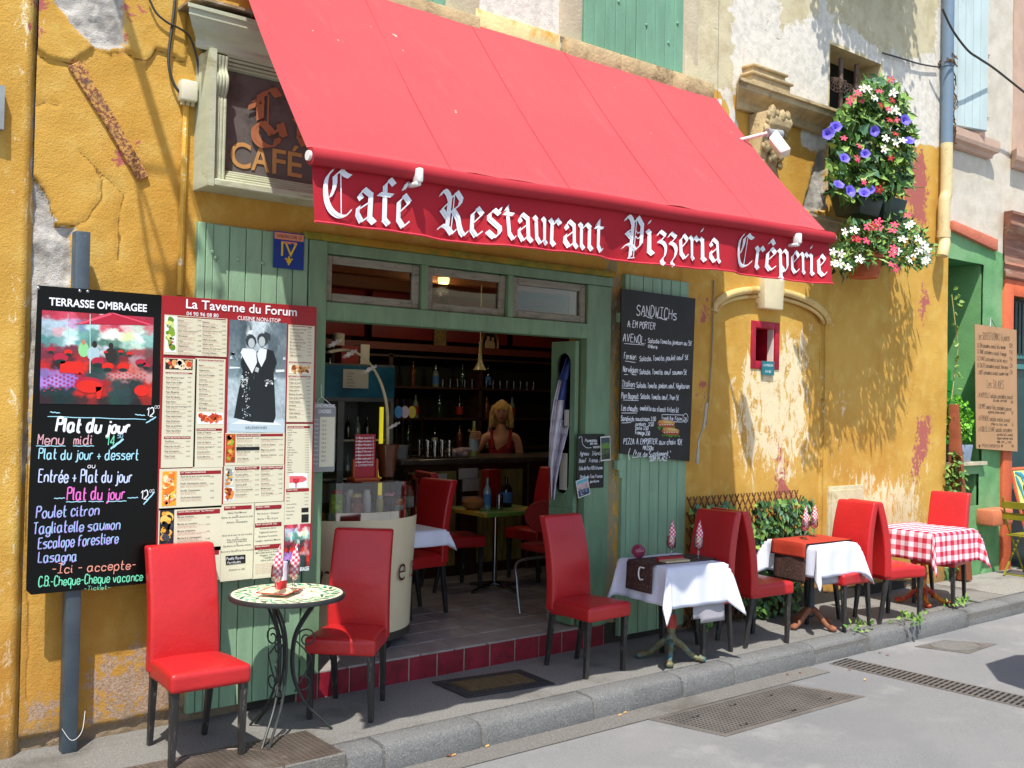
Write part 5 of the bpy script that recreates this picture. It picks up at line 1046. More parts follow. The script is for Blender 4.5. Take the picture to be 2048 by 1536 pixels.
def mk_chair(loc,rz,label):
    t=thing('dining_chair',label,'chair',loc,rz,'red leather café chairs')
    def sf(q,p):
        w_=1-.07*(1-p[0])/1.; q[1]*=w_; cr=(1-p[0]**2)*(1-p[1]**2)
        if q[2]>0: q[2]+=.018*cr+ .003*math.sin(p[0]*9)*(1-abs(p[1]))*(p[0]<-.2)
        q[0]+=.0; q[2]-=.012*(p[0]<0)*abs(p[0]); return q
    m=rbox(.212,.203,.048,.022,13,sf); m=MBt(m,T(.015,0,.418)); m.build('seat',red,t,local=True,smooth=True)
    def bf(q,p):
        v=(p[2]+1)/2; q[1]*=(1-.05*v); q[0]+=-.095*v*v+.012*math.sin(math.pi*v)-.0; q[0]*=1.; q[0]+=.006*(1-p[1]**2)*(1 if p[0]>0 else -1)*math.sin(math.pi*v)
        wr=max(0,1-v/.16); q[0]+=wr*(.007*math.sin(p[1]*6.5+1)+.004*math.sin(p[1]*13))*(1 if p[0]>0 else 0); return q
    m=rbox(.036,.185,.315,.016,15,bf); m=MBt(m,T(-.178,0,.70)); m.build('backrest',red,t,local=True,smooth=True)
    for s_ in (-1,1):
        m=MB(); a=.02; m.hexa([(.178-.014,s_*.175-.014,0),(.178+.014,s_*.175-.014,0),(.178+.014,s_*.175+.014,0),(.178-.014,s_*.175+.014,0)],[(.19-.02,s_*.172-.02,.385),(.19+.02,s_*.172-.02,.385),(.19+.02,s_*.172+.02,.385),(.19-.02,s_*.172+.02,.385)]); m.build('leg',ebony,t,local=True,bev=.003,seg=1)
        m=MB(); m.hexa([(-.232-.014,s_*.143-.013,0),(-.232+.014,s_*.143-.013,0),(-.232+.014,s_*.143+.013,0),(-.232-.014,s_*.143+.013,0)],[(-.168-.02,s_*.152-.018,.385),(-.168+.02,s_*.152-.018,.385),(-.168+.02,s_*.152+.018,.385),(-.168-.02,s_*.152+.018,.385)]); m.build('leg',ebony,t,local=True,bev=.003,seg=1)
    return t
def MBt(m,M_): m.v=[tuple(M_@Vector(v)) for v in m.v]; return m
ch1=mk_chair((1.985,-.48,0),R(-91),'red leather chair in full sun before the chalk board, nearest of all')
def chair(x,y,deg,label,z=0,s=None): return dup(ch1,(x,y,z),R(deg),label,s)
chair(2.955,-.33,225,'red leather chair in shade at the right of the round mosaic table')
chair(4.71,-.43,-88,'red leather chair standing alone in front of the open green door leaf')
chair(5.67,-.57,187,'red leather chair pushed in at the right side of the white table nearest the door')
chair(6.33,-.56,-6,'red leather chair left of the table with the red runner, its back towards the door')
chair(7.36,-.62,180,'red leather chair pushed in at the right side of the table with the red runner')
chair(7.97,-.70,-14,'red leather chair tucked in at the left of the gingham table')
chair(9.02,-.60,190,'red leather chair at the far right behind the gingham table')
chair(4.28,1.06,190,'red leather chair indoors just right of the crêpe counter',z=.16)
chair(5.15,1.75,-10,'dim red chair indoors at the left of the green-edged table',z=.16)
chair(6.1,1.75,190,'dim red chair indoors at the right of the green-edged table',z=.16)
# ================================================================ TABLES
iron2=mat('grey_wrought_iron','3b3e3d',.5,.2,12,.2,80,.5)
t1=thing('mosaic_table','round bistro table with white and green leaf mosaic top and scrolled iron legs','table',(2.475,-.49,0))
c=Vector((2.475,-.49,0)); ivory=mat('ivory_mosaic','e3ddc4',.35,.08,30,.25,90,dirt='cdbf98',ds=20)
m=MB(); m.lathe([(0.001,.742),(.292,.742),(.292,.751),(0.001,.752)],48,tuple(c)); m.build('table_top',ivory,t1)
m=MB(); m.lathe([(.290,.728),(.302,.728),(.306,.74),(.302,.752),(.292,.753),(.290,.742)],48,tuple(c)); m.build('rim',iron2,t1,smooth=True)
m=MB(); gm=[mat('mosaic_dark_green','14694a',.35),mat('mosaic_mint','57b88a',.35),mat('mosaic_sage','7fae7c',.35),mat('mosaic_sand','d8c48a',.4),mat('mosaic_pink','d86a6a',.4)]
def leafp(m,cx,cy,an,L,wd,mi,z=.7528):
    m.mi=mi; P=[]
    for k in range(8):
        t=k/8*2*math.pi; P.append((cx+L*math.cos(t)*math.cos(an)-wd*math.sin(t)*math.sin(an),cy+L*math.cos(t)*math.sin(an)+wd*math.sin(t)*math.cos(an),z))
    m.add(P,[tuple(range(8))])
for k in range(30):
    a=k/30*2*math.pi; leafp(m,c.x+.258*math.cos(a),c.y+.258*math.sin(a),a+.9,.034,.0095,(0,1,2)[k%3]); leafp(m,c.x+.205*math.cos(a+.07),c.y+.205*math.sin(a+.07),a+2.2 if k%2 else a+.6,.030,.008,(1,0,2)[k%3])
for k in range(17): a=k/17*2*math.pi+.1; leafp(m,c.x+.238*math.cos(a),c.y+.238*math.sin(a),0,.012,.012,(0,1)[k%2],.7531)
for k in range(30): a=rng.random()*6.28; r=.18*math.sqrt(rng.random()); leafp(m,c.x+r*math.cos(a),c.y+r*math.sin(a),rng.random()*3,.018,.005,int(rng.choice([3,3,2,4])),.7526)
o=m.build('mosaic_piece',gm,t1); o['kind']='stuff'
def scroll(cx,cz,r0,a0,a1,n=16): return [(cx+(r0*(1-.75*k/n))*math.cos(a0+(a1-a0)*k/n),cz+(r0*(1-.75*k/n))*math.sin(a0+(a1-a0)*k/n)) for k in range(n+1)]
for ang in (-12,105,222):
    A=R(ang); d=Vector((math.cos(A),math.sin(A),0)); s_=Vector((-math.sin(A),math.cos(A),0)); m=MB()
    for off in (-.018,.018):
        P=[c+d*r+s_*off*(1 if 0<z<.7 else 0)+Vector((0,0,z)) for r,z in ((.20,.735),(.13,.66),(.055,.54),(.035,.42),(.045,.30),(.10,.17),(.20,.06),(.255,.004))]; m.tube(smooth_pts(P,6),.0075,8)
    P=[c+d*x+Vector((0,0,z)) for x,z in scroll(.11,.50,.055,R(150),R(-330))]; m.tube(P,.0045,6)
    P=[c+d*x+Vector((0,0,z)) for x,z in scroll(.10,.27,.05,R(210),R(560))]; m.tube(P,.0045,6)
    m.tube([c+d*.055+Vector((0,0,.49)),c+d*.14+Vector((0,0,.40)),c+d*.11+Vector((0,0,.32)),c+d*.05+Vector((0,0,.22))],.0045,6)
    m.build('leg',iron2,t1,smooth=True)
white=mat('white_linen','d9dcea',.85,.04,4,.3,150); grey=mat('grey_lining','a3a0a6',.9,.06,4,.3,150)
def gingham():
    N=NT('red_gingham'); b=N.b; uv=N.n('ShaderNodeUVMap'); sp=N.n('ShaderNodeSeparateXYZ'); N.l(uv.outputs[0],sp.inputs[0])
    st=[N.math('LESS_THAN',N.math('FRACT',N.math('MULTIPLY',sp.outputs[i],1.)),.5) for i in (0,1)]
    s2=N.math('MULTIPLY',N.math('ADD',st[0],st[1]),.5); rp=N.n('ShaderNodeValToRGB'); rp.color_ramp.interpolation='CONSTANT'; e=rp.color_ramp.elements; e[0].color=(*srgb('e8e6ee'),1); e[1].position=.75; e[1].color=(*srgb('c41f38'),1); n_=e.new(.25); n_.color=(*srgb('e08a98'),1)
    N.l(s2,rp.inputs[0]); N.l(rp.outputs[0],b.inputs['Base Color']); b.inputs['Roughness'].default_value=.85; N.bump(N.noise(300,2),.15,.003); return N.m
GING=gingham()
def cloth(name,label,cat,cx,cy,z,a,b,c_,rot,mats,n=44,skirt=1.,seed=0,check=None,group=None,ax=None,ay=None,flare=.28,parent=None,over=0.0,cut=None,tuck=0.):
    """square cloth of half size c_ over a table a x b (halves)"""
    rr=random.Random(seed); vs=[]; uv=[]; ca=c_ if not isinstance(c_,tuple) else c_[0]; cb_=c_ if not isinstance(c_,tuple) else c_[1]
    ph0=rr.random()*6
    for i in range(n+1):
        for j in range(n+1):
            u=-ca+2*ca*i/n; v=-cb_+2*cb_*j/n; px=max(-a,min(a,u)); py=max(-b,min(b,v)); du=u-px; dv=v-py; L=math.hypot(du,dv)
            if L<1e-6: x,y,zz=px,py,z+over+.002*math.sin(u*9+ph0)*math.sin(v*8)
            else:
                dx,dy=du/L,dv/L; corner=min(abs(dx),abs(dy))*1.414; s_=(px*3.1+py*4.3)
                out=.012*min(L/.03,1)+L*(.05+flare*corner)+.019*min(L/.12,1)*math.sin(s_*9+math.atan2(dy,dx)*4+ph0)*(.4+corner)*(0 if tuck else 1)-tuck
                down=math.sqrt(max(L*L-out*out*.6,0)); x=px+dx*out; y=py+dy*out; zz=z+over-down+min(L,.02)*.4
            vs.append((x,y,zz)); uv.append((u,v))
    fs=[(i*(n+1)+j,(i+1)*(n+1)+j,(i+1)*(n+1)+j+1,i*(n+1)+j+1) for i in range(n) for j in range(n)]
    if cut: fs=[f for f in fs if cut(sum(uv[k][0] for k in f)/4,sum(uv[k][1] for k in f)/4)]
    me=bpy.data.meshes.new(name); mm_=T(cx,cy,0)@RZ(rot); me.from_pydata([tuple(mm_@Vector(v)) for v in vs],[],fs)
    if check:
        l=me.uv_layers.new(name='UVMap'); 
        for li,lp in enumerate(me.loops): l.data[li].uv=(uv[lp.vertex_index][0]/check+100,uv[lp.vertex_index][1]/check+100)
    o=link(name,me,parent,mats,smooth=True); md=o.modifiers.new('thick','SOLIDIFY'); md.thickness=.0015
    return tag(o,label,cat,group) if parent is None else o
def glass_set(x,y,z,label,group='glasses holding folded gingham napkins',sc=1.,napdy=0):
    t=thing('wine_glass',label,'glass',(x,y,z),group=group); gl=clearglass('drinking_glass',(.97,.98,.98),.5)
    m=MB(); m.lathe([(.030*sc,.0),(.031*sc,.003),(.008*sc,.010),(.006*sc,.03),(.010*sc,.04),(.006*sc,.05),(.007*sc,.062),(.026*sc,.078),(.033*sc,.10),(.032*sc,.125),(.029*sc,.155)],18,(x,y,z)); m.build('bowl',gl,t,smooth=True)
    m=MB(); P=[(.004,.072),(.020,.09),(.026,.115),(.024,.14),(.027,.16),(.025,.185),(.017,.215),(.009,.240),(.002,.268)]
    vs=[];nn=18
    for k,(r,h) in enumerate(P):
        for q_ in range(nn): an=q_/nn*6.283; rr=r*sc*(1+.22*math.sin(an*3+k*.8)); vs.append((x+rr*math.cos(an)+.010*(k/8)**2*1.6,y+rr*math.sin(an)*.8,z+h*sc*(1+.03*math.sin(an))))
    m.add(vs,[(k*nn+q_,k*nn+(q_+1)%nn,(k+1)*nn+(q_+1)%nn,(k+1)*nn+q_) for k in range(len(P)-1) for q_ in range(nn)]); me=m.mesh('napkin')
    l=me.uv_layers.new(name='UVMap')
    for lp in me.loops: v=me.vertices[lp.vertex_index].co; l.data[lp.index].uv=(((v.x-x)*.8+(v.z-z)*.6)/.022+50,((v.z-z)*.8-(v.x-x)*.6+(v.y-y)*.5)/.022+50)
    link('napkin',me,t,GING,smooth=True); return t
def pedestal(name,label,x,y,z,a,b,rot,colr,foot,style=0):
    t=thing(name,label,'table',(x,y,0),rot)
    m=MB(); m.box(-a+.005,a-.005,-b+.005,b-.005,z-.028,z-.004); m.build('table_top',mat('table_wood','5b3a24',.5,.2,8),t,local=True,bev=.004)
    m=MB()
    pr=[(.012,.10),(.05,.12),(.045,.16),(.028,.19),(.036,.23),(.034,.32),(.022,.36),(.018,.45),(.022,.62),(.04,z-.06),(.06,z-.028)]
    if style==1: pr=[(.012,.08),(.04,.10),(.028,.14),(.024,.3),(.024,z-.06),(.05,z-.028)]
    m.lathe(pr,14); m.build('column',colr,t,local=True,smooth=True)
    for k in range(4):
        A=R(45+90*k) if style!=1 else R(0+90*k); d=Vector((math.cos(A),math.sin(A),0)); m=MB()
        P=[d*r+Vector((0,0,h)) for r,h in ((.02,.14),(.07,.115),(.13,.06),(.18,.03),(.215,.028))]; m.tube(smooth_pts(P,4),[.03,.029,.028,.027,.026,.025,.024,.023,.022,.021,.02,.02,.021,.024,.026,.027,.024],9,flat=.9)
        m.sphere(tuple(d*.215+Vector((0,0,.024))),.030,9,6,(1.1,1.1,.8)); m.build('foot',foot,t,local=True,smooth=True)
    return t
ptg=mat('painted_iron_gold_blue','6d6748',.5,.35,22,.6,60,.3,dirt='4d7f86',ds=14,dlo=.5,dhi=.65); rfoot=mat('red_yellow_painted_iron','a83022',.5,.3,12,.4,60,.1,dirt='d08a1e',ds=11,dlo=.48,dhi=.58)
greyiron=mat('grey_painted_post','3a4148',.5,.2,9,.2,70,.2)
T2=(5.365,-.60); pedestal('square_table','small table near the door with ornate gold and red cast iron foot',*T2,.70,.26,.24,R(-5),ptg,ptg)
m=MB(); m.lathe([(.037,.23),(.039,.24),(.038,.31),(.034,.325)],14,(*T2,0)); tt=[o for o in bpy.data.objects if o.name=='square_table'][0]; m.build('red_collar',mat('red_collar','a83a30',.5,.2,20),tt,smooth=True)
cloth('tablecloth','white linen tablecloth on the table near the door','tablecloth',*T2,.702,.265,.25,.53,R(-5),white,seed=2,flare=.30)
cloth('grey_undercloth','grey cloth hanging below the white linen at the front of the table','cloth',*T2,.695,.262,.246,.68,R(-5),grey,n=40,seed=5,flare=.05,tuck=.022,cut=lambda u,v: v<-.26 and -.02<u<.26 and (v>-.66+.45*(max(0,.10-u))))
def runner(label,x,y,z,a,b,rot,w0,w1,L0,L1,mt,seed=1,text=True,name='table_runner',cat='table runner',zo=.006):
    """strip across the table along local x, hanging over both short ends"""
    vs=[]; n=50; k_=9
    for i in range(n+1):
        s_=-a-L0+(2*a+L0+L1)*i/n
        for j in range(k_+1):
            v=w0+(w1-w0)*j/k_; px=max(-a,min(a,s_)); L=abs(s_-px); hang=L; out=.034*min(L/.03,1)+.06*L+.006*math.sin(v*22+seed)*min(L/.1,1)+zo
            vs.append((px+(1 if s_>0 else -1)*out,v,z+zo-max(0,math.sqrt(max(hang*hang-out*out*.5,0)))))
    mm_=T(x,y,0)@RZ(rot); m=MB(); m.add([mm_@Vector(v) for v in vs],[(i*(k_+1)+j,(i+1)*(k_+1)+j,(i+1)*(k_+1)+j+1,i*(k_+1)+j+1) for i in range(n) for j in range(k_)])
    o=m.build(name,mt,smooth=True); md=o.modifiers.new('t','SOLIDIFY'); md.thickness=.0012; return tag(o,label,cat)
N=NT('brown_script_fabric'); cc=N.mix(N.ramp(N.noise(55,3,.7,1.2,map=(1.,1.,3.2)),.56,.60,0,.5),srgb('3a221c'),srgb('8a6a5c')); N.l(cc,N.b.inputs['Base Color']); N.b.inputs['Roughness'].default_value=.85; brownf=N.m
runner('dark brown script-printed runner across the white cloth near the door',*T2,.704,.265,.25,R(-5),-.14,.13,.20,.10,brownf)
m=MB(); p=Vector((T2[0]-.305,T2[1]-.02,.695)); A=[Vector((0,.035,0)),Vector((0,-.02,-.004)),Vector((0,-.035,-.02)),Vector((0,-.035,-.07)),Vector((0,-.02,-.09)),Vector((0,.01,-.09)),Vector((0,.02,-.075))]
m.tube(smooth_pts([p+q_+Vector((-.035,0,0)) for q_ in [Vector((0,-.035,-.012)),Vector((0,.0,-.012)),Vector((0,.012,-.03)),Vector((0,.014,-.07)),Vector((0,.0,-.095)),Vector((0,-.025,-.09))]],4),.005,6); tag(m.build('cloth_clip',wplast),'white hook-shaped clip holding the brown runner to the table edge','clip')
glass_set(T2[0]+.02,T2[1]+.03,.708,'glass with gingham napkin beside the pink glass ball, left of the pair','glasses holding folded gingham napkins'); glass_set(T2[0]+.17,T2[1]-.09,.708,'glass with gingham napkin above the cutlery tray, nearer the red chair back')
m=MB(); m.sphere((5.19,-.44,.708+.048),.05,20,14); tag(m.build('glass_ball',mat('pink_glass','b04a6a',.06,.1,3,spec=.8,trans=.6),smooth=True),'pink glass ball candle holder on the white table','candle holder')
t=thing('menu_stack','narrow striped menu cards lying on the brown runner','menu',(5.27,-.70,.71),R(-8)); 
for k in range(3): m=MB(); m.box(-.10+k*.07,-.032+k*.07,-.045,.04,.003,.016); m.build('card',[mat('menu_beige','b6a480',.5,.2,40,map=(1,9,1))],t,local=True)
m=MB(); m.box(-.105,.115,.035,.055,.003,.03); m.build('red_spine',redp,t,local=True)
# table with red runner
T3=(7.13,-.52); pedestal('square_table','small table by the ivy trellis on a grey post with splayed wooden feet','' and 0 or T3[0],T3[1],.70,.24,.24,R(-3),greyiron,mat('rusty_feet','80513a',.7,.3,14,.4,60),1) if False else pedestal('square_table','small table beside the ivy trellis on a plain grey post with brown feet',*T3,.70,.24,.24,R(-3),greyiron,mat('rusty_feet','80513a',.7,.3,14,.4,60),1)
cloth('tablecloth','white tablecloth with wide hanging folds under the red runner','tablecloth',*T3,.702,.245,.245,.50,R(-3),white,seed=9,flare=.34)
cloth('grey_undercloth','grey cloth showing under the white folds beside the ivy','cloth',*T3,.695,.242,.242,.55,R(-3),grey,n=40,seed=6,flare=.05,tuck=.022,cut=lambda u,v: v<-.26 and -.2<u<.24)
runner('brown script runner hanging down the side under the red one',*T3,.703,.247,.245,R(-3),-.17,.14,.30,.05,brownf,3)
runner('brick red runner over the white cloth beside the ivy',*T3,.705,.25,.245,R(-3),-.17,.17,.12,.06,mat('brick_red_fabric','a8341f',.8,.08,5,.2,100),4,zo=.011)
glass_set(7.06,-.50,.716,'glass with gingham napkin on the red runner, left of the two'); glass_set(7.27,-.44,.716,'glass with gingham napkin on the red runner, right of the two')
# gingham table
T4=(8.86,-.52); pedestal('square_table','low table on a yellow and red painted iron foot at the far right',*T4,.70,.33,.30,R(-4),rfoot,rfoot)
cloth('tablecloth','red and white gingham tablecloth with pointed hanging corner','tablecloth',*T4,.703,.335,.31,.60,R(-4),GING,seed=4,check=.088,flare=.22)
# things on the mosaic table
t=thing('square_plate','square cream paper tray with curled red edges on the mosaic table','plate',(2.41,-.52,.754),R(38))
m=MB(); n=8; vs=[];
for i in range(n+1):
    for j in range(n+1):
        u=-1+2*i/n; v=-1+2*j/n; vs.append((u*.085,v*.085,.004+.016*max(abs(u),abs(v))**4))
m.add(vs,[(i*(n+1)+j,(i+1)*(n+1)+j,(i+1)*(n+1)+j+1,i*(n+1)+j+1) for i in range(n) for j in range(n)])
o=m.build('tray',mat('cream_card','e3cfa2',.6,.1,20),t,local=True,smooth=True); 
m=MB(); m.tube([(x*.086,y*.086,.02) for x,y in ((-1,-1),(1,-1),(1,1),(-1,1))],.003,5,closed=True); m.build('red_edge',redp,t,local=True)
glass_set(2.385,-.545,.76,'stemmed glass with gingham napkin on the mosaic table, left of two',sc=.95); glass_set(2.49,-.53,.76,'stemmed glass with gingham napkin on the mosaic table, right of two',sc=.95)
t=thing('napkin_cup','white and red cup with striped paper napkins on the mosaic table','cup',(2.465,-.43,.754)); cc_=(2.465,-.43,.754)
m=MB(); m.lathe([(.032,.0),(.033,.06)],20,cc_); m.build('red_band',mat('red_plastic','c22a30',.4),t,smooth=True); m=MB(); m.lathe([(.033,.06),(.034,.155),(.031,.155),(.030,.06)],20,cc_); m.build('cup',mat('white_card','dcd8ee',.5),t,smooth=True)
# ================================================================ CAFE INTERIOR
FZ=.16
bt_=mat('floor_mortar','35302a',.9); ft=mat('floor_tile','98918c',.35,.14,7,.08,60,dirt='7b746e',ds=5,dlo=.5,dhi=.75,objvar=.09)
m=MB(); m.box(2.45,9.5,.012,5.2,-.05,.148); fl=tag(m.build('floor',bt_),kind='structure')
for j in range(14):
    for i in range(-2,20):
        x=2.86+.268*i+(.134 if j%2 else 0); y=.0+.25*j
        a,b=max(x,2.47),min(x+.259,8.6)
        if j==0: a=max(a,2.80); b=min(b,5.285)
        if b-a<.05 or (j>5 and x<4.): continue
        m=MB(); m.box(a,b,y-.006 if j==0 else y,y+.242,.146,FZ+random.uniform(-.0012,.0012)); m.build('floor_tile',ft,fl,bev=.003,seg=1)
iw=mat('oxblood_wall','4a1c14',.8,.25,2,.2); wood=mat('dark_varnished_wood','3a2214',.45,.3,3,.1,40,map=(1,1,8)); ceilw=mat('ceiling_planks','6b4222',.55,.25,3,.1,40,objvar=.15,map=(.5,4,4))
m=MB(); m.box(2.45,9.5,5.2,5.3,.0,3.2).box(2.4,2.45,.46,5.2,.0,3.2).box(9.5,9.55,.46,5.2,0,3.2).box(2.46,2.78,.455,.47,.16,3.2).box(5.31,9.5,.455,.47,.16,3.2).box(2.78,5.31,.455,.47,2.74,3.2); tag(m.build('interior_wall',iw),kind='structure')
m=MB(); m.box(2.4,9.6,.455,5.3,3.2,3.26); ce=tag(m.build('ceiling',wood),kind='structure')
for k in range(16): m=MB(); m.box(2.45,9.5,.48+k*.30,.48+k*.30+.285,3.165,3.199); m.build('plank',ceilw,ce,bev=.006,seg=1)
for k in range(4): m=MB(); m.box(2.45,9.5,1.1+k*1.1,1.24+k*1.1,3.02,3.165); m.build('beam',ceilw,ce,bev=.01,seg=1)
# ceiling lamps: one seen through the right top light, others added to brighten inside
for i,(x,y) in enumerate(((4.6,1.9),(6.0,3.2),(7.4,2.4))):
    t=thing('ceiling_fill_lamp','small lit ceiling spot inside the café, '+('added above the crêpe counter side','added over the bar','towards the right of the room')[i],'lamp',(x,y,3.0)); m=MB(); m.lathe([(.001,3.0),(.05,3.0),(.06,3.02),(.06,3.06),(.001,3.06)],14,(x,y,0)); m.build('lamp_disc',mat('lit_disc','ffe2b0',.5,emit='ffd9a0',es=3),t)
    l=bpy.data.lights.new('lamp_fill_light','POINT'); l.energy=8.5; l.color=(1,.86,.6); l.shadow_soft_size=.06; o=bpy.data.objects.new('lamp_fill_light',l); COL.objects.link(o); o.parent=t; o.location=(0,0,-.08)
# bar counter
bar=thing('bar_counter','dark wooden bar counter with pale panels and papers pinned on its front','bar',(6.,2.5,FZ))
BX0,BX1,BY=4.95,8.6,2.2; BT=1.255
pnl=mat('straw_panel','8d7f45',.7,.3,4,.3,40,dirt='5a4f24',map=(6,1,1))
m=MB(); m.box(BX0,BX1,BY+.05,BY+.55,FZ,BT-.05); m.build('body',wood,bar); m=MB(); m.box(BX0-.1,BX1,BY-.07,BY+.62,BT-.05,BT); m.build('counter_top',mat('zinc_top','57524a',.3,.2,6,metal=.5),bar,bev=.01)
for a,b in ((5.0,5.52),(5.78,6.32),(6.55,7.15),(7.35,8.0)):
    m=MB(); m.box(a,b,BY+.035,BY+.05,FZ+.10,BT-.12); m.build('panel',pnl,bar)
for a in (5.56,6.36,7.19): m=MB(); m.box(a,a+.16,BY+.0,BY+.05,FZ,BT-.05); m.build('post',wood,bar,bev=.006,seg=1)
paper=mat('paper','b7b2a6',.8,.05,4)
def wr(px0,py0,px1,py1,Y): a=W(px0,py0,Y); b=W(px1,py1,Y); return a.x,b.x,b.z,a.z
for r_ in ((917,937,955,957),(925,957,958,981),(860,948,892,1010),(925,993,960,1006)):
    x0,x1,z0,z1=wr(*r_,BY); m=MB(); m.box(x0,x1,BY-.006,BY-.001,z0,z1); m.build('paper_notice',paper,bar)
# back bar: shelves, bottles, red panelling, oval picture
bb=thing('back_bar','tall dark back bar with shelves of bottles under red panels','shelf',(6.8,4.6,FZ))
m=MB(); m.box(4.9,9.2,4.85,4.9,FZ,2.35); m.build('back_panel',mat('black_green_panel','15160e',.5),bb)
for z in (1.18,1.55,1.92,2.28): m=MB(); m.box(4.9,9.2,4.55,4.85,z,z+.025); m.build('shelf',wood,bb)
for x in (4.9,6.2,7.5,9.15): m=MB(); m.box(x,x+.05,4.55,4.85,FZ,2.32); m.build('upright',wood,bb)
rpn=mat('red_panel','6a140f',.5,.2,3)
m=MB(); m.box(4.9,9.2,4.5,4.9,2.36,2.44); m.build('cornice',mat('red_brown_cornice','5c2413',.5),bb)
for k in range(4): m=MB(); m.box(5.0+k*1.05,5.95+k*1.05,4.7,4.74,2.5,3.1); m.build('red_panel',rpn,bb,bev=.01)
x0,x1,z0,z1=wr(968,668,1003,706,4.6); cx,cz=(x0+x1)/2,(z0+z1)/2; ov=thing('oval_picture','small oval framed picture on the red panel over the bar','picture',(cx,4.68,cz))
m=MB(); P=[(cx+.13*math.cos(R(a)),4.66,cz+.17*math.sin(R(a))) for a in range(0,360,12)]; m.tube(P,.02,8,closed=True); m.build('frame',mat('old_gilt','7a4a22',.4,metal=.4),ov,smooth=True)
m=MB(); m.add([(x,4.665,z) for x,_,z in P],[tuple(range(30))]); m.build('picture_ground',dark,ov); m=MB(); m.sphere((cx-.03,4.66,cz-.02),.05,8,6,(1,.1,1.6)); m.sphere((cx+.04,4.66,cz-.03),.045,8,6,(1,.1,1.6)); m.sphere((cx-.03,4.655,cz+.07),.024,8,6,(1,.1,1)); m.sphere((cx+.04,4.655,cz+.06),.022,8,6,(1,.1,1)); m.build('painted_figure',mat('painted_pale','a58b62',.6),ov)
x0,x1,z0,z1=wr(875,655,898,700,4.6); m=MB(); m.box(x0,x1,4.66,4.68,z0,z1); tag(m.build('framed_picture',mat('gilt_picture','6e5a2a',.5,.5,30)),'narrow yellowish framed picture high on the bar wall','picture')
def bottle(x,y,z,r,h,mt,label,group='bottles on the bar shelves',cap=None,lab=None):
    t=thing('bottle',label,'bottle',(x,y,z),group=group); m=MB(); m.lathe([(r*.9,0),(r,.01),(r,h*.58),(r*.75,h*.68),(r*.33,h*.78),(r*.33,h*.96),(r*.36,h)],12,(x,y,z)); m.build('glass_body',mt,t,smooth=True)
    if lab: m=MB(); m.lathe([(r*1.02,h*.15),(r*1.02,h*.5)],12,(x,y,z)); m.build('paper_label',lab,t,smooth=True)
    if cap: m=MB(); m.lathe([(r*.38,h*.94),(r*.4,h*1.04),(.001,h*1.045)],10,(x,y,z)); m.build('cap',cap,t,smooth=True)
    return t
bm_=[mat('bottle_green','1f3a22',.12,spec=.8),mat('bottle_clear','6f7a72',.1,spec=.8),mat('bottle_amber','5a2f10',.12,spec=.8),mat('bottle_dark','12140f',.1,spec=.8)]; lb_=[mat('label_white','b9b5a8',.6),mat('label_red','9c2416',.6),mat('label_blue','3f6fa0',.6)]; capr=mat('red_cap','b02018',.4)
for k in range(26):
    z=(1.205,1.575,1.945)[k%3]; x=5.05+ (k//3)*.37+rng.random()*.12
    bottle(x,4.66,z,.035+.008*rng.random(),.26+.05*rng.random(),bm_[k%4],'%s bottle, %s on the %s back bar shelf'%(('dark green','clear labelled','amber','near-black labelled')[k%4],('first','second','third','fourth','fifth','sixth','seventh','eighth','ninth')[k//3],('lowest','middle','upper')[k%3]),lab=lb_[k%3] if k%2 else None)
x0,x1,z0,z1=wr(927,790,935,803,4.6)
tw=mat('tumbler_glass','88938a',.1,spec=.9)
for k in range(14):
    x=7.0+k*.11; m=MB(); m.lathe([(.028,0),(.033,.10),(.030,.10),(.025,.008)],10,(x,4.62,1.945)); tag(m.build('tumbler',clearglass('drinking_glass',(.97,.98,.98),.5),smooth=True),'upturned drinking glass in the long row high on the back bar','glass','row of glasses high on the back bar')
# on the bar
t=thing('glass_tray','tray crowded with small clear glasses at the left end of the bar','tray',(5.35,2.35,BT)); x0=W(838,915,2.35).x; x1=W(902,915,2.35).x
m=MB(); m.box(x0,x1,2.22,2.50,BT,BT+.012); m.build('tray',wood,t,bev=.004)
for k in range(8):
    m=MB(); x=x0+.05+(k%4)*(x1-x0-.12)/3; y=2.28+.14*(k//4); m.lathe([(.026,0),(.034,.15),(.031,.15),(.024,.01)],10,(x,y,BT+.012)); m.build('small_glass',clearglass('drinking_glass'),t,smooth=True)
p=W(917,915,2.35); m=MB()
for k in range(16): m.sphere((p.x+rng.normal()*.06,2.35+rng.normal()*.03,BT+.03+.05*rng.random()),.035,8,6,(1.3,1,.8))
tag(m.build('crumpled_cloth',mat('pink_grey_cloth','a58f92',.9,.15,20,.5,60),smooth=True),'crumpled pinkish cloth lying on the bar','cloth')
p=W(947,915,2.42); bottle(p.x,2.42,BT,.045,.34,mat('greenish_clear','9a9f58',.15,spec=.8),'clear bottle with pale label held by the woman behind the bar','bottle in hand',lab=mat('label_pale','9fb4bd',.6))
BOT=Vector((p.x,2.42,BT))
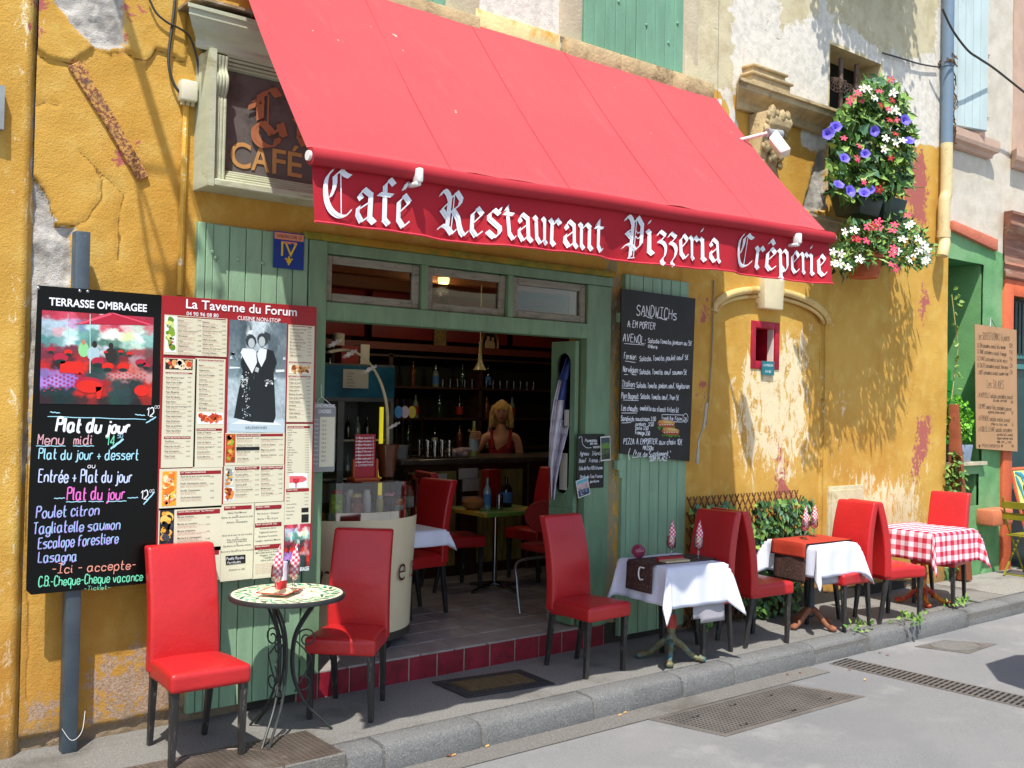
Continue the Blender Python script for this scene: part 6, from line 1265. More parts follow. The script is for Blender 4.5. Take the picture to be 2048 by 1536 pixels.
for i,(px,nm,col,lb) in enumerate(((793,'blue','3f8fd0','beer tap with round blue badge'),(806,'rose','c8b4c8','beer tap with white and pink badge'),(820,'yellow','c8b82a','beer tap with yellow badge and tall handle'),(843,'plain','55554a','slim chrome beer tap without a badge'))):
    p=W(px,905,2.35); z1=W(px,824,2.35).z; t=thing('beer_tap',lb+' at the left end of the bar','tap',(p.x,2.35,BT-.2)); m=MB(); m.tube([(p.x,2.35,BT-.25),(p.x,2.35,z1+.12)],.012,8); m.build('column',mat('chrome','9aa0a0',.12,metal=1.),t,smooth=True)
    if nm!='plain': m=MB(); m.lathe([(.001,-.012),(.046,-.010),(.046,.010),(.001,.012)],16,M=T(p.x,2.33,z1)@RZ(R(-35))@RX(R(90))@Matrix.Diagonal((.8,1.2,1,1))); m.build('badge',mat('badge_'+nm,col,.4),t)
p=W(802,905,2.3); m=MB(); m.lathe([(.05,0),(.068,.16),(.072,.165),(.066,.165)],14,(p.x,2.3,W(802,905,2.3).z-.1)); tag(m.build('white_pot',mat('white_enamel','8f9090',.4),smooth=True),'small white pot below the beer taps','pot')
m=MB(); m.box(4.72,4.98,2.1,2.7,FZ,1.1); tag(m.build('tap_cabinet',wood,bev=.01),'dark cabinet between the fridge and the bar under the taps','cabinet')
p=W(960,740,3.2); m=MB(); m.lathe([(.075,0),(.06,.02),(.03,.08),(.018,.16),(.016,.28),(.022,.30)],14,(p.x,3.2,p.z)); m.tube([(p.x,3.2,p.z+.29),(p.x,3.2,3.02)],.006,6); tag(m.build('bell_lamp',mat('ivory_glass','857b58',.4),smooth=True),'unlit ivory bell-shaped lamp hanging over the bar','lamp')
# fridge
fx0,fx1=3.75,4.80; fy=2.2; fr_=thing('drinks_fridge','drinks fridge with blue header, pinned paper and a lit yellow tube','fridge',(4.3,2.5,FZ))
grm=mat('fridge_grey','5c5f60',.4); m=MB(); m.box(fx0,fx0+.04,fy,fy+.6,FZ,2.09).box(fx1-.04,fx1,fy,fy+.6,FZ,2.09).box(fx0+.04,fx1-.04,fy+.56,fy+.6,FZ,2.09).box(fx0+.04,fx1-.04,fy,fy+.56,FZ,FZ+.3).box(fx0+.04,fx1-.04,fy+.02,fy+.56,1.8,2.09); m.build('cabinet',grm,fr_)
m=MB(); m.box(fx0+.01,fx1-.01,fy-.02,fy,1.80,2.07); m.build('blue_header',mat('blue_header','1a566e',.4,.35,4),fr_); x0,x1,z0,z1=wr(687,738,737,777,fy-.03); m=MB(); m.box(x0,x1,fy-.026,fy-.021,z0,z1); pn=m.build('pinned_paper',paper,fr_)
m=MB(); 
for k in range(6): put_text(m,['Crêpes','sucre','nutella','chocolat','confiture','miel'][k],x0+.04,z1-.04-k*.027,.016,fy-.0265)
m.build('lettering',pr_('menu_black','3b3734'),pn)
m=MB(); m.box(fx0+.02,fx1-.02,fy-.01,fy,1.765,1.80).box(fx1-.035,fx1-.01,fy-.01,fy,FZ+.3,1.765).box(4.24,4.30,fy-.01,fy,FZ+.3,1.765); m.build('door_frame',mat('fridge_trim','6d706c',.4),fr_)
for z in (.75,1.08,1.42): m=MB(); m.box(fx0+.05,fx1-.05,fy+.06,fy+.5,z,z+.015); m.build('shelf',mat('fridge_shelf','a7a08a',.3),fr_)
m=MB(); p=W(761,850,fy+.05); m.box(fx1-.115,fx1-.085,fy+.03,fy+.05,.55,1.72); m.build('light_tube',mat('yellow_tube','e8d820',.5,emit='e8d830',es=.45),fr_)
for k in range(12): 
    z=(.765,1.095,1.435)[k%3]; bottle(4.34+(k//3)*.095,fy+.16,z,.028,.2,bm_[(k*2+1)%4],'small bottle %s in the fridge, on the %s shelf, %s from the left'%('with red cap' if k%3==0 else 'without cap',('lowest','middle','upper')[k%3],('first','second','third','fourth')[k//3]),'drinks in the fridge',cap=capr if k%3==0 else None)
m=MB(); x0,x1,z0,z1=wr(676,655,697,702,2.4); m.lathe([(.055,2.09),(.055,2.36),(.001,2.37)],16,(x0+.06,2.5,0)); tag(m.build('white_canister',mat('pale_canister','8f877a',.5),smooth=True),'pale upright canister on top of the fridge','canister')
m=MB(); m.box(4.35,4.52,2.35,2.5,2.09,2.25); tag(m.build('red_white_box',[mat('faded_red_box','7c2a22',.6)]),'small red box on top of the fridge','box')
m=MB(); m.box(4.54,4.63,2.35,2.5,2.09,2.27); tag(m.build('white_box',paper),'small white packet beside the red box on the fridge','box')
# indoor tables
t=thing('indoor_table','table with green and yellow edge on a chrome column inside the café','table',(5.42,1.55,FZ)); TX=(5.42,1.50); 
ge=mat('green_yellow_edge','56802e',.5,.3,1.5,dirt='b08a2a',ds=2.2,dlo=.48,dhi=.55); zt=W(978,1017,TX[1]).z
m=MB(); m.box(TX[0]-.34,TX[0]+.34,TX[1]-.3,TX[1]+.3,zt-.035,zt); m.build('table_top',ge,t,bev=.006)
chrome=MATS['chrome']; m=MB(); m.tube([(TX[0],TX[1],FZ+.04),(TX[0],TX[1],zt-.035)],.022,14); m.build('column',chrome,t,smooth=True)
for k in range(4): A=R(k*90+10); m=MB(); m.tube([(TX[0],TX[1],FZ+.06),(TX[0]+.28*math.cos(A),TX[1]+.28*math.sin(A),FZ+.012)],[.022,.014],8); m.build('foot',chrome,t,smooth=True)
def onT(px,dy=0): p=W(px,1012,TX[1]+dy); return p.x,TX[1]+dy,zt
x,y,z=onT(946); m=MB(); m.lathe([(.05,0),(.09,.03),(.10,.07),(.07,.10),(.02,.11)],14,(x,y,z)); tag(m.build('bread_roll',mat('bread','8a5a2a',.8,.2,10),smooth=True),'round loaf on the green-edged indoor table','bread')
x,y,z=onT(974,-.05); bottle(x,y,z,.034,.27,mat('water_bottle','7f9a9a',.1,spec=.8),'clear water bottle on the indoor table','bottles on the indoor table',lab=lb_[2])
x,y,z=onT(988,.05); m=MB(); m.box(x-.07,x+.07,y,y+.1,z,z+.33); tag(m.build('red_menu_holder',mat('dark_red_plastic','7d1512',.3),bev=.01),'tall dark red menu holder standing on the indoor table','holder')
x,y,z=onT(1012,.05); bottle(x,y,z,.055,.26,bm_[3],'wide dark bottle at the right of the indoor table','bottles on the indoor table',lab=lb_[2])
x,y,z=onT(998,-.12); m=MB(); m.lathe([(.03,0),(.036,.13),(.033,.13),(.028,.01)],12,(x,y,z)); tag(m.build('tumbler',clearglass('drinking_glass'),smooth=True),'clear tumbler at the front of the indoor table','glass')
g=G(838,1062,.86); T5=(g.x-.12,g.y+.25); pedestal('square_table','small indoor table mostly hidden behind the crêpe counter',T5[0],T5[1],.86,.3,.3,0,greyiron,greyiron,1)
cloth('tablecloth','white cloth with a hanging corner beside the crêpe counter indoors','tablecloth',T5[0],T5[1],.865,.31,.31,.43,0,white,seed=12,flare=.3)
# tubular red chair indoors
t=thing('tubular_chair','red padded indoor chair with grey tubular legs behind the open door leaf','chair',(5.25,.75,FZ)); mt=mat('grey_tube','8b8d8a',.3,metal=.7)
p=W(1082,1035,.95); m=MB(); m.lathe([(.001,-.02),(.17,-.02),(.19,0),(.17,.02),(.001,.02)],20,M=T(p.x+.05,.95,p.z)@RZ(R(-60))@RX(R(90))@Matrix.Diagonal((1,.75,1,1))); m.build('backrest',mat('dull_red_fabric','8f1d1a',.8,.1,9),t,smooth=True)
m=MB(); m.box(p.x-.1,p.x+.28,.75,1.1,.56,.62); m.build('seat',MATS['dull_red_fabric'],t,bev=.02)
f0=G(1040,1230,FZ); m=MB(); m.tube(smooth_pts([(f0.x,f0.y,FZ+.01),(f0.x+.03,f0.y+.08,.40),(f0.x+.10,f0.y+.15,.54),(f0.x+.45,f0.y+.15,.55)],5),.011,8); m.build('frame',mt,t,smooth=True); m=MB(); m.tube([(f0.x+.42,f0.y+.1,FZ),(f0.x+.42,f0.y+.15,.55),(p.x+.12,1.0,p.z)],.011,8); m.build('frame',mt,t,smooth=True)
# ---- the woman behind the bar
skin=mat('skin','c48a68',.5,.06,6,sss=.1); hair=mat('blonde_hair','cba45a',.6,.3,60,.6,200,map=(6,6,1)); redtop=mat('red_tank_top','8c1016',.8,.06,20)
HP=W(1003,825,2.85); WX,WY=HP.x,2.85; fd=Vector((-WX,CP[1]-WY,0)).normalized(); sd=Vector((-fd.y,fd.x,0))   # sd: towards image right? 
if sd.dot(Vector(RT))<0: sd=-sd
wom=thing('person','blonde woman in a red tank top behind the bar, reaching out to a bottle','person',(WX,WY,FZ))
def P3(s_,f_,z): return Vector((WX,WY,0))+sd*s_+fd*f_+Vector((0,0,z))
def skinmesh(name,nodes,edges,mt,parent,lv=2):
    me=bpy.data.meshes.new(name); wl=WL[parent.name]; me.from_pydata([tuple(p-wl) for p,_ in nodes],edges,[]); me.materials.append(mt)
    o=bpy.data.objects.new(name,me); COL.objects.link(o); o.parent=parent
    md=o.modifiers.new('skin','SKIN'); md.use_smooth_shade=True; sv=me.skin_vertices[0].data if me.skin_vertices else None
    if sv is None:
        bm=bmesh.new(); bm.from_mesh(me); bm.verts.layers.skin.verify(); bm.to_mesh(me); bm.free(); sv=me.skin_vertices[0].data
    for i,(p,r) in enumerate(nodes): sv[i].radius=(r if isinstance(r,tuple) else (r,r)); sv[i].use_root=(i==0)
    s2=o.modifiers.new('sub','SUBSURF'); s2.levels=lv; s2.render_levels=lv; return o
zh=HP.z; HS=zh-.0; sh=zh-.235
nd=[(P3(0,0,sh-.62),(.15,.11)),(P3(0,0,sh-.45),(.125,.095)),(P3(0,.0,sh-.28),(.105,.08)),(P3(0,.0,sh-.13),(.118,.080)),(P3(0,0,sh-.01),(.105,.062)),(P3(0,.0,sh+.06),.052),(P3(0,.01,sh+.13),.052),
 (P3(-.16,0,sh-.02),.055),(P3(-.25,.09,sh-.15),.046),(P3(-.30,.16,sh-.26),.040),(BOT+Vector((-fd*.03).to_tuple() if False else (0,0,0))-fd*.10+sd*.05+Vector((0,0,.20)),.030),
 (P3(.16,0,sh-.02),.055),(P3(.20,-.01,sh-.20),.045),(P3(.20,.05,sh-.36),.038),(P3(.14,.20,sh-.42),.030),
 (P3(0.08,-.0,sh-.95),.085),(P3(.08,0,FZ+.5),.06),(P3(.08,0,FZ+.08),.04),(P3(-.08,-.0,sh-.95),.085),(P3(-.08,0,FZ+.5),.06),(P3(-.08,0,FZ+.08),.04)]
skinmesh('body',nd,[(0,1),(1,2),(2,3),(3,4),(4,5),(5,6),(4,7),(7,8),(8,9),(9,10),(4,11),(11,12),(12,13),(13,14),(0,15),(15,16),(16,17),(0,18),(18,19),(19,20)],skin,wom)
skinmesh('tank_top',[(P3(0,0,sh-.60),(.165,.12)),(P3(0,0,sh-.45),(.135,.105)),(P3(0,.0,sh-.28),(.130,.10)),(P3(0,.035,sh-.17),(.172,.135)),(P3(-.095,.03,sh-.02),(.028,.06)),(P3(.095,.03,sh-.02),(.028,.06)),(P3(-.095,-.01,sh+.045),(.022,.05)),(P3(.095,-.01,sh+.045),(.022,.05))],[(0,1),(1,2),(2,3),(3,4),(3,5),(4,6),(5,7)],redtop,wom)
skinmesh('jeans',[(P3(0,0,sh-.60),(.165,.125)),(P3(0,0,sh-.72),(.17,.13)),(P3(.085,0,sh-.90),.095),(P3(.085,0,FZ+.5),.07),(P3(.085,0,FZ+.10),.055),(P3(-.085,0,sh-.90),.095),(P3(-.085,0,FZ+.5),.07),(P3(-.085,0,FZ+.10),.055)],[(0,1),(1,2),(2,3),(3,4),(1,5),(5,6),(6,7)],mat('dark_jeans','1c2230',.8),wom)
for s_ in (-1,1): m=MB(); m.tube(smooth_pts([P3(s_*.08,.115,sh-.13),P3(s_*.092,.085,sh-.05),P3(s_*.10,.03,sh+.052),P3(s_*.098,-.05,sh+.0),P3(s_*.09,-.10,sh-.12)],4),.017,8); m.build('strap',redtop,wom,smooth=True)
hc=P3(0,.03,HS); MH=Matrix.Translation(hc)@Matrix([[sd.x,fd.x,0,0],[sd.y,fd.y,0,0],[0,0,1,0],[0,0,0,1]])
m=MB(); pr=[]
vs=[];NN=24;MM=18
for i in range(MM+1):
    ph=math.pi*i/MM; 
    for k in range(NN):
        a=2*math.pi*k/NN; x=math.sin(ph)*math.cos(a)*.073; y=math.sin(ph)*math.sin(a)*.088; z=-math.cos(ph)*.108
        if z<0: x*=1-.32*(z/.108)**2; y*=1-.12*(z/.108)**2
        if y>0:
            y+=.020*math.exp(-((x/.011)**2+((z+.018)/.024)**2))      # nose
            y-=.010*(math.exp(-(((x-.030)/.014)**2+((z-.012)/.012)**2))+math.exp(-(((x+.030)/.014)**2+((z-.012)/.012)**2)))
            y+=.006*math.exp(-((x/.022)**2+((z+.055)/.010)**2))+.007*math.exp(-((x/.02)**2+((z+.092)/.015)**2))
        vs.append((x,y,z))
m.smooth=True; m.add(vs,[(i*NN+k,i*NN+(k+1)%NN,(i+1)*NN+(k+1)%NN,(i+1)*NN+k) for i in range(MM) for k in range(NN)],MH); m.smooth=False; hd_=m.build('head',skin,wom)
for s_ in (-1,1):
    m=MB(); m.sphere((s_*.030,.076,.012),.012,10,8,(1.2,.6,.7),MH); m.build('eye',mat('eye_white','a8a094',.2),hd_,smooth=True); m=MB(); m.sphere((s_*.030,.083,.012),.005,8,6,(1,.5,1),MH); m.build('iris',mat('iris','1b130c',.2),hd_); m=MB(); m.tube([MH@Vector((s_*.014,.082,.027)),MH@Vector((s_*.030,.085,.032)),MH@Vector((s_*.045,.076,.027))],.0028,5); m.build('eyebrow',mat('brow','4a3018',.8),hd_)
    m=MB(); m.sphere((s_*.074,-.0,.0),.022,8,6,(.4,.7,1.2),MH); m.build('ear',skin,hd_,smooth=True)
m=MB(); m.sphere((0,.088,-.055),.020,12,8,(1.1,.35,.32),MH); m.build('mouth',mat('lips','7a2a26',.4),hd_,smooth=True)
m=MB()
for k in range(150):
    a=R(-205+rng.random()*230); ln=.17+.06*rng.random(); r=.082+.012*rng.random(); z0=.085+.03*rng.random(); P=[]
    for q_ in range(6):
        t_=q_/5; rr=r*math.sin(min(1,t_*2.4+.25)*math.pi/2)*(1+.26*t_)+.013*math.sin(t_*8+k*1.7); P.append(MH@Vector((rr*math.cos(a),rr*math.sin(a)*1.08-.008,z0-ln*t_-.03*t_)))
    m.tube(P,[.006,.010,.011,.011,.010,.004],5)
m.sphere((0,-.020,.030),.092,16,10,(.93,.97,1.0),MH)
for k in range(26):
    a=R(35+110*k/25.); P=[MH@Vector((.07*math.cos(a)*q,.035+.055*math.sin(a)*q,.125-.075*q*q+.006*math.sin(k*2.))) for q in (0.,.4,.75,1.,1.12)]; m.tube(P,[.008,.010,.010,.008,.003],5)
o=m.build('hair',hair,wom,smooth=True)
hp_=BOT+Vector((0,0,.20))-fd*.055+sd*.02; m=MB(); m.sphere(tuple(hp_-fd*.01+sd*.02),.036,12,8,(1.,1.,1.15))
for k in range(4):
    z=hp_.z+.035-k*.021; P=[Vector((hp_.x,hp_.y,z))+sd*.025,BOT+sd*.055+Vector((0,0,z-BOT.z))-fd*.02,BOT+sd*.048+fd*.03+Vector((0,0,z-BOT.z)),BOT+fd*.056+Vector((0,0,z-BOT.z)),BOT-sd*.02+fd*.05+Vector((0,0,z-BOT.z-.002))][:5-(k==3)]; m.tube(smooth_pts(P,4),.0088,8)
m.tube(smooth_pts([hp_+sd*.0+Vector((0,0,.02)),BOT-sd*.035-fd*.04+Vector((0,0,.235)),BOT-sd*.053+Vector((0,0,.245)),BOT-sd*.045+fd*.03+Vector((0,0,.25))],4),.0095,8); m.build('hand',skin,wom,smooth=True)
# ================================================================ CREPE COUNTER
cx_,cy_=3.45,.66; cart=thing('crepe_counter','cream crêpe counter on castors with glass guard of jars, in the doorway','counter',(cx_,cy_,FZ))
crm_=mat('cream_laminate','d9caa6',.4,.05,3,spec=.5); A0,A1=R(150),R(395)
m=MB(); m.lathe([(.465,FZ+.11),(.475,.60),(.50,1.015)],48,(cx_,cy_,0),a0=A0,a1=A1); 
me_=m; m.build('curved_front',crm_,cart,smooth=True)
m=MB(); m.lathe([(.468,FZ+.06),(.468,FZ+.11)],48,(cx_,cy_,0),a0=A0,a1=A1); m.lathe([(.001,FZ+.06),(.46,FZ+.06)],32,(cx_,cy_,0)); m.build('plinth',mat('dark_plinth','37342f',.5),cart)
mir=mat('mirror_strip','b9b6ae',.08,.05,3,metal=1.)
m=MB(); m.lathe([(.502,1.015),(.502,1.065)],48,(cx_,cy_,0),a0=A0,a1=A1); m.build('mirror_band',mir,cart,smooth=True)
m=MB(); m.lathe([(.001,1.03),(.50,1.03)],40,(cx_,cy_,0)); m.build('worktop',mat('worktop','6b6458',.3),cart)
m=MB(); m.lathe([(.503,1.065),(.503,1.255)],48,(cx_,cy_,0),a0=A0,a1=A1); m.build('glass_guard',clearglass('guard_glass',(.9,.9,.88),.5),cart,smooth=True)
m=MB(); m.lathe([(.001,1.255),(.505,1.255),(.507,1.262),(.001,1.262)],48,(cx_,cy_,0)); m.build('glass_top',clearglass('guard_glass'),cart)
for A in (R(-12),R(-75),R(-140)):
    m=MB(); x,y=cx_+.42*math.cos(A),cy_+.42*math.sin(A); m.lathe([(.001,-.012),(.03,-.012),(.03,.012),(.001,.012)],14,M=T(x,y,FZ+.03)@RX(R(90))); m.box(x-.018,x+.018,y-.016,y+.016,FZ+.045,FZ+.07); m.build('castor',blk,cart)
# lettering wrapped round the front
def wrap(m,s,a0,dx,z,h,r,bold,shear=0.,w=1.):
    vs,fs,tw=ftext(s,bold,6); k=h/.73; m.add([(cx_+(r)*math.cos(a0+(a+shear*b)*k*w/r),cy_+(r)*math.sin(a0+(a+shear*b)*k*w/r),z+b*k) for a,b in vs],fs)
m=MB(); 
for ch,a,h,z in (('C',-168,.25,.60),('r',-136,.16,.60),('ê',-120,.18,.60),('p',-98,.18,.60),('e',-72,.18,.60),('s',-51,.18,.60)):
    wrap(m,ch,R(a),0,z,h if ch!='C' else .27,.492,-.012,.12,.85)
m.build('lettering',mat('brown_letter','4a2018',.5),cart)
def jar(x,y,z,r,h,mt,label,capm=None,labm=None):
    t=thing('jar',label,'jar',(x,y,z),group='bottles and jars behind the glass guard'); m=MB(); m.lathe([(r*.9,0),(r,.008),(r,h*.78),(r*.7,h*.88),(r*.7,h*.9)],14,(x,y,z)); m.build('jar_body',mt,t,smooth=True)
    if capm: m=MB(); m.lathe([(r*.76,h*.86),(r*.76,h),(.001,h*1.005)],14,(x,y,z)); m.build('lid',capm,t,smooth=True)
    if labm: m=MB(); m.lathe([(r*1.02,h*.15),(r*1.02,h*.6)],14,(x,y,z)); m.build('paper_label',labm,t,smooth=True)
def onC(px,Y): p=W(px,1015,Y); return p.x,Y,1.031
lime_=mat('lime_pack','8fb520',.5); whb=mat('white_bottle','bdbcb4',.4); 
x,y,z=onC(672,.35); jar(x,y,z,.042,.17,lime_,'lime green sauce bottle with red cap mark in the glass guard',capr,mat('lime_label','a8c828',.5,.5,30,dirt='b02a20',dlo=.5,dhi=.56))
x,y,z=onC(700,.33); jar(x,y,z,.024,.17,whb,'slim white squeeze bottle, left one in the glass guard',whb)
x,y,z=onC(733,.30); jar(x,y,z,.028,.17,whb,'slim white squeeze bottle, right one in the glass guard',whb)
x,y,z=onC(713,.26); jar(x,y,z,.040,.15,mat('syrup_brown','7a3a26',.2),'round brown syrup flask with red and white label',mat('cream_cap','c9b46a',.5),mat('syrup_label','a04a3c',.5,.3,40,dirt='d8cfc0',dlo=.5,dhi=.55))
x,y,z=onC(759,.27); jar(x,y,z,.024,.13,mat('mustard_jar','b8a860',.4),'small pale yellow spice jar in the glass guard',whb)
x,y,z=onC(778,.33); jar(x,y,z,.046,.14,mat('jam_dark','401016',.15),'dark jam jar with red and white checked lid',mat('pink_lid','b04058',.5,.5,60,dirt='d8c8c8',dlo=.5,dhi=.52))
x,y,z=onC(797,.30); jar(x,y,z,.036,.10,mat('orange_jam','c05a20',.2),'low orange jam jar with white label',mat('gold_lid','b0903a',.4,metal=.4),paper)
x,y,z=onC(814,.42); jar(x,y,z,.046,.17,mat('clay_orange','a0502e',.3),'tall orange-brown jar with red lid at the right of the guard',capr,paper)
# red crepe list in an orange holder
t=thing('crepe_price_card','red handwritten crêpe price card in an orange wooden stand','menu card',(3.2,.3,1.262)); a=W(709,945,.30); b=W(751,870,.30)
ow=mat('orange_wood','a8481a',.5,.15,6); rc=mat('red_card','9c1a26',.5)
m=MB(); m.box(a.x,b.x,.30,.306,1.275,b.z+.005); card=m.build('card',rc,t); m=MB(); m.box(a.x-.02,b.x+.02,.26,.36,1.262,1.28).box(a.x-.018,a.x-.004,.285,.31,1.28,1.40).box(b.x+.004,b.x+.018,.285,.31,1.28,1.40); m.build('stand',ow,t,bev=.003)
m=MB()
for k,s_ in enumerate(('crêpe sucre 2','crêpe Nutella 3','crêpe chocolat 3','crêpe sucre citron 3','crêpe G. Marnier 4','crêpe caramel 3','crêpe speculos 3','crêpe confiture 3','A EMPORTER')): hand(m,s_,a.x+.006,b.z-.022-k*.0225,.011,.2995,w=(b.x-a.x)*.88,th=.0022,seed=k)
m.build('lettering',whp,card)
# glazed vase with arching stem of white blossoms
p=W(773,950,.40); t=thing('flower_vase','brown glazed vase with an arching stem of white artificial blossoms','vase',(p.x,.40,1.262)); bz=mat('brown_glaze','5a3019',.12,.35,5,dirt='8d8a80',ds=3,dlo=.58,dhi=.62)
m=MB(); m.lathe([(.03,0),(.05,.01),(.055,.05),(.068,.17),(.082,.225),(.076,.228),(.06,.18),(.04,.02)],22,(p.x,.40,1.262)); m.build('pot',bz,t,smooth=True)
stem=[W(x,y,.40) for x,y in ((774,890),(774,850),(772,810),(764,775),(751,745),(733,720),(710,704),(685,699),(657,703))]; stm=mat('cream_stem','b3a37c',.5)
m=MB(); m.tube(smooth_pts(stem,4),.0075,7); m.tube(smooth_pts([q_+Vector((.012,0,-.006)) for q_ in stem],4),.005,6); m.build('stem',stm,t,smooth=True)
bl=mat('white_petal','cfc7c0',.6,.05,6)
def blossom(c,d,r,mt,parent,n=7,name='flower',cm=None):
    m=MB(); q=d.to_track_quat('Z','Y').to_matrix().to_4x4(); q=Matrix.Translation(c)@q
    for k in range(n):
        a=k/n*6.283; m.add([(0,0,0),(r*.55*math.cos(a-.38),r*.55*math.sin(a-.38),r*.28),(r*math.cos(a-.15),r*math.sin(a-.15),r*.30),(r*1.02*math.cos(a+.15),r*1.02*math.sin(a+.15),r*.26),(r*.55*math.cos(a+.38),r*.55*math.sin(a+.38),r*.30)],[(0,1,2,3,4)],q)
    return m.build(name,mt,parent,smooth=False)
for px,py in ((697,713),(737,744),(784,857),(667,692)): blossom(W(px,py-9,.40),Vector((.3,-.5,-.9)),.055,bl,t,9)
# ---- drinks price sheet hung on the left jamb
t=thing('drinks_price_sheet','grey printed drinks price sheet hanging from a string on the left door jamb','price list',(2.9,-.07,1.36)); Y=-.07; a=W(628,803,Y); b=W(672,810,Y); c_=W(669,943,Y)
gs=mat('grey_print_sheet','8d8f8c',.6,.08,4); m=MB(); m.prism([(a.x,c_.z),(b.x-.004,c_.z),(b.x,c_.z+.015),(b.x,b.z-.012),(b.x-.015,b.z),(a.x,a.z)],Y,Y+.003); sheet_=m.build('sheet',gs,t)
m=MB(); put_text(m,'CONSOMMATIONS',a.x+.008,a.z-.034,.020,Y-.001,w=b.x-a.x-.016,bold=.02); put_text(m,'CHOISIES',a.x+.03,a.z-.068,.022,Y-.001,w=.085,bold=.02)
for k,s_ in enumerate(('Boisson','Jus','Fruits','Menthe','Pression','Glacée','Infuse','Punch','Dense','Amour','Punch')): put_text(m,s_,a.x+.004,a.z-.11-k*.026,.010,Y-.001,w=.03)
m.build('lettering',pr_('white2','e6e6ea'),sheet_)
m=MB(); m.box(a.x+.042,b.x-.006,Y-.0012,Y-.0006,c_.z+.03,a.z-.09); pq=m.build('price_column',crb,sheet_)
m=MB()
for k in range(10): hand(m,'1.5 2',a.x+.055,a.z-.12-k*.026,.010,Y-.0016,th=.0018,seed=k)
m.build('lettering',pr_('menu_black','3b3734'),sheet_)
m=MB(); m.tube([(a.x+.02,Y,a.z),((a.x+b.x)/2-.02,Y+.01,a.z+.03),(b.x-.03,Y,b.z)],.002,5); m.tube([((a.x+b.x)/2-.02,Y+.01,a.z+.03),((a.x+b.x)/2-.02,Y+.02,a.z+.10)],.002,5); m.build('string',wplast,t)
# ---- door leaf with oval lights, flag
leaf=thing('door_leaf','narrow green door leaf with tall oval lights, folded open at the right of the doorway','door',(5.02,.03,FZ))
def ring(m,y0,y1,z0,z1,iy0,iy1,iz0,iz1,x0,x1,n=10):
    hw=(iy1-iy0)/2; cy=(iy0+iy1)/2; inner=[]
    for k in range(n+1): a=math.pi*k/n; inner.append((cy+hw*math.cos(a),iz1-hw+hw*math.sin(a)))
    for k in range(n+1): a=math.pi+math.pi*k/n; inner.append((cy+hw*math.cos(a),iz0+hw+hw*math.sin(a)))
    outer=[(y1,iz1-hw)]+[( (y1 if k<n*.35 else (y0 if k>n*.65 else cy+(y1-cy)*math.cos(math.pi*k/n)/math.cos(math.pi*.35))),z1) for k in range(1,n)]+[(y0,iz1-hw),(y0,iz0+hw)]+[((y0 if k<n*.35 else (y1 if k>n*.65 else cy-(y1-cy)*math.cos(math.pi*k/n)/math.cos(math.pi*.35))),z0) for k in range(1,n)]+[(y1,iz0+hw)]
    N_=len(inner); vs=[(x0,a,b) for a,b in inner]+[(x0,a,b) for a,b in outer]+[(x1,a,b) for a,b in inner]+[(x1,a,b) for a,b in outer]
    fs=[]
    for k in range(N_): k2=(k+1)%N_; fs+=[(k,k2,N_+k2,N_+k),(2*N_+k,3*N_+k,3*N_+k2,2*N_+k2),(k,2*N_+k,2*N_+k2,k2),(N_+k,N_+k2,3*N_+k2,3*N_+k)]
    m.add(vs,fs)
m=MB(); ring(m,.035,.30,1.02,2.245,.085,.25,1.12,2.16,4.99,5.025); ring(m,.035,.30,.175,1.018,.085,.25,.42,.95,4.99,5.025); m.build('leaf_frame',gdoor,leaf)
m=MB(); m.box(5.005,5.010,.08,.255,1.1,2.18).box(5.005,5.010,.08,.255,.40,.96); m.build('pane',pane,leaf)
m=MB(); m.box(5.028,5.05,.06,.11,FZ,2.245); m.build('edge_strip',mat('orange_edge','a85a20',.6),leaf)
for (z0,z1,y0,y1) in ((1.15,1.42,.10,.18),(.55,.72,.10,.19),(.80,.90,.10,.17),(1.62,1.74,.09,.14)): m=MB(); m.box(4.985,4.989,y0,y1,z0,z1); m.build('sticker',paper,leaf)
fl_=thing('flag','furled blue, white and red flag hanging from the top of the door leaf','flag',(5.0,.1,1.1)); fm=[mat('flag_blue','3a5090',.8,.08,5),mat('flag_white','cfccd8',.8,.05,5),mat('flag_red','a01c28',.8,.05,5)]
rows=[(683,1150,1154),(700,1140,1153),(725,1130,1150),(760,1118,1146),(800,1108,1143),(840,1102,1139),(868,1099,1134),(900,1098,1126),(935,1097,1118),(970,1099,1112),(1000,1101,1109)]
m=MB(); gr_=[]; NN=10
for i,(py,x0,x1) in enumerate(rows):
    for k in range(NN+1):
        t_=k/NN; yv=.16-.02+.035*math.sin(t_*9+i*.25)*min(1,i/3); gr_.append(W(x0+(x1-x0)*t_,py,yv))
for i in range(len(rows)-1):
    for k in range(NN):
        t_=(k+.5)/NN; mi=0 if rows[i][0]<(758+95*max(0,t_-.15)) and not (t_<.3 and rows[i][0]>800) else 1
        if rows[i][0]>=935 and t_<.2: mi=2
        m.mi=mi; a=i*(NN+1)+k; m.add([gr_[a],gr_[a+1],gr_[a+NN+2],gr_[a+NN+1]],[(0,1,2,3)])
o=m.build('cloth',fm,fl_,smooth=True); md=o.modifiers.new('t','SOLIDIFY'); md.thickness=.003
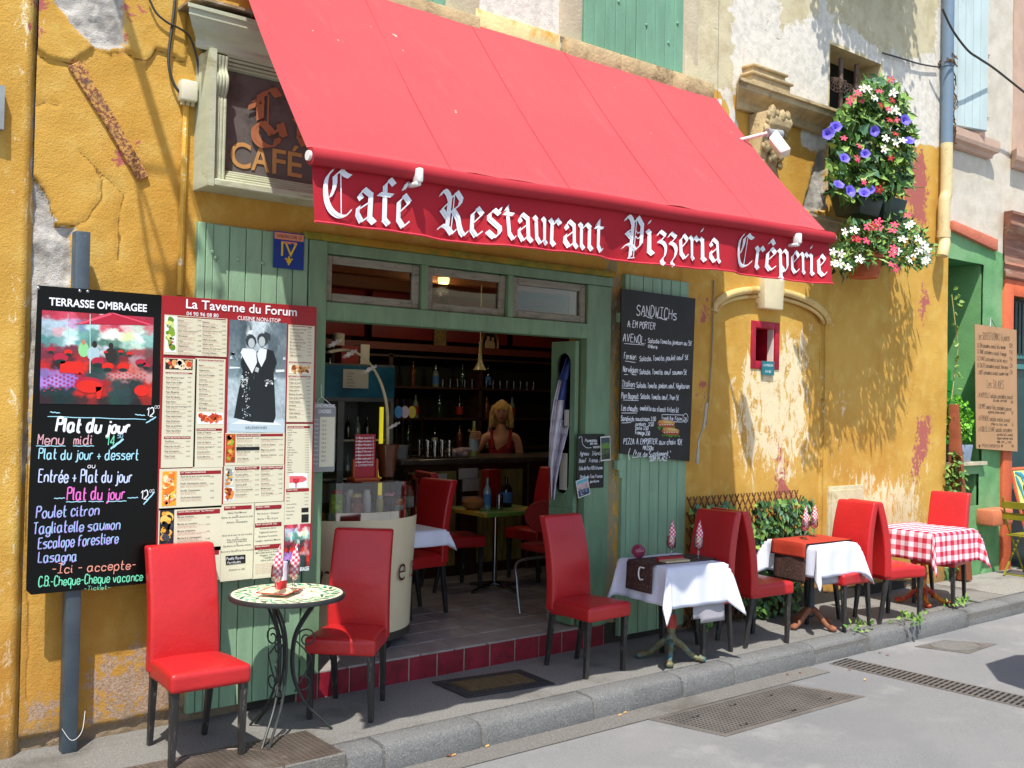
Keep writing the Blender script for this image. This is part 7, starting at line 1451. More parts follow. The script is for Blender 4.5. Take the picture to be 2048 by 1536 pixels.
# small blackboard and two postcards on the right jamb
Y=-.028; a=W(1155,868,Y); b=W(1207,975,Y); t=thing('small_blackboard','small blackboard about the origin of the meats on the right door jamb','blackboard',(5.1,Y,1.18))
m=MB(); m.box(a.x,b.x,Y,Y+.006,b.z,a.z); bbm=m.build('slate',mat('black_slate','14140f',.5,.3,4,.1),t); m=MB()
for s_,x,y,x1,h in (('Provenance',1170,884,1194,7),('de nos',1180,889,1195,5),('viandes',1186,896,1204,6),('Agneau = Irlande',1160,911,1203,8),('Boeuf = France, IR',1158,925,1204,8),('Côte de Porc R.B Estranne'.replace('ô','o'),1158,940,1205,7),('Dinde de Foie France',1160,957,1205,7),('gardiane',1180,965,1198,5)):
    p0=W(x,y,Y-.001); p1=W(x1,y,Y-.001); hand(m,s_,p0.x,p0.z,h*.0036,Y-.001,w=p1.x-p0.x,th=.0028,seed=int(y),shear=.25)
ribbon(m,smooth_pts([Vector((a.x+.01,a.z-.03,0)),Vector((a.x+.04,a.z-.02,0)),Vector((a.x+.05,a.z-.07,0)),Vector((a.x+.09,a.z-.10,0)),Vector((a.x+.14,a.z-.10,0))],4),.003,Y-.001)
m.build('lettering',whp,bbm)
def card(label,px,py,w_,h_,rot,cols):
    c=W(px,py,-.040); t=thing('postcard',label,'postcard',(c.x,-.04,c.z)); M_=T(c.x,-.04,c.z)@RY(rot); m=MB(); m.box(-w_/2,w_/2,-.001,.001,-h_/2,h_/2,M_); cc=m.build('card',pr_('card_edge','d8d8d0'),t); m=MB(); ms=[pr_('pc'+x,x) for x in cols]
    for i,x in enumerate(cols): m.mi=i; z0=-h_*.45+h_*.9*i/len(cols); m.box(-w_*.45,w_*.45,-.0022,-.0015,z0,z0+h_*.9/len(cols),M_)
    for i in range(30): m.mi=int(rng.integers(len(cols))); x=rng.uniform(-.4,.36)*w_; z=-h_*.42+rng.random()*h_*.6; m.box(x,x+.008,-.0028,-.0023,z,z+.008,M_)
    m.build('picture',ms,cc)
card('white-edged green postcard pinned beside the small blackboard',1211,897,.10,.18,R(-3),['2a3a24','4a5a3a','5f8a3a','3a4a52']); card('tilted postcard with blue sky pinned under the small blackboard',1166,975,.12,.13,R(-14),['2c3a5a','4a4a6a','b5a09a','c4a8a8','5fa8b8'])
# ---- roman numeral sign on the left shutter
Y=-.05; a=W(548,461,Y); b=W(609,546,Y); iv=thing('classification_sign','small blue and salmon enamel sign reading UNION CHR 13 and IV on the left shutter','sign',(2.6,Y,2.53)); x0,x1,z0,z1=a.x,b.x-.006,b.z+.014,a.z
m=MB(); m.box(x0,x1,Y,Y+.004,z0,z1); pl_=m.build('plate',mat('enamel_blue','1d3f86',.35,.1,5),iv); salm=pr_('salmon_enamel','d08a68',.4); yel_=pr_('yellow_enamel','d8b820',.4)
wv=x1-x0; hv=z1-z0; m=MB(); m.box(x0+.004,x1-.004,Y-.0012,Y-.0004,z1-hv*.215,z1-.006); xc=(x0+x1)/2; m.box(xc-.05,xc+.05,Y-.0012,Y-.0004,z1-hv*.29,z1-hv*.255)
for dx in (-.04,0,.04): m.box(xc+dx-.011,xc+dx+.011,Y-.0011,Y-.0005,z1-hv*.32,z1-hv*.289)
m.build('salmon_band',salm,pl_); m=MB(); put_text(m,'UNION CHR 13',x0+.02,z1-hv*.165,.020,Y-.002,w=wv-.04); m.build('lettering',pr_('menu_black','3b3734'),pl_)
m=MB(); put_text(m,'IV',xc-.05,z1-hv*.66,.082,Y-.0012,w=.1,bold=.0)
def leaf2(m,pts): m.add([(xc+x,Y-.0012-.0002*k,z0+hv*.20+z) for k,(x,z) in enumerate(pts)],[tuple(range(len(pts)))])
leaf2(m,[(0,.035),(-.008,.018),(-.006,-.02),(.006,-.02),(.008,.018)]); leaf2(m,[(-.006,.0),(-.012,.018),(-.024,.02),(-.026,.010),(-.018,.012),(-.012,-.008)]); leaf2(m,[(.006,.0),(.012,.018),(.024,.02),(.026,.010),(.018,.012),(.012,-.008)]); m.box(xc-.014,xc+.014,Y-.0016,Y-.001,z0+hv*.17,z0+hv*.18); m.build('yellow_mark',yel_,pl_)
# ---- sandwich blackboard on the right shutter
YS=-.072; sb=thing('sandwich_blackboard','tall blackboard listing sandwiches in white chalk, hung on the right green shutter','blackboard',(5.75,YS,1.35)); c4=[W(x,y,YS) for x,y in ((1240,907),(1379,923),(1391,597),(1243,577))]
m=MB(); m.prism([(p.x,p.z) for p in c4],YS,YS+.012); sbb=m.build('board',mat('charcoal_board','2b2a27',.65,.25,3,.1,80),sb); m=MB(); Yt=YS-.001
for a in (('SANDWICHs',1273,630,1355,640,21,1.6),('A: EM PORTER',1255,654,1311,659,13,1.5),('AVENOL:',1246,682,1292,688,15,1.5),('Salade.Tomate,jambon ou 5€',1296,685,1384,691,9,1.2),('chèvre',1296,695,1315,698,8,1.2),('Fermier:',1248,717,1274,720,12,1.2),('Salade, Tomate, poulet oeuf 5€',1279,722,1377,719,10,1.2),('Norvégien:',1246,743,1277,746,12,1.2),('Salade, Tomate, oeuf saumon 5€',1279,748,1374,749,10,1.2),('Italien:',1244,772,1271,774,12,1.2),('Salade, Tomate, jambon, oeuf, Végétarien',1273,775,1379,777,10,1.1),('Pan Bagnat:',1243,796,1278,798,11,1.2),('Salade, Tomate, oeuf, Thon 5€',1281,797,1358,800,10,1.1),('Les chauds:',1243,820,1276,823,11,1.2),('omelette ou steack frites 6€',1280,820,1358,825,10,1.1),('Sandwich:',1242,841,1269,843,10,1.2),('saucisson 3.50',1271,841,1312,842,8,1.1),('jambon  3.50',1270,851,1308,852,7,1.1),('pate 3.50',1271,859,1297,860,7,1.1),('fromage 3.50',1270,868,1300,871,8,1.1),('petite Nutella'.replace('Nutella','faim'),1326,840,1364,841,8,1.1),('2€',1368,842,1374,842,7,1.1),('PIZZA. A. EMPORTER. aux choix 10€',1247,888,1365,889,11,1.3),('MAISON',1286,899,1307,901,8,1.2),('1€ de Supplement "',1276,914,1342,911,10,1.2),('SUR PLACE "',1299,922,1340,921,8,1.2),('(',1257,916,1261,916,20,1.3)):
    m=MB(); hp(m,a[0],*a[1:6],th=a[6]*1.2,Y=Yt,seed=a[1]); m.build('chalk_line',whp,sbb)
m=MB()
def ln(pts,t): P=[Vector((*bw_(x,y,Yt),0)) for x,y in pts]; P=[P[0].lerp(P[1],k/5) for k in range(6)] if len(P)==2 else P; ribbon(m,P,hpx(pts[0][0],pts[0][1],t,Yt),Yt-.0003)
for l_ in (((1248,682+5),(1289,690)),((1250,722),(1271,725)),((1248,749),(1256,749)),((1264,749),(1273,750)),((1244,776),(1270,777)),((1246,800),(1277,801)),((1243,826),(1274,826)),((1243,846),(1262,845)),((1324,829),(1366,830)),((1366,830),(1366,844)),((1366,844),(1327,843)),((1324,829),(1324,838)),((1265,915),(1270,899)),((1270,899),(1277,914)),((1277,914),(1265,915)),((1271,904),(1271,910))): ln(l_,1.2)
for P in ([(1286,633),(1291,631),(1297,635),(1305,637)],[(1314,636),(1320,635),(1327,639),(1334,640)]): ln(P,1.6)
ln([(1371+5*math.cos(t*.5),836+9*math.sin(t*.5)) for t in range(14)],1.1)
m.build('chalk_underline',whp,sbb)
ph=MB(); 
def els(mi,cx,cy,rx,ry,k,an=.12): ph.mi=mi; polyp(ph,[(cx+rx*math.cos(-t*.45)*math.cos(an)-ry*math.sin(-t*.45)*math.sin(an),cy+rx*math.cos(-t*.45)*math.sin(an)+ry*math.sin(-t*.45)*math.cos(an)) for t in range(14)],Yt-.0004-.0002*k)
for cx,cy in ((1332,847),(1341,862)):
    for k in range(14): els(0,cx-15+k*2.4,cy+6+rng.random()*5,2.4,2,1,rng.random()*3)
    els(1,cx,cy+2,18,6,2); els(2,cx,cy+3,16,3.2,3); els(3,cx+1,cy-2,17,5,4); els(4,cx+3,cy-3,10,2.4,5)
    for k in range(6): els(5,cx-12+k*5,cy+2.5,1.6,1.2,6)
ph.build('sandwich_picture',[pr_('lettuce','5a8a24'),pr_('crust','b0602a'),pr_('ham','a82a1e'),pr_('bread2','c89048'),pr_('bread3','dcb870'),pr_('cheese','e0d8c0')],sbb)
# ================================================================ DOORMAT
qm=[Vector((3.669,-.123,0)),Vector((3.655,-.523,0)),Vector((4.293,-.597,0)),Vector((4.322,-.209,0))]; cm=sum(qm,Vector())/4; dm=thing('doormat','black rubber doormat with leafy border and worn brown coir centre below the step','doormat',tuple(cm)); rub=mat('black_rubber','2d2d30',.6,.15,8,.3,80); coir=mat('worn_coir','6d5c3c',.95,.25,9,.8,300,dirt='4a3f2c',ds=7,map=(6,1,1))
L=lambda u,v,z: (qm[0]*(1-u)+qm[3]*u)*(1-v)+(qm[1]*(1-u)+qm[2]*u)*v+Vector((0,0,z))
m=MB(); m.hexa([L(0,1,.001),L(1,1,.001),L(1,0,.001),L(0,0,.001)],[L(0,1,.010),L(1,1,.010),L(1,0,.010),L(0,0,.010)]); m.build('rubber_base',rub,dm,bev=.003)
m=MB(); m.hexa([L(.13,.78,.0103),L(.87,.78,.0103),L(.87,.22,.0103),L(.13,.22,.0103)],[L(.13,.78,.014),L(.87,.78,.014),L(.87,.22,.014),L(.13,.22,.014)]); m.build('coir_centre',coir,dm)
m=MB()
for k in range(90):
    s_=k/90*4; e=int(s_); f_=s_-e; u,v=((f_,.1),(.935,f_),(1-f_,.9),(.065,1-f_))[e]; c=L(min(max(u,.05),.95),min(max(v,.08),.92),.011); m.sphere(tuple(c),.011,6,4,(1.5 if k%2 else .8,.8 if k%2 else 1.5,.45))
o=m.build('leaf_relief',rub,dm,smooth=True); o['kind']='stuff'
# ================================================================ CABINET, TRELLIS, PIPES, CABLES, LAMP
t=thing('meter_cabinet','pale stone-coloured meter cabinet set low in the ochre wall behind the chairs','cabinet',(8.39,0,.3)); sc_=mat('cabinet_paint','c2b693',.6,.12,5,.3,60,dirt='8f8055',ds=5)
m=MB(); m.box(8.10,8.67,-.022,.02,.30,1.065); m.build('frame',sc_,t,bev=.006); m=MB(); m.box(8.13,8.635,-.034,-.022,.33,1.03); m.build('door',sc_,t,bev=.004); m=MB(); m.sphere((8.20,-.04,.72),.014,8,6); m.build('lock',blk,t)
tr=thing('ivy_trellis','brown expanding lattice trellis with climbing ivy against the ochre wall','trellis',(6.9,-.05,0)); lat=mat('lattice_wood','6a4326',.75,.25,10,.3,80)
m=MB(); x0,x1,z1=6.15,7.63,1.06; s_=.074
for k in range(-16,36):
    for sg in (1,-1):
        a=x0+k*s_; 
        if sg>0: P0=(a,0.02); P1=(a+.62,z1)
        else: P0=(a+.62,0.02); P1=(a,z1)
        (ax,az),(bx,bz)=P0,P1
        def cl(ax,az,bx,bz):
            for lim,lo in ((x0,True),(x1,False)):
                if ax!=bx:
                    for _ in range(2):
                        if (ax<lim)==lo and (bx<lim)==lo and abs(ax-lim)>1e-9: return None
                    if (ax<lim)==lo and abs(ax-lim)>1e-9: az=az+(bz-az)*(lim-ax)/(bx-ax); ax=lim
                    if (bx<lim)==lo and abs(bx-lim)>1e-9: bz=az+(bz-az)*(lim-ax)/(bx-ax); bx=lim
            return ax,az,bx,bz
        c=cl(ax,az,bx,bz)
        if c and math.hypot(c[2]-c[0],c[3]-c[1])>.05: m.tube([(c[0],-.045-.008*sg,c[1]),(c[2],-.045-.008*sg,c[3])],.0075,4,flat=.6)
o=m.build('lattice_slat',lat,tr); o['kind']='stuff'
LF=[mat('leaf_light','7c9a45',.5,.2,9),mat('leaf_mid','527a34',.5,.2,9),mat('leaf_dark','2c4c22',.5,.2,9),mat('leaf_blue','53795a',.5,.2,9)]
def leafm(m,c,d,up_,L,wd,mi,kind=0):
    d=d.normalized(); s_=d.cross(up_); s_=s_.normalized() if s_.length>1e-6 else d.orthogonal().normalized(); n=s_.cross(d).normalized(); m.mi=mi
    if kind==0: pts=[(0,0,0),(.25,.5,.10),(.6,.42,.06),(1,0,-.08),(.6,-.42,.06),(.25,-.5,.10)]; fs=[(0,3,2,1),(0,5,4,3)]
    elif kind==1: pts=[(0,0,0),(-.12,.42,.05),(.28,.55,.08),(.55,.30,.05),(1,0,-.1),(.55,-.30,.05),(.28,-.55,.08),(-.12,-.42,.05)]; fs=[(0,4,3,2,1),(0,7,6,5,4)]
    else: pts=[(0,0,0),(.4,.22,.04),(1,0,-.05),(.4,-.22,.04)]; fs=[(0,2,1),(0,3,2)]
    m.add([c+d*(a*L)+s_*(b*wd)+n*(h*L) for a,b,h in pts],fs)
def rdir(bias=Vector((0,-.5,.1))):
    v=Vector(rng.normal(size=3))*.6+bias; return v.normalized()
m=MB()
for k in range(1500):
    x=x0+.0+(x1-x0+.05)*rng.random(); z=1.0*rng.random()**.8; dens=.25+.75*(x>6.9)*(z>.25)+.3*(z<.35)
    if fbm(np.array([x*3.1]),np.array([z*3.1]),3,9)[0]+dens*.4<.62: continue
    leafm(m,Vector((x,-.07-.09*rng.random(),z)),Vector((rng.normal()*.6,-.5*rng.random(),-.6+rng.normal()*.4)),Vector((0,-1,.5)),.045+.03*rng.random(),.05,int(rng.choice([0,1,2,3],p=[.12,.25,.33,.30])),1)
o=m.build('ivy_leaf',LF,tr); o['kind']='stuff'
m=MB()
for k in range(14): x=x0+.1+(x1-x0-.2)*rng.random(); P=[Vector((min(max(x+rng.normal()*.03+.02*q_,6.2),7.6),-.075,q_*.17)) for q_ in range(6)]; m.tube(smooth_pts(P,3),.005,5)
m.build('ivy_stem',mat('ivy_stem','5a4326',.8),tr)
# drainpipe
dp=thing('drainpipe','blue-grey drainpipe whose lower half is painted cream, at the corner of the ochre house','drainpipe',(10.02,-.08,3.3))
def pp_(x,y): return W(x,y,-.085)
zb=pp_(1880,282).z; xx=10.0
bp=mat('blue_grey_pipe','6d8194',.45,.08,3,.1); cpn=mat('cream_pipe','d2c090',.5,.12,4,.2,60,dirt='9c8450',ds=4,dlo=.55,dhi=.7)
m=MB(); m.tube([(xx-.0,-.085,6.8),(xx,-.085,zb+.0)],.058,16); m.build('upper_pipe',bp,dp,smooth=True); m=MB(); m.tube([(xx,-.085,5.40),(xx,-.085,5.34)],.066,16); m.build('collar',bp,dp,smooth=True)
P=[(xx,-.085,zb-.001),(xx,-.085,4.05),(xx-.035,-.085,3.93),(xx-.04,-.085,3.60)]; m=MB(); m.tube(smooth_pts(P,4),.060,16); m.build('lower_pipe',cpn,dp,smooth=True)
m=MB(); m.tube([(xx-.04,-.085,3.64),(xx-.04,-.085,3.56)],.068,16); m.build('collar',cpn,dp,smooth=True); m=MB(); m.tube(smooth_pts([(xx-.04,-.085,3.58),(xx-.05,-.10,3.50),(xx-.11,-.12,3.42),(xx-.13,-.12,3.36)],4),.058,14); m.build('elbow',cpn,dp,smooth=True)
cabm=mat('grey_cable','3d3b38',.6)
def cable(label,pts,Y,r=.006,mt=None,k=5):
    P=[W(x,y,Y) for x,y in pts]; m=MB(); m.tube(smooth_pts(P,k),r,6); return tag(m.build('cable',mt or cabm,smooth=True),label,'cable')
cable('dark cable sagging across the grey neighbour façade past the blue shutter',((1885,18),(1905,60),(1935,100),(1960,118),(1990,138),(2048,184),(2100,225)),-.25,.012)
cable('thin cable strung from the barred window to the drainpipe',((1765,106),(1800,116),(1840,128),(1876,134)),-.03,.008)
cable('black cable looping down the ochre wall to the white junction box',((352,-30),(349,10),(343,60),(337,110),(340,145),(350,172),(362,188)),-.03,.008)
cable('black cable running round the cornice end of the wooden shop sign',((296,-8),(312,25),(335,45),(350,52),(375,68),(388,95),(396,130),(399,175),(397,215)),-.04,.006)
cable('thin grey cable running down the pier at the right of the shutter',((1428,560),(1427,600),(1424,700),(1418,790),(1412,850)),-.03,.006,mat('grey_conduit','8d8672',.6))
m=MB(); tw_=mat('dry_twigs','6b5238',.9,.3,20)
for k in range(26): 
    z=4.5+rng.random()*.95; P=[Vector((xx+.06+rng.normal()*.02,-.09+rng.normal()*.03,z)),Vector((xx+.07+rng.normal()*.04,-.12,z-.08)),Vector((xx+.06+rng.normal()*.05,-.10,z-.16))]; m.tube(P,.006,4)
for k in range(14): a=rng.random()*6.28; m.tube([(xx+.07*math.cos(a),-.085+.07*math.sin(a),5.4+rng.normal()*.03),(xx+.10*math.cos(a+1),-.085+.09*math.sin(a+1),5.38+rng.normal()*.05)],.006,4)
o=tag(m.build('dry_creeper',tw_),'dead brown creeper twigs wound round the drainpipe collar','creeper',kind='stuff')
a=W(360,200,-.05); b=W(394,165,-.05); t=thing('junction_box','dirty white electrical junction box on the ochre wall left of the sign','junction box',(a.x,-.05,a.z)); m=MB(); m.box(a.x,b.x,-.075,-.0,a.z,b.z); m.build('box',mat('dirty_white_plastic','cfcab4',.5,.06,6,dirt='a8903c',ds=6,dlo=.6,dhi=.75),t,bev=.012,seg=2); m=MB()
for dx in (.2,.5,.8): m.tube([(a.x+(b.x-a.x)*dx,-.04,a.z+.005),(a.x+(b.x-a.x)*dx,-.04,a.z-.02)],.012,8)
m.build('gland',mat('dirty_gland','b5a87f',.6),t)
P=[W(373,206,-.03),W(371,300,-.03),W(366,420,-.03),W(360,590,-.03)]; m=MB(); P=[Vector((P[0].x+(P[-1].x-P[0].x)*k/3,-.022,P[k].z)) for k in range(4)]; m.tube(P,.0165,6); tag(m.build('conduit',mat('yellow_conduit','d0a13c',.6,.15,8,.3,dirt='e8e0c0',ds=8,dlo=.6,dhi=.65),smooth=True),'yellow painted conduit running down from the junction box','conduit')
# flood lamp
t=thing('flood_lamp','small white floodlight on a thin arm beside the awning top','lamp',(6.8,-.1,4.0)); p0=W(1536,266,-.79)-Vector((.12,-.74,.05)); p1=W(1536,266,-.79); m=MB(); m.tube([p0,p1],.014,8); m.build('arm',wplast,t,smooth=True); m=MB(); m.tube([p1-Vector((.01,0,0)),p1+Vector((.12,-.03,.005))],.032,12); m.build('knuckle',mat('grey_knuckle','8b8c8e',.5),t,smooth=True)
q1=W(1559,288,-.82); MM_=T(*q1)@RZ(R(38))@RX(R(-35)); m=MB(); m.hexa([(-.10,-.03,-.10),(.10,-.03,-.10),(.10,.05,-.08),(-.10,.05,-.08)],[(-.085,-.03,.09),(.085,-.03,.09),(.085,.05,.07),(-.085,.05,.07)],MM_); m.build('head',mat('white_lamp','e8e6e0',.35),t,bev=.012)
# awning crank
P=[W(x,y,-.12) for x,y in ((1413,806),(1410,835),(1406,858))]; m=MB(); m.tube(P,.013,8); cr=mat('crank_grey','b5ac96',.5); m.build('crank_rod',cr,aw,smooth=True)
P=[W(x,y,-.12) for x,y in ((1406,856),(1401,868),(1397,885),(1396,900))]; m=MB(); m.tube(smooth_pts(P,4),.006,8); m.build('crank_bend',MATS['steel_screw'],aw,smooth=True); P=[W(x,y,-.12) for x,y in ((1396,898),(1394,928))]; m=MB(); m.tube(P,.014,8); m.build('crank_handle',cr,aw,smooth=True)
# ================================================================ PLANTS
FLW={}
def mkflower(key,mt,n,r,funnel=False,cm=None):
    m=MB()
    if funnel:
        rows_=[(.08,-.9),(.22,-.45),(.6,-.08),(1.,.06)]; vs=[];
        for rr,zz in rows_:
            for k in range(10): a=k/10*6.283; q=1+.06*math.cos(a*5); vs.append((rr*r*math.cos(a)*q,rr*r*math.sin(a)*q,zz*r))
        m.add(vs,[(i*10+k,i*10+(k+1)%10,(i+1)*10+(k+1)%10,(i+1)*10+k) for i in range(3) for k in range(10)])
    else:
        for k in range(n):
            a=k/n*6.283; m.add([(0,0,0),(r*.6*math.cos(a-.45),r*.6*math.sin(a-.45),r*.12),(r*math.cos(a-.1),r*math.sin(a-.1),r*.02),(r*.95*math.cos(a+.28),r*.95*math.sin(a+.28),r*.06),(r*.5*math.cos(a+.45),r*.5*math.sin(a+.45),r*.15)],[(0,1,2,3,4)])
        m.mi=1; m.sphere((0,0,r*.08),r*.14,6,4)
    me=m.mesh('flower'); me.materials.append(mt); me.materials.append(cm or mt); FLW[key]=me
mkflower('w',mat('white_blossom','e6e4dc',.6),5,.042,cm=mat('yellow_heart','d8b83a',.6)); mkflower('p',mat('pink_blossom','d8406a',.6,.1,20),5,.040,cm=MATS['yellow_heart']); mkflower('r',mat('red_blossom','b01228',.6),5,.040,cm=MATS['yellow_heart']); mkflower('b',mat('violet_blossom','6a5ccc',.55,.12,15),8,.047,True)
def addflower(key,px,py,Y,parent,sc=1.):
    c=W(px,py,Y); d=Vector((-.55,-.8,.35))+Vector(rng.normal(size=3))*.28; o=bpy.data.objects.new('flower',FLW[key]); COL.objects.link(o); o.parent=parent; o.location=c-WL[parent.name]; o.rotation_mode='QUATERNION'; o.rotation_quaternion=d.to_track_quat('Z','Y'); o.scale=(sc*(.85+.3*rng.random()),)*3
    WL[o.name]=WL[parent.name]; return o
YP=-.42
def zz(x,y): return (1600+x/3.413,130+y/3.413)
up_=thing('flower_box_plant','tall mass of morning glory and mandevilla in a dark green planter at the barred window','plant',(8.1,YP,3.5))
pl=mat('dark_green_planter','16291f',.45,.15,5,.1)
for a,b in ((7.72,8.08),(8.09,8.45)): m=MB(); z0=3.47; m.hexa([(a+.03,-.52,z0),(b-.03,-.52,z0),(b-.03,-.28,z0),(a+.03,-.28,z0)],[(a,-.56,z0+.20),(b,-.56,z0+.20),(b,-.24,z0+.20),(a,-.24,z0+.20)]); m.build('planter',pl,up_,bev=.01)
m=MB()
def inpoly(x,y,P):
    c=False; n=len(P)
    for i in range(n):
        (ax,ay),(bx,by)=P[i],P[(i+1)%n]
        if (ay>y)!=(by>y) and x<(bx-ax)*(y-ay)/(by-ay)+ax: c=not c
    return c
OUT1=[zz(x,y) for x,y in ((300,290),(340,215),(430,140),(520,85),(600,110),(690,200),(740,240),(700,330),(760,380),(790,480),(765,560),(755,800),(700,880),(560,900),(330,960),(280,900),(200,850),(195,680),(220,560),(190,500),(200,430),(260,370))]
OUT2=[zz(x,y) for x,y in ((270,1090),(400,1040),(520,1050),(650,1010),(720,1000),(760,1080),(860,1150),(890,1250),(880,1340),(800,1380),(700,1370),(560,1350),(400,1340),(330,1430),(290,1420),(210,1370),(205,1280),(280,1200))]
def fill(m,poly,n,Y0,dY,kinds,mix,L):
    xs_=[p[0] for p in poly]; ys_=[p[1] for p in poly]; k=0
    while k<n:
        x=rng.uniform(min(xs_),max(xs_)); y=rng.uniform(min(ys_),max(ys_)); x2=x+rng.normal()*3; y2=y+rng.normal()*3
        if not inpoly(x2,y2,poly): continue
        k+=1; ed=1.; Y=Y0+dY*(rng.random()-.5)*2
        leafm(m,W(x,y,Y),Vector((rng.normal()*.7,-.3+rng.normal()*.4,-.25+rng.normal()*.6)),Vector((rng.normal()*.3,-1,.7)),L*(.6+.8*rng.random()),L*.9*(.6+.6*rng.random()),int(rng.choice(len(mix),p=mix)),kinds)
fill(m,OUT1,1900,YP,.20,1,[.45,.33,.12,.10],.078); fill(m,[p for p in OUT1 if p[1]<250]+[zz(760,420),zz(280,420)],350,YP-.05,.12,2,[.5,.35,.15,0],.085)
o=m.build('leaf_mass',LF,up_); o['kind']='stuff'
for x,y in ((245,420),(190,470),(215,450),(510,450),(305,635),(445,605),(265,815),(345,860),(440,870),(480,850),(720,375),(745,515)): addflower('b',*zz(x,y),YP-.24,up_)
for x,y in ((430,160),(465,165),(515,225),(490,215),(635,190),(585,500),(650,530),(700,515),(575,575),(620,310),(665,330),(650,300)): addflower('w',*zz(x,y),YP-.22,up_)
for x,y,c in ((395,190,'p'),(360,225,'p'),(335,250,'p'),(540,180,'p'),(550,275,'r'),(415,240,'p'),(630,240,'r'),(620,100,'p'),(610,375,'r'),(655,375,'p'),(650,470,'r'),(620,635,'r'),(540,850,'r'),(600,300,'p'),(300,500,'p'),(405,555,'p'),(435,800,'p'),(390,640,'p')): addflower(c,*zz(x,y),YP-.22,up_,.9)
stm_=mat('green_stem','4f6a2a',.6)
for P in (((140,875),(190,870),(220,850)),((740,790),(770,830),(850,835)),((690,1000),(700,900),(710,850))): m=MB(); m.tube(smooth_pts([W(*zz(x,y),YP-.1) for x,y in P],4),.004,5); m.build('vine',stm_,up_)
lo_=thing('potted_mandevilla','white and pink flowering plant in a terracotta pot hung below the planter','plant',(8.03,YP,2.97)); tc=mat('terracotta','a8542e',.75,.12,6,.2); p=W(1729,545,YP)
m=MB(); m.lathe([(.115,-.05),(.15,.12),(.165,.12),(.168,.16),(.150,.16),(.13,.0)],22,(p.x,YP,p.z)); m.build('pot',tc,lo_,smooth=True)
m=MB(); m.tube([(p.x+.17*math.cos(R(a)),YP+.17*math.sin(R(a)),p.z+.10) for a in range(0,360,20)],.005,5,closed=True); m.tube([(p.x,YP+.17,p.z+.1),(p.x,-.02,p.z+.1)],.006,5); m.build('wire_ring',blk,lo_)
m=MB(); fill(m,OUT2,1250,YP,.20,2,[.4,.35,.15,.1],.085); fill(m,OUT2,250,YP,.18,0,[.4,.35,.15,.1],.06); o=m.build('leaf_mass',LF,lo_); o['kind']='stuff'
for x,y in ((305,1140),(225,1275),(280,1290),(230,1355),(270,1355),(325,1380),(405,1325),(745,1330),(700,1190),(805,1185),(845,1230),(815,1265),(870,1300),(845,1340),(865,1260),(665,1275),(730,1100),(780,1290),(830,1210),(860,1330),(755,1085),(370,1125)): addflower('w',*zz(x,y),YP-.22,lo_)
for x,y,c in ((460,1105,'p'),(490,1100,'r'),(535,1070,'p'),(540,1110,'p'),(630,1130,'p'),(450,1200,'p'),(390,1190,'r'),(375,1185,'r'),(630,1290,'p'),(620,1360,'p'),(650,1390,'p'),(730,1025,'p'),(645,1090,'p'),(640,1250,'p')): addflower(c,*zz(x,y),YP-.22,lo_)
# creeper hanging from the upper floor, just above the picture
hg=thing('hanging_creeper','leafy creeper hanging down the beige wall above the barred window','plant',(8.3,-.35,6.0))
m=MB()
for s_ in range(44):
    x=7.5+1.6*rng.random(); zt_=6.9; ln_=.4+.5*rng.random(); 
    for k in range(80):
        t_=rng.random(); leafm(m,Vector((x+rng.normal()*.035,-.33+rng.normal()*.09,zt_-ln_*t_*1.2+.1)),Vector((rng.normal()*.5,-.2,-1)),Vector((0,-1,.3)),.07,.05,int(rng.choice(4)),0)
o=m.build('leaf_mass',LF,hg); o['kind']='stuff'
# lantern on its bracket high on the left wall (its shadow falls across the ochre plaster)
lt=thing('street_lantern','black iron street lantern on a straight wall bracket high above the chalk board','street lamp',(1.06,-.04,5.6))
m=MB(); m.tube([(1.06,.0,5.62),(1.06,-1.25,5.62)],.026,8); m.tube([(1.06,-.02,5.2),(1.06,-.5,5.61)],.012,6); m.build('bracket',blk,lt); m=MB()
for sx in(-1,1):
    for sy in(-1,1): m.tube([(1.06+sx*.09,-1.12+sy*.09,5.05),(1.06+sx*.14,-1.12+sy*.14,5.45)],.010,5)
for z_,h_ in ((5.05,.09),(5.45,.14)): m.tube([(1.06-h_,-1.12-h_,z_),(1.06+h_,-1.12-h_,z_),(1.06+h_,-1.12+h_,z_),(1.06-h_,-1.12+h_,z_)],.011,5,closed=True)
m.tube([(1.06,-1.12,5.45),(1.06,-1.12,5.62)],.012,6); m.tube([(1.06,-1.12,5.05),(1.06,-1.12,5.25)],.03,6); m.build('lantern_frame',blk,lt); m=MB(); m.lathe([(.09,5.0),(.10,5.05)],4,(1.06,-1.12,0)); m.build('lantern_base',blk,lt)
# weeds
wd_=0
for x,y,nm in ((1915,1213,'weeds growing at the wall foot beside the last chair'),(1830,1250,'bright green weed sprawling over the kerb edge'),(1722,1262,'tiny weed at a chair leg near the kerb'),(1905,1140,'leafy weeds at the corner of the ochre house'),(1530,1200,'leafy shoots at the foot of the ivy trellis'),(1812,1243,'small sprig of green on the kerb joint')):
    g=G(x,y,0.); m=MB(); n_=40 if wd_ in (0,3) else 22; wd_+=1
    for k in range(n_):
        c=g+Vector((rng.normal()*.09,rng.normal()*.03,.01+.06*rng.random())); leafm(m,c,rdir(Vector((0,-.2,.5))),Vector((0,-1,.5)),.045,.03,int(rng.choice([0,0,1])),0)
    tag(m.build('weed',LF),nm,'weed')
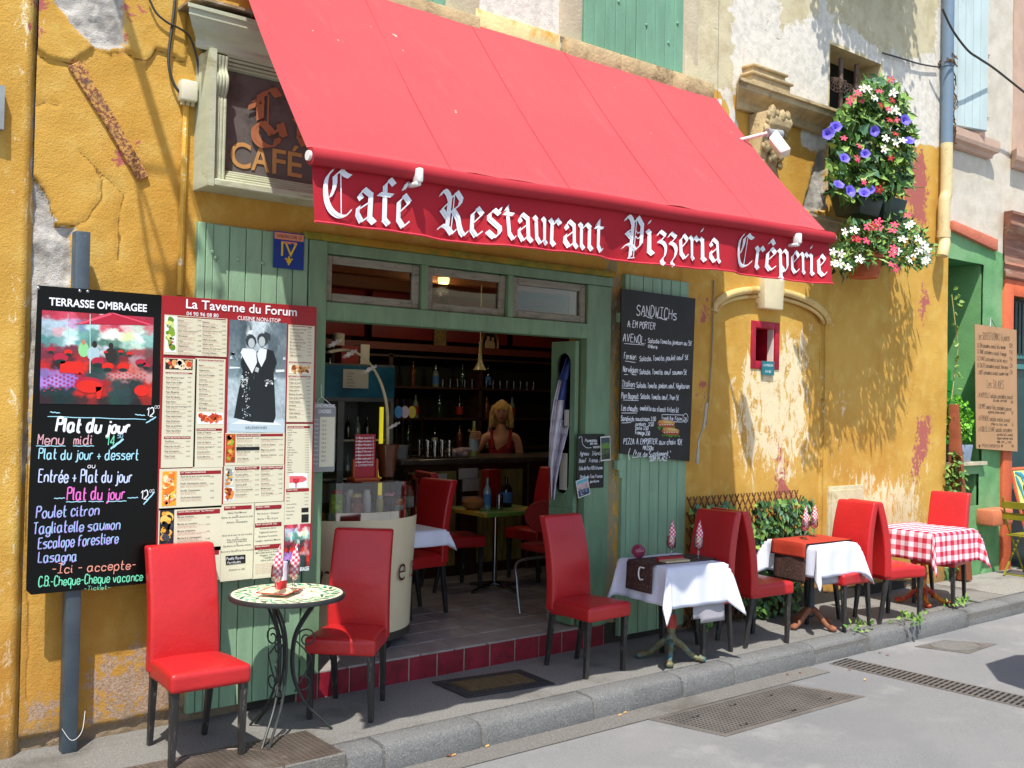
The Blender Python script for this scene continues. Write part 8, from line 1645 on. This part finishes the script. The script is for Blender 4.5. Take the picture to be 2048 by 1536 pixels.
# ================================================================ THINGS AT THE GREEN SHOP
t=thing('cardboard_menu','tall brown cardboard menu of sushis and salades hanging on the green wall','menu board',(11.3,-.07,1.4)); YC=-.075; c4=[W(x,y,YC) for x,y in ((1953,897),(2035,903),(2033,660),(1950,648))]
m=MB(); m.prism([(p.x,p.z) for p in c4],YC,YC+.006); cd=m.build('cardboard',mat('cardboard','b28a64',.8,.06,3,.1),t); m=MB(); Yt=YC-.001
for s_,x0,y0,x1,y1,h in (('Les SUSHIS FUTOMAKI (6 pieces)',1956,678,2022,682,14),('LE ZEN concombre, avocat, tofu, sesame',1955,694,2011,698,8),('10€',2018,695,2026,696,8),('LE DUNE concombre, avocat, fromage',1955,706,2013,712,8),('11€',2018,708,2026,709,8),('LE KANI concombre, surimi, mayo',1955,720,2015,725,8),('11€',2018,722,2026,723,8),('LE CALIFE concombre, avocat, thon mayo',1955,734,2017,738,8),('12€',2019,735,2026,736,8),('L NUIT concombre, avocat, saumon fumé',1956,748,2017,751,8),('12€',2019,748,2026,749,8),('Les SALADES',1974,775,2008,778,16),('LA VERTIELLE salade, concombre, avocat',1956,794,2026,798,9),('olives vertes',1986,803,2014,804,6),('6€',2022,806,2027,807,6),('L OLYMPE tomate feta, concombre, poivron',1956,816,2023,822,9),('oignons, olives noires',1976,826,2010,828,6),('7€',2022,828,2027,829,6),('LA FRENCHE salade, endive, avocat',1957,840,2021,844,9),('chèvre, noix, miel',1982,850,2015,852,6),('7€',2023,852,2027,853,6),('LA SOLEIL LEVANT salade, concombre',1957,862,2024,864,9),('carotte, tofu, avocat',1994,871,2026,872,5),('algue wakame, mais',1994,878,2026,879,5),('soja',1994,885,2026,886,5),('9€',2023,894,2028,895,5),('PAIN EMPORTER',1964,894,2000,896,6)): hp(m,s_,x0,y0,x1,y1,h,th=.9,Y=Yt,seed=x0)
for x in (1959,2004): 
    p=W(x,891,Yt); m.add([(p.x,Yt,p.z-.03),(p.x+.02,Yt,p.z),(p.x+.012,Yt,p.z+.012),(p.x,Yt,p.z+.004),(p.x-.012,Yt,p.z+.012),(p.x-.02,Yt,p.z)],[(0,1,2,3,4,5)])
m.build('lettering',pr_('ink','33281f'),cd); a=W(1984,652,YC); m=MB(); m.tube([(a.x-.04,YC,a.z-.01),(a.x+.03,YC+.03,a.z+.09),(a.x+.10,YC,a.z-.01)],.006,5); m.build('wire_hook',MATS['steel_screw'],t)
t=thing('basil_planter','pale blue-grey trough of bright green basil on the green window ledge','plant',(10.62,.05,1.235)); m=MB(); m.hexa([(10.45,-.03,1.236),(10.68,-.03,1.236),(10.68,.14,1.236),(10.45,.14,1.236)],[(10.43,-.05,1.42),(10.70,-.05,1.42),(10.70,.16,1.42),(10.43,.16,1.42)]); m.build('trough',mat('blue_grey_trough','8c9cb0',.5),t,bev=.008); m=MB(); LB=[mat('basil_light','6fae2a',.5,.15,9),mat('basil_mid','4a8a1e',.5,.15,9)]
for k in range(620): v=Vector(rng.normal(size=3)); v=v.normalized()*rng.random()**.4; leafm(m,Vector((10.50+.29*v.x,.05+.14*v.y,1.66+.27*v.z)),rdir(Vector((0,-.4,.3))),Vector((0,-1,.6)),.045,.04,int(rng.random()>.55),0)
o=m.build('basil_leaf',LB,t); o['kind']='stuff'
bl_=mat('rusty_board','8a4a2c',.8,.2,8,.3); a=AX(1895,812,10.26); m=MB(); m.hexa([(10.30,-.20,.02),(10.42,-.20,.02),(10.42,.0,.02),(10.30,.0,.02)],[(10.26,-.10,1.85),(10.29,-.10,1.85),(10.29,.0,1.85),(10.26,.0,1.85)]); tag(m.build('leaning_board',bl_,bev=.004),'rust-brown board leaning edge-on in the corner beside the basil','board')
t=thing('corner_climber','green climbing leaves in the corner behind the leaning board','plant',(10.3,-.05,.0)); m=MB()
for k in range(150): z=.25+rng.random()*1.0; 
for k in range(170): z=.9+rng.random()*.45 if k<110 else .1+rng.random()*.8; leafm(m,Vector((10.27+rng.normal()*.05,-.08+rng.normal()*.03,z)),rdir(Vector((0,-.4,-.2))),Vector((0,-1,.5)),.07,.05,int(rng.choice([0,0,1,2])),0)
for k in range(24): leafm(m,Vector((10.28+.12*rng.random(),-.03,1.9+1.2*rng.random())),rdir(),Vector((0,-1,.5)),.06,.045,0,0)
o=m.build('leaf_mass',LF,t); o['kind']='stuff'; m=MB(); m.tube(smooth_pts([(10.24,-.03,3.0),(10.30,-.04,2.7),(10.36,-.04,2.45),(10.33,-.03,2.2),(10.26,-.03,1.9)],4),.006,5); m.build('tendril',mat('pale_tendril','a89a5a',.6),t)
t=thing('olive_chalkboard','standing chalkboard with a painted olive branch, orange edge and white lettering','sign',(11.9,-.1,0)); YA=-.12; c4=[(11.68,.05),(12.3,.05),(12.16,1.18),(11.62,1.18)]
m=MB(); M_=T(0,-.28,0)@RX(R(-13)); m.prism(c4,0.,.02,M=M_); m.build('orange_frame',oran,t); m=MB(); m.prism([(11.70,.08),(12.27,.08),(12.13,1.15),(11.65,1.15)],-.004,0.,M=M_); cb2=m.build('board',mat('chalk_black','1b1c1c',.6),t); m=MB(); m.prism([(11.66,.72),(12.18,.72),(12.125,1.14),(11.652,1.14)],-.007,-.0045,M=M_); m.build('yellow_panel',mat('pale_yellow_paint','c8cf78',.6),cb2)
m=MB(); m.sphere((11.84,-.012,.90),.05,14,8,(1,.1,1.7),M_); m.build('painted_olive',blk,cb2,smooth=True); m=MB(); 
for a_ in ((11.68,1.12,11.95,1.02),(11.70,1.05,11.76,.82),(11.80,1.12,11.83,1.0),(11.68,1.08,11.72,.92)): m.tube([Vector((a_[0],-.012,a_[1])),Vector(((a_[0]+a_[2])/2,-.012,(a_[1]+a_[3])/2+.02)),Vector((a_[2],-.012,a_[3]))],[.012,.03,.008],6,flat=.25,M=M_)
m.build('painted_branch',mat('paint_blue','3c8aa0',.6),cb2); m=MB(); put_text(m,'CASA NI',11.69,.60,.09,-.006,w=.36,bold=.01,M=M_); put_text(m,'ENTREE MENU',11.71,.33,.08,-.006,w=.42,bold=.01,M=M_); put_text(m,'salades - pâtes',11.70,.49,.04,-.006,w=.34,M=M_); m.build('lettering',whp,cb2)
ym=mat('olive_yellow_paint','7f7a1c',.5,.15,8,.1); t=thing('folding_chair','olive yellow metal folding bistro chair in front of the green shop','chair',(11.35,-.42,0)); yy0,yy1=-.64,-.22
for y in (yy0,yy1):
    m=MB(); m.tube([(11.02,y,.86),(11.08,y,.62),(11.52,y,.012)],.011,6); m.build('leg',ym,t); m=MB(); m.tube([(11.45,y,.44),(11.05,y,.012)],.011,6); m.build('leg',ym,t)
for z0 in (.74,.62): m=MB(); m.box(11.0+(.86-z0)*.2,11.012+(.86-z0)*.2,yy0-.02,yy1+.02,z0,z0+.075); m.build('back_slat',ym,t,bev=.003,seg=1)
for k in range(7): m=MB(); m.box(11.07+k*.055,11.11+k*.055,yy0+.01,yy1-.01,.445,.457); m.build('seat_slat',ym,t,bev=.003,seg=1)
m=MB(); m.tube([(11.5,yy0,.03),(11.5,yy1,.03)],.009,6).tube([(11.07,yy0,.03),(11.07,yy1,.03)],.009,6); m.build('foot_rail',ym,t)
cloth('grey_tablecloth','dark grey tablecloth corner at the right edge by the yellow folding chair','tablecloth',12.05,-.62,.72,.35,.35,.62,R(8),mat('dark_grey_cloth','55575c',.85,.08,5),seed=21,flare=.3,n=30)
pedestal('square_table','small table under the dark grey cloth at the right edge',12.05,-.62,.715,.33,.33,0,greyiron,greyiron,1)
m=MB(); m.lathe([(.03,0),(.03,.05),(.018,.10),(.022,.13),(.004,.17)],10,(11.72,-.2,.0)); tag(m.build('orange_bottle',mat('signal_orange','d8361a',.4),smooth=True),'small orange object standing on the ground by the chalkboard','bottle')

# ---- unseen parasol added beyond the right edge to cast the shadow by the drain
t=thing('parasol','unseen grey round parasol added beyond the right edge to cast a shadow on the road','parasol',(7.2,-3.3,-.14)); m=MB(); m.tube([(7.2,-3.3,-.14),(7.2,-3.3,2.35)],.02,8); m.build('pole',greyiron,t,smooth=True)
m=MB(); m.lathe([(.80,2.02),(.40,2.20),(.03,2.32),(.001,2.33)],10,(7.2,-3.3,0)); m.build('canopy',mat('grey_canopy','5a5c60',.8),t); m=MB(); m.lathe([(.25,-.14),(.25,-.08),(.04,-.05)],16,(7.2,-3.3,0)); m.build('base',greyiron,t)
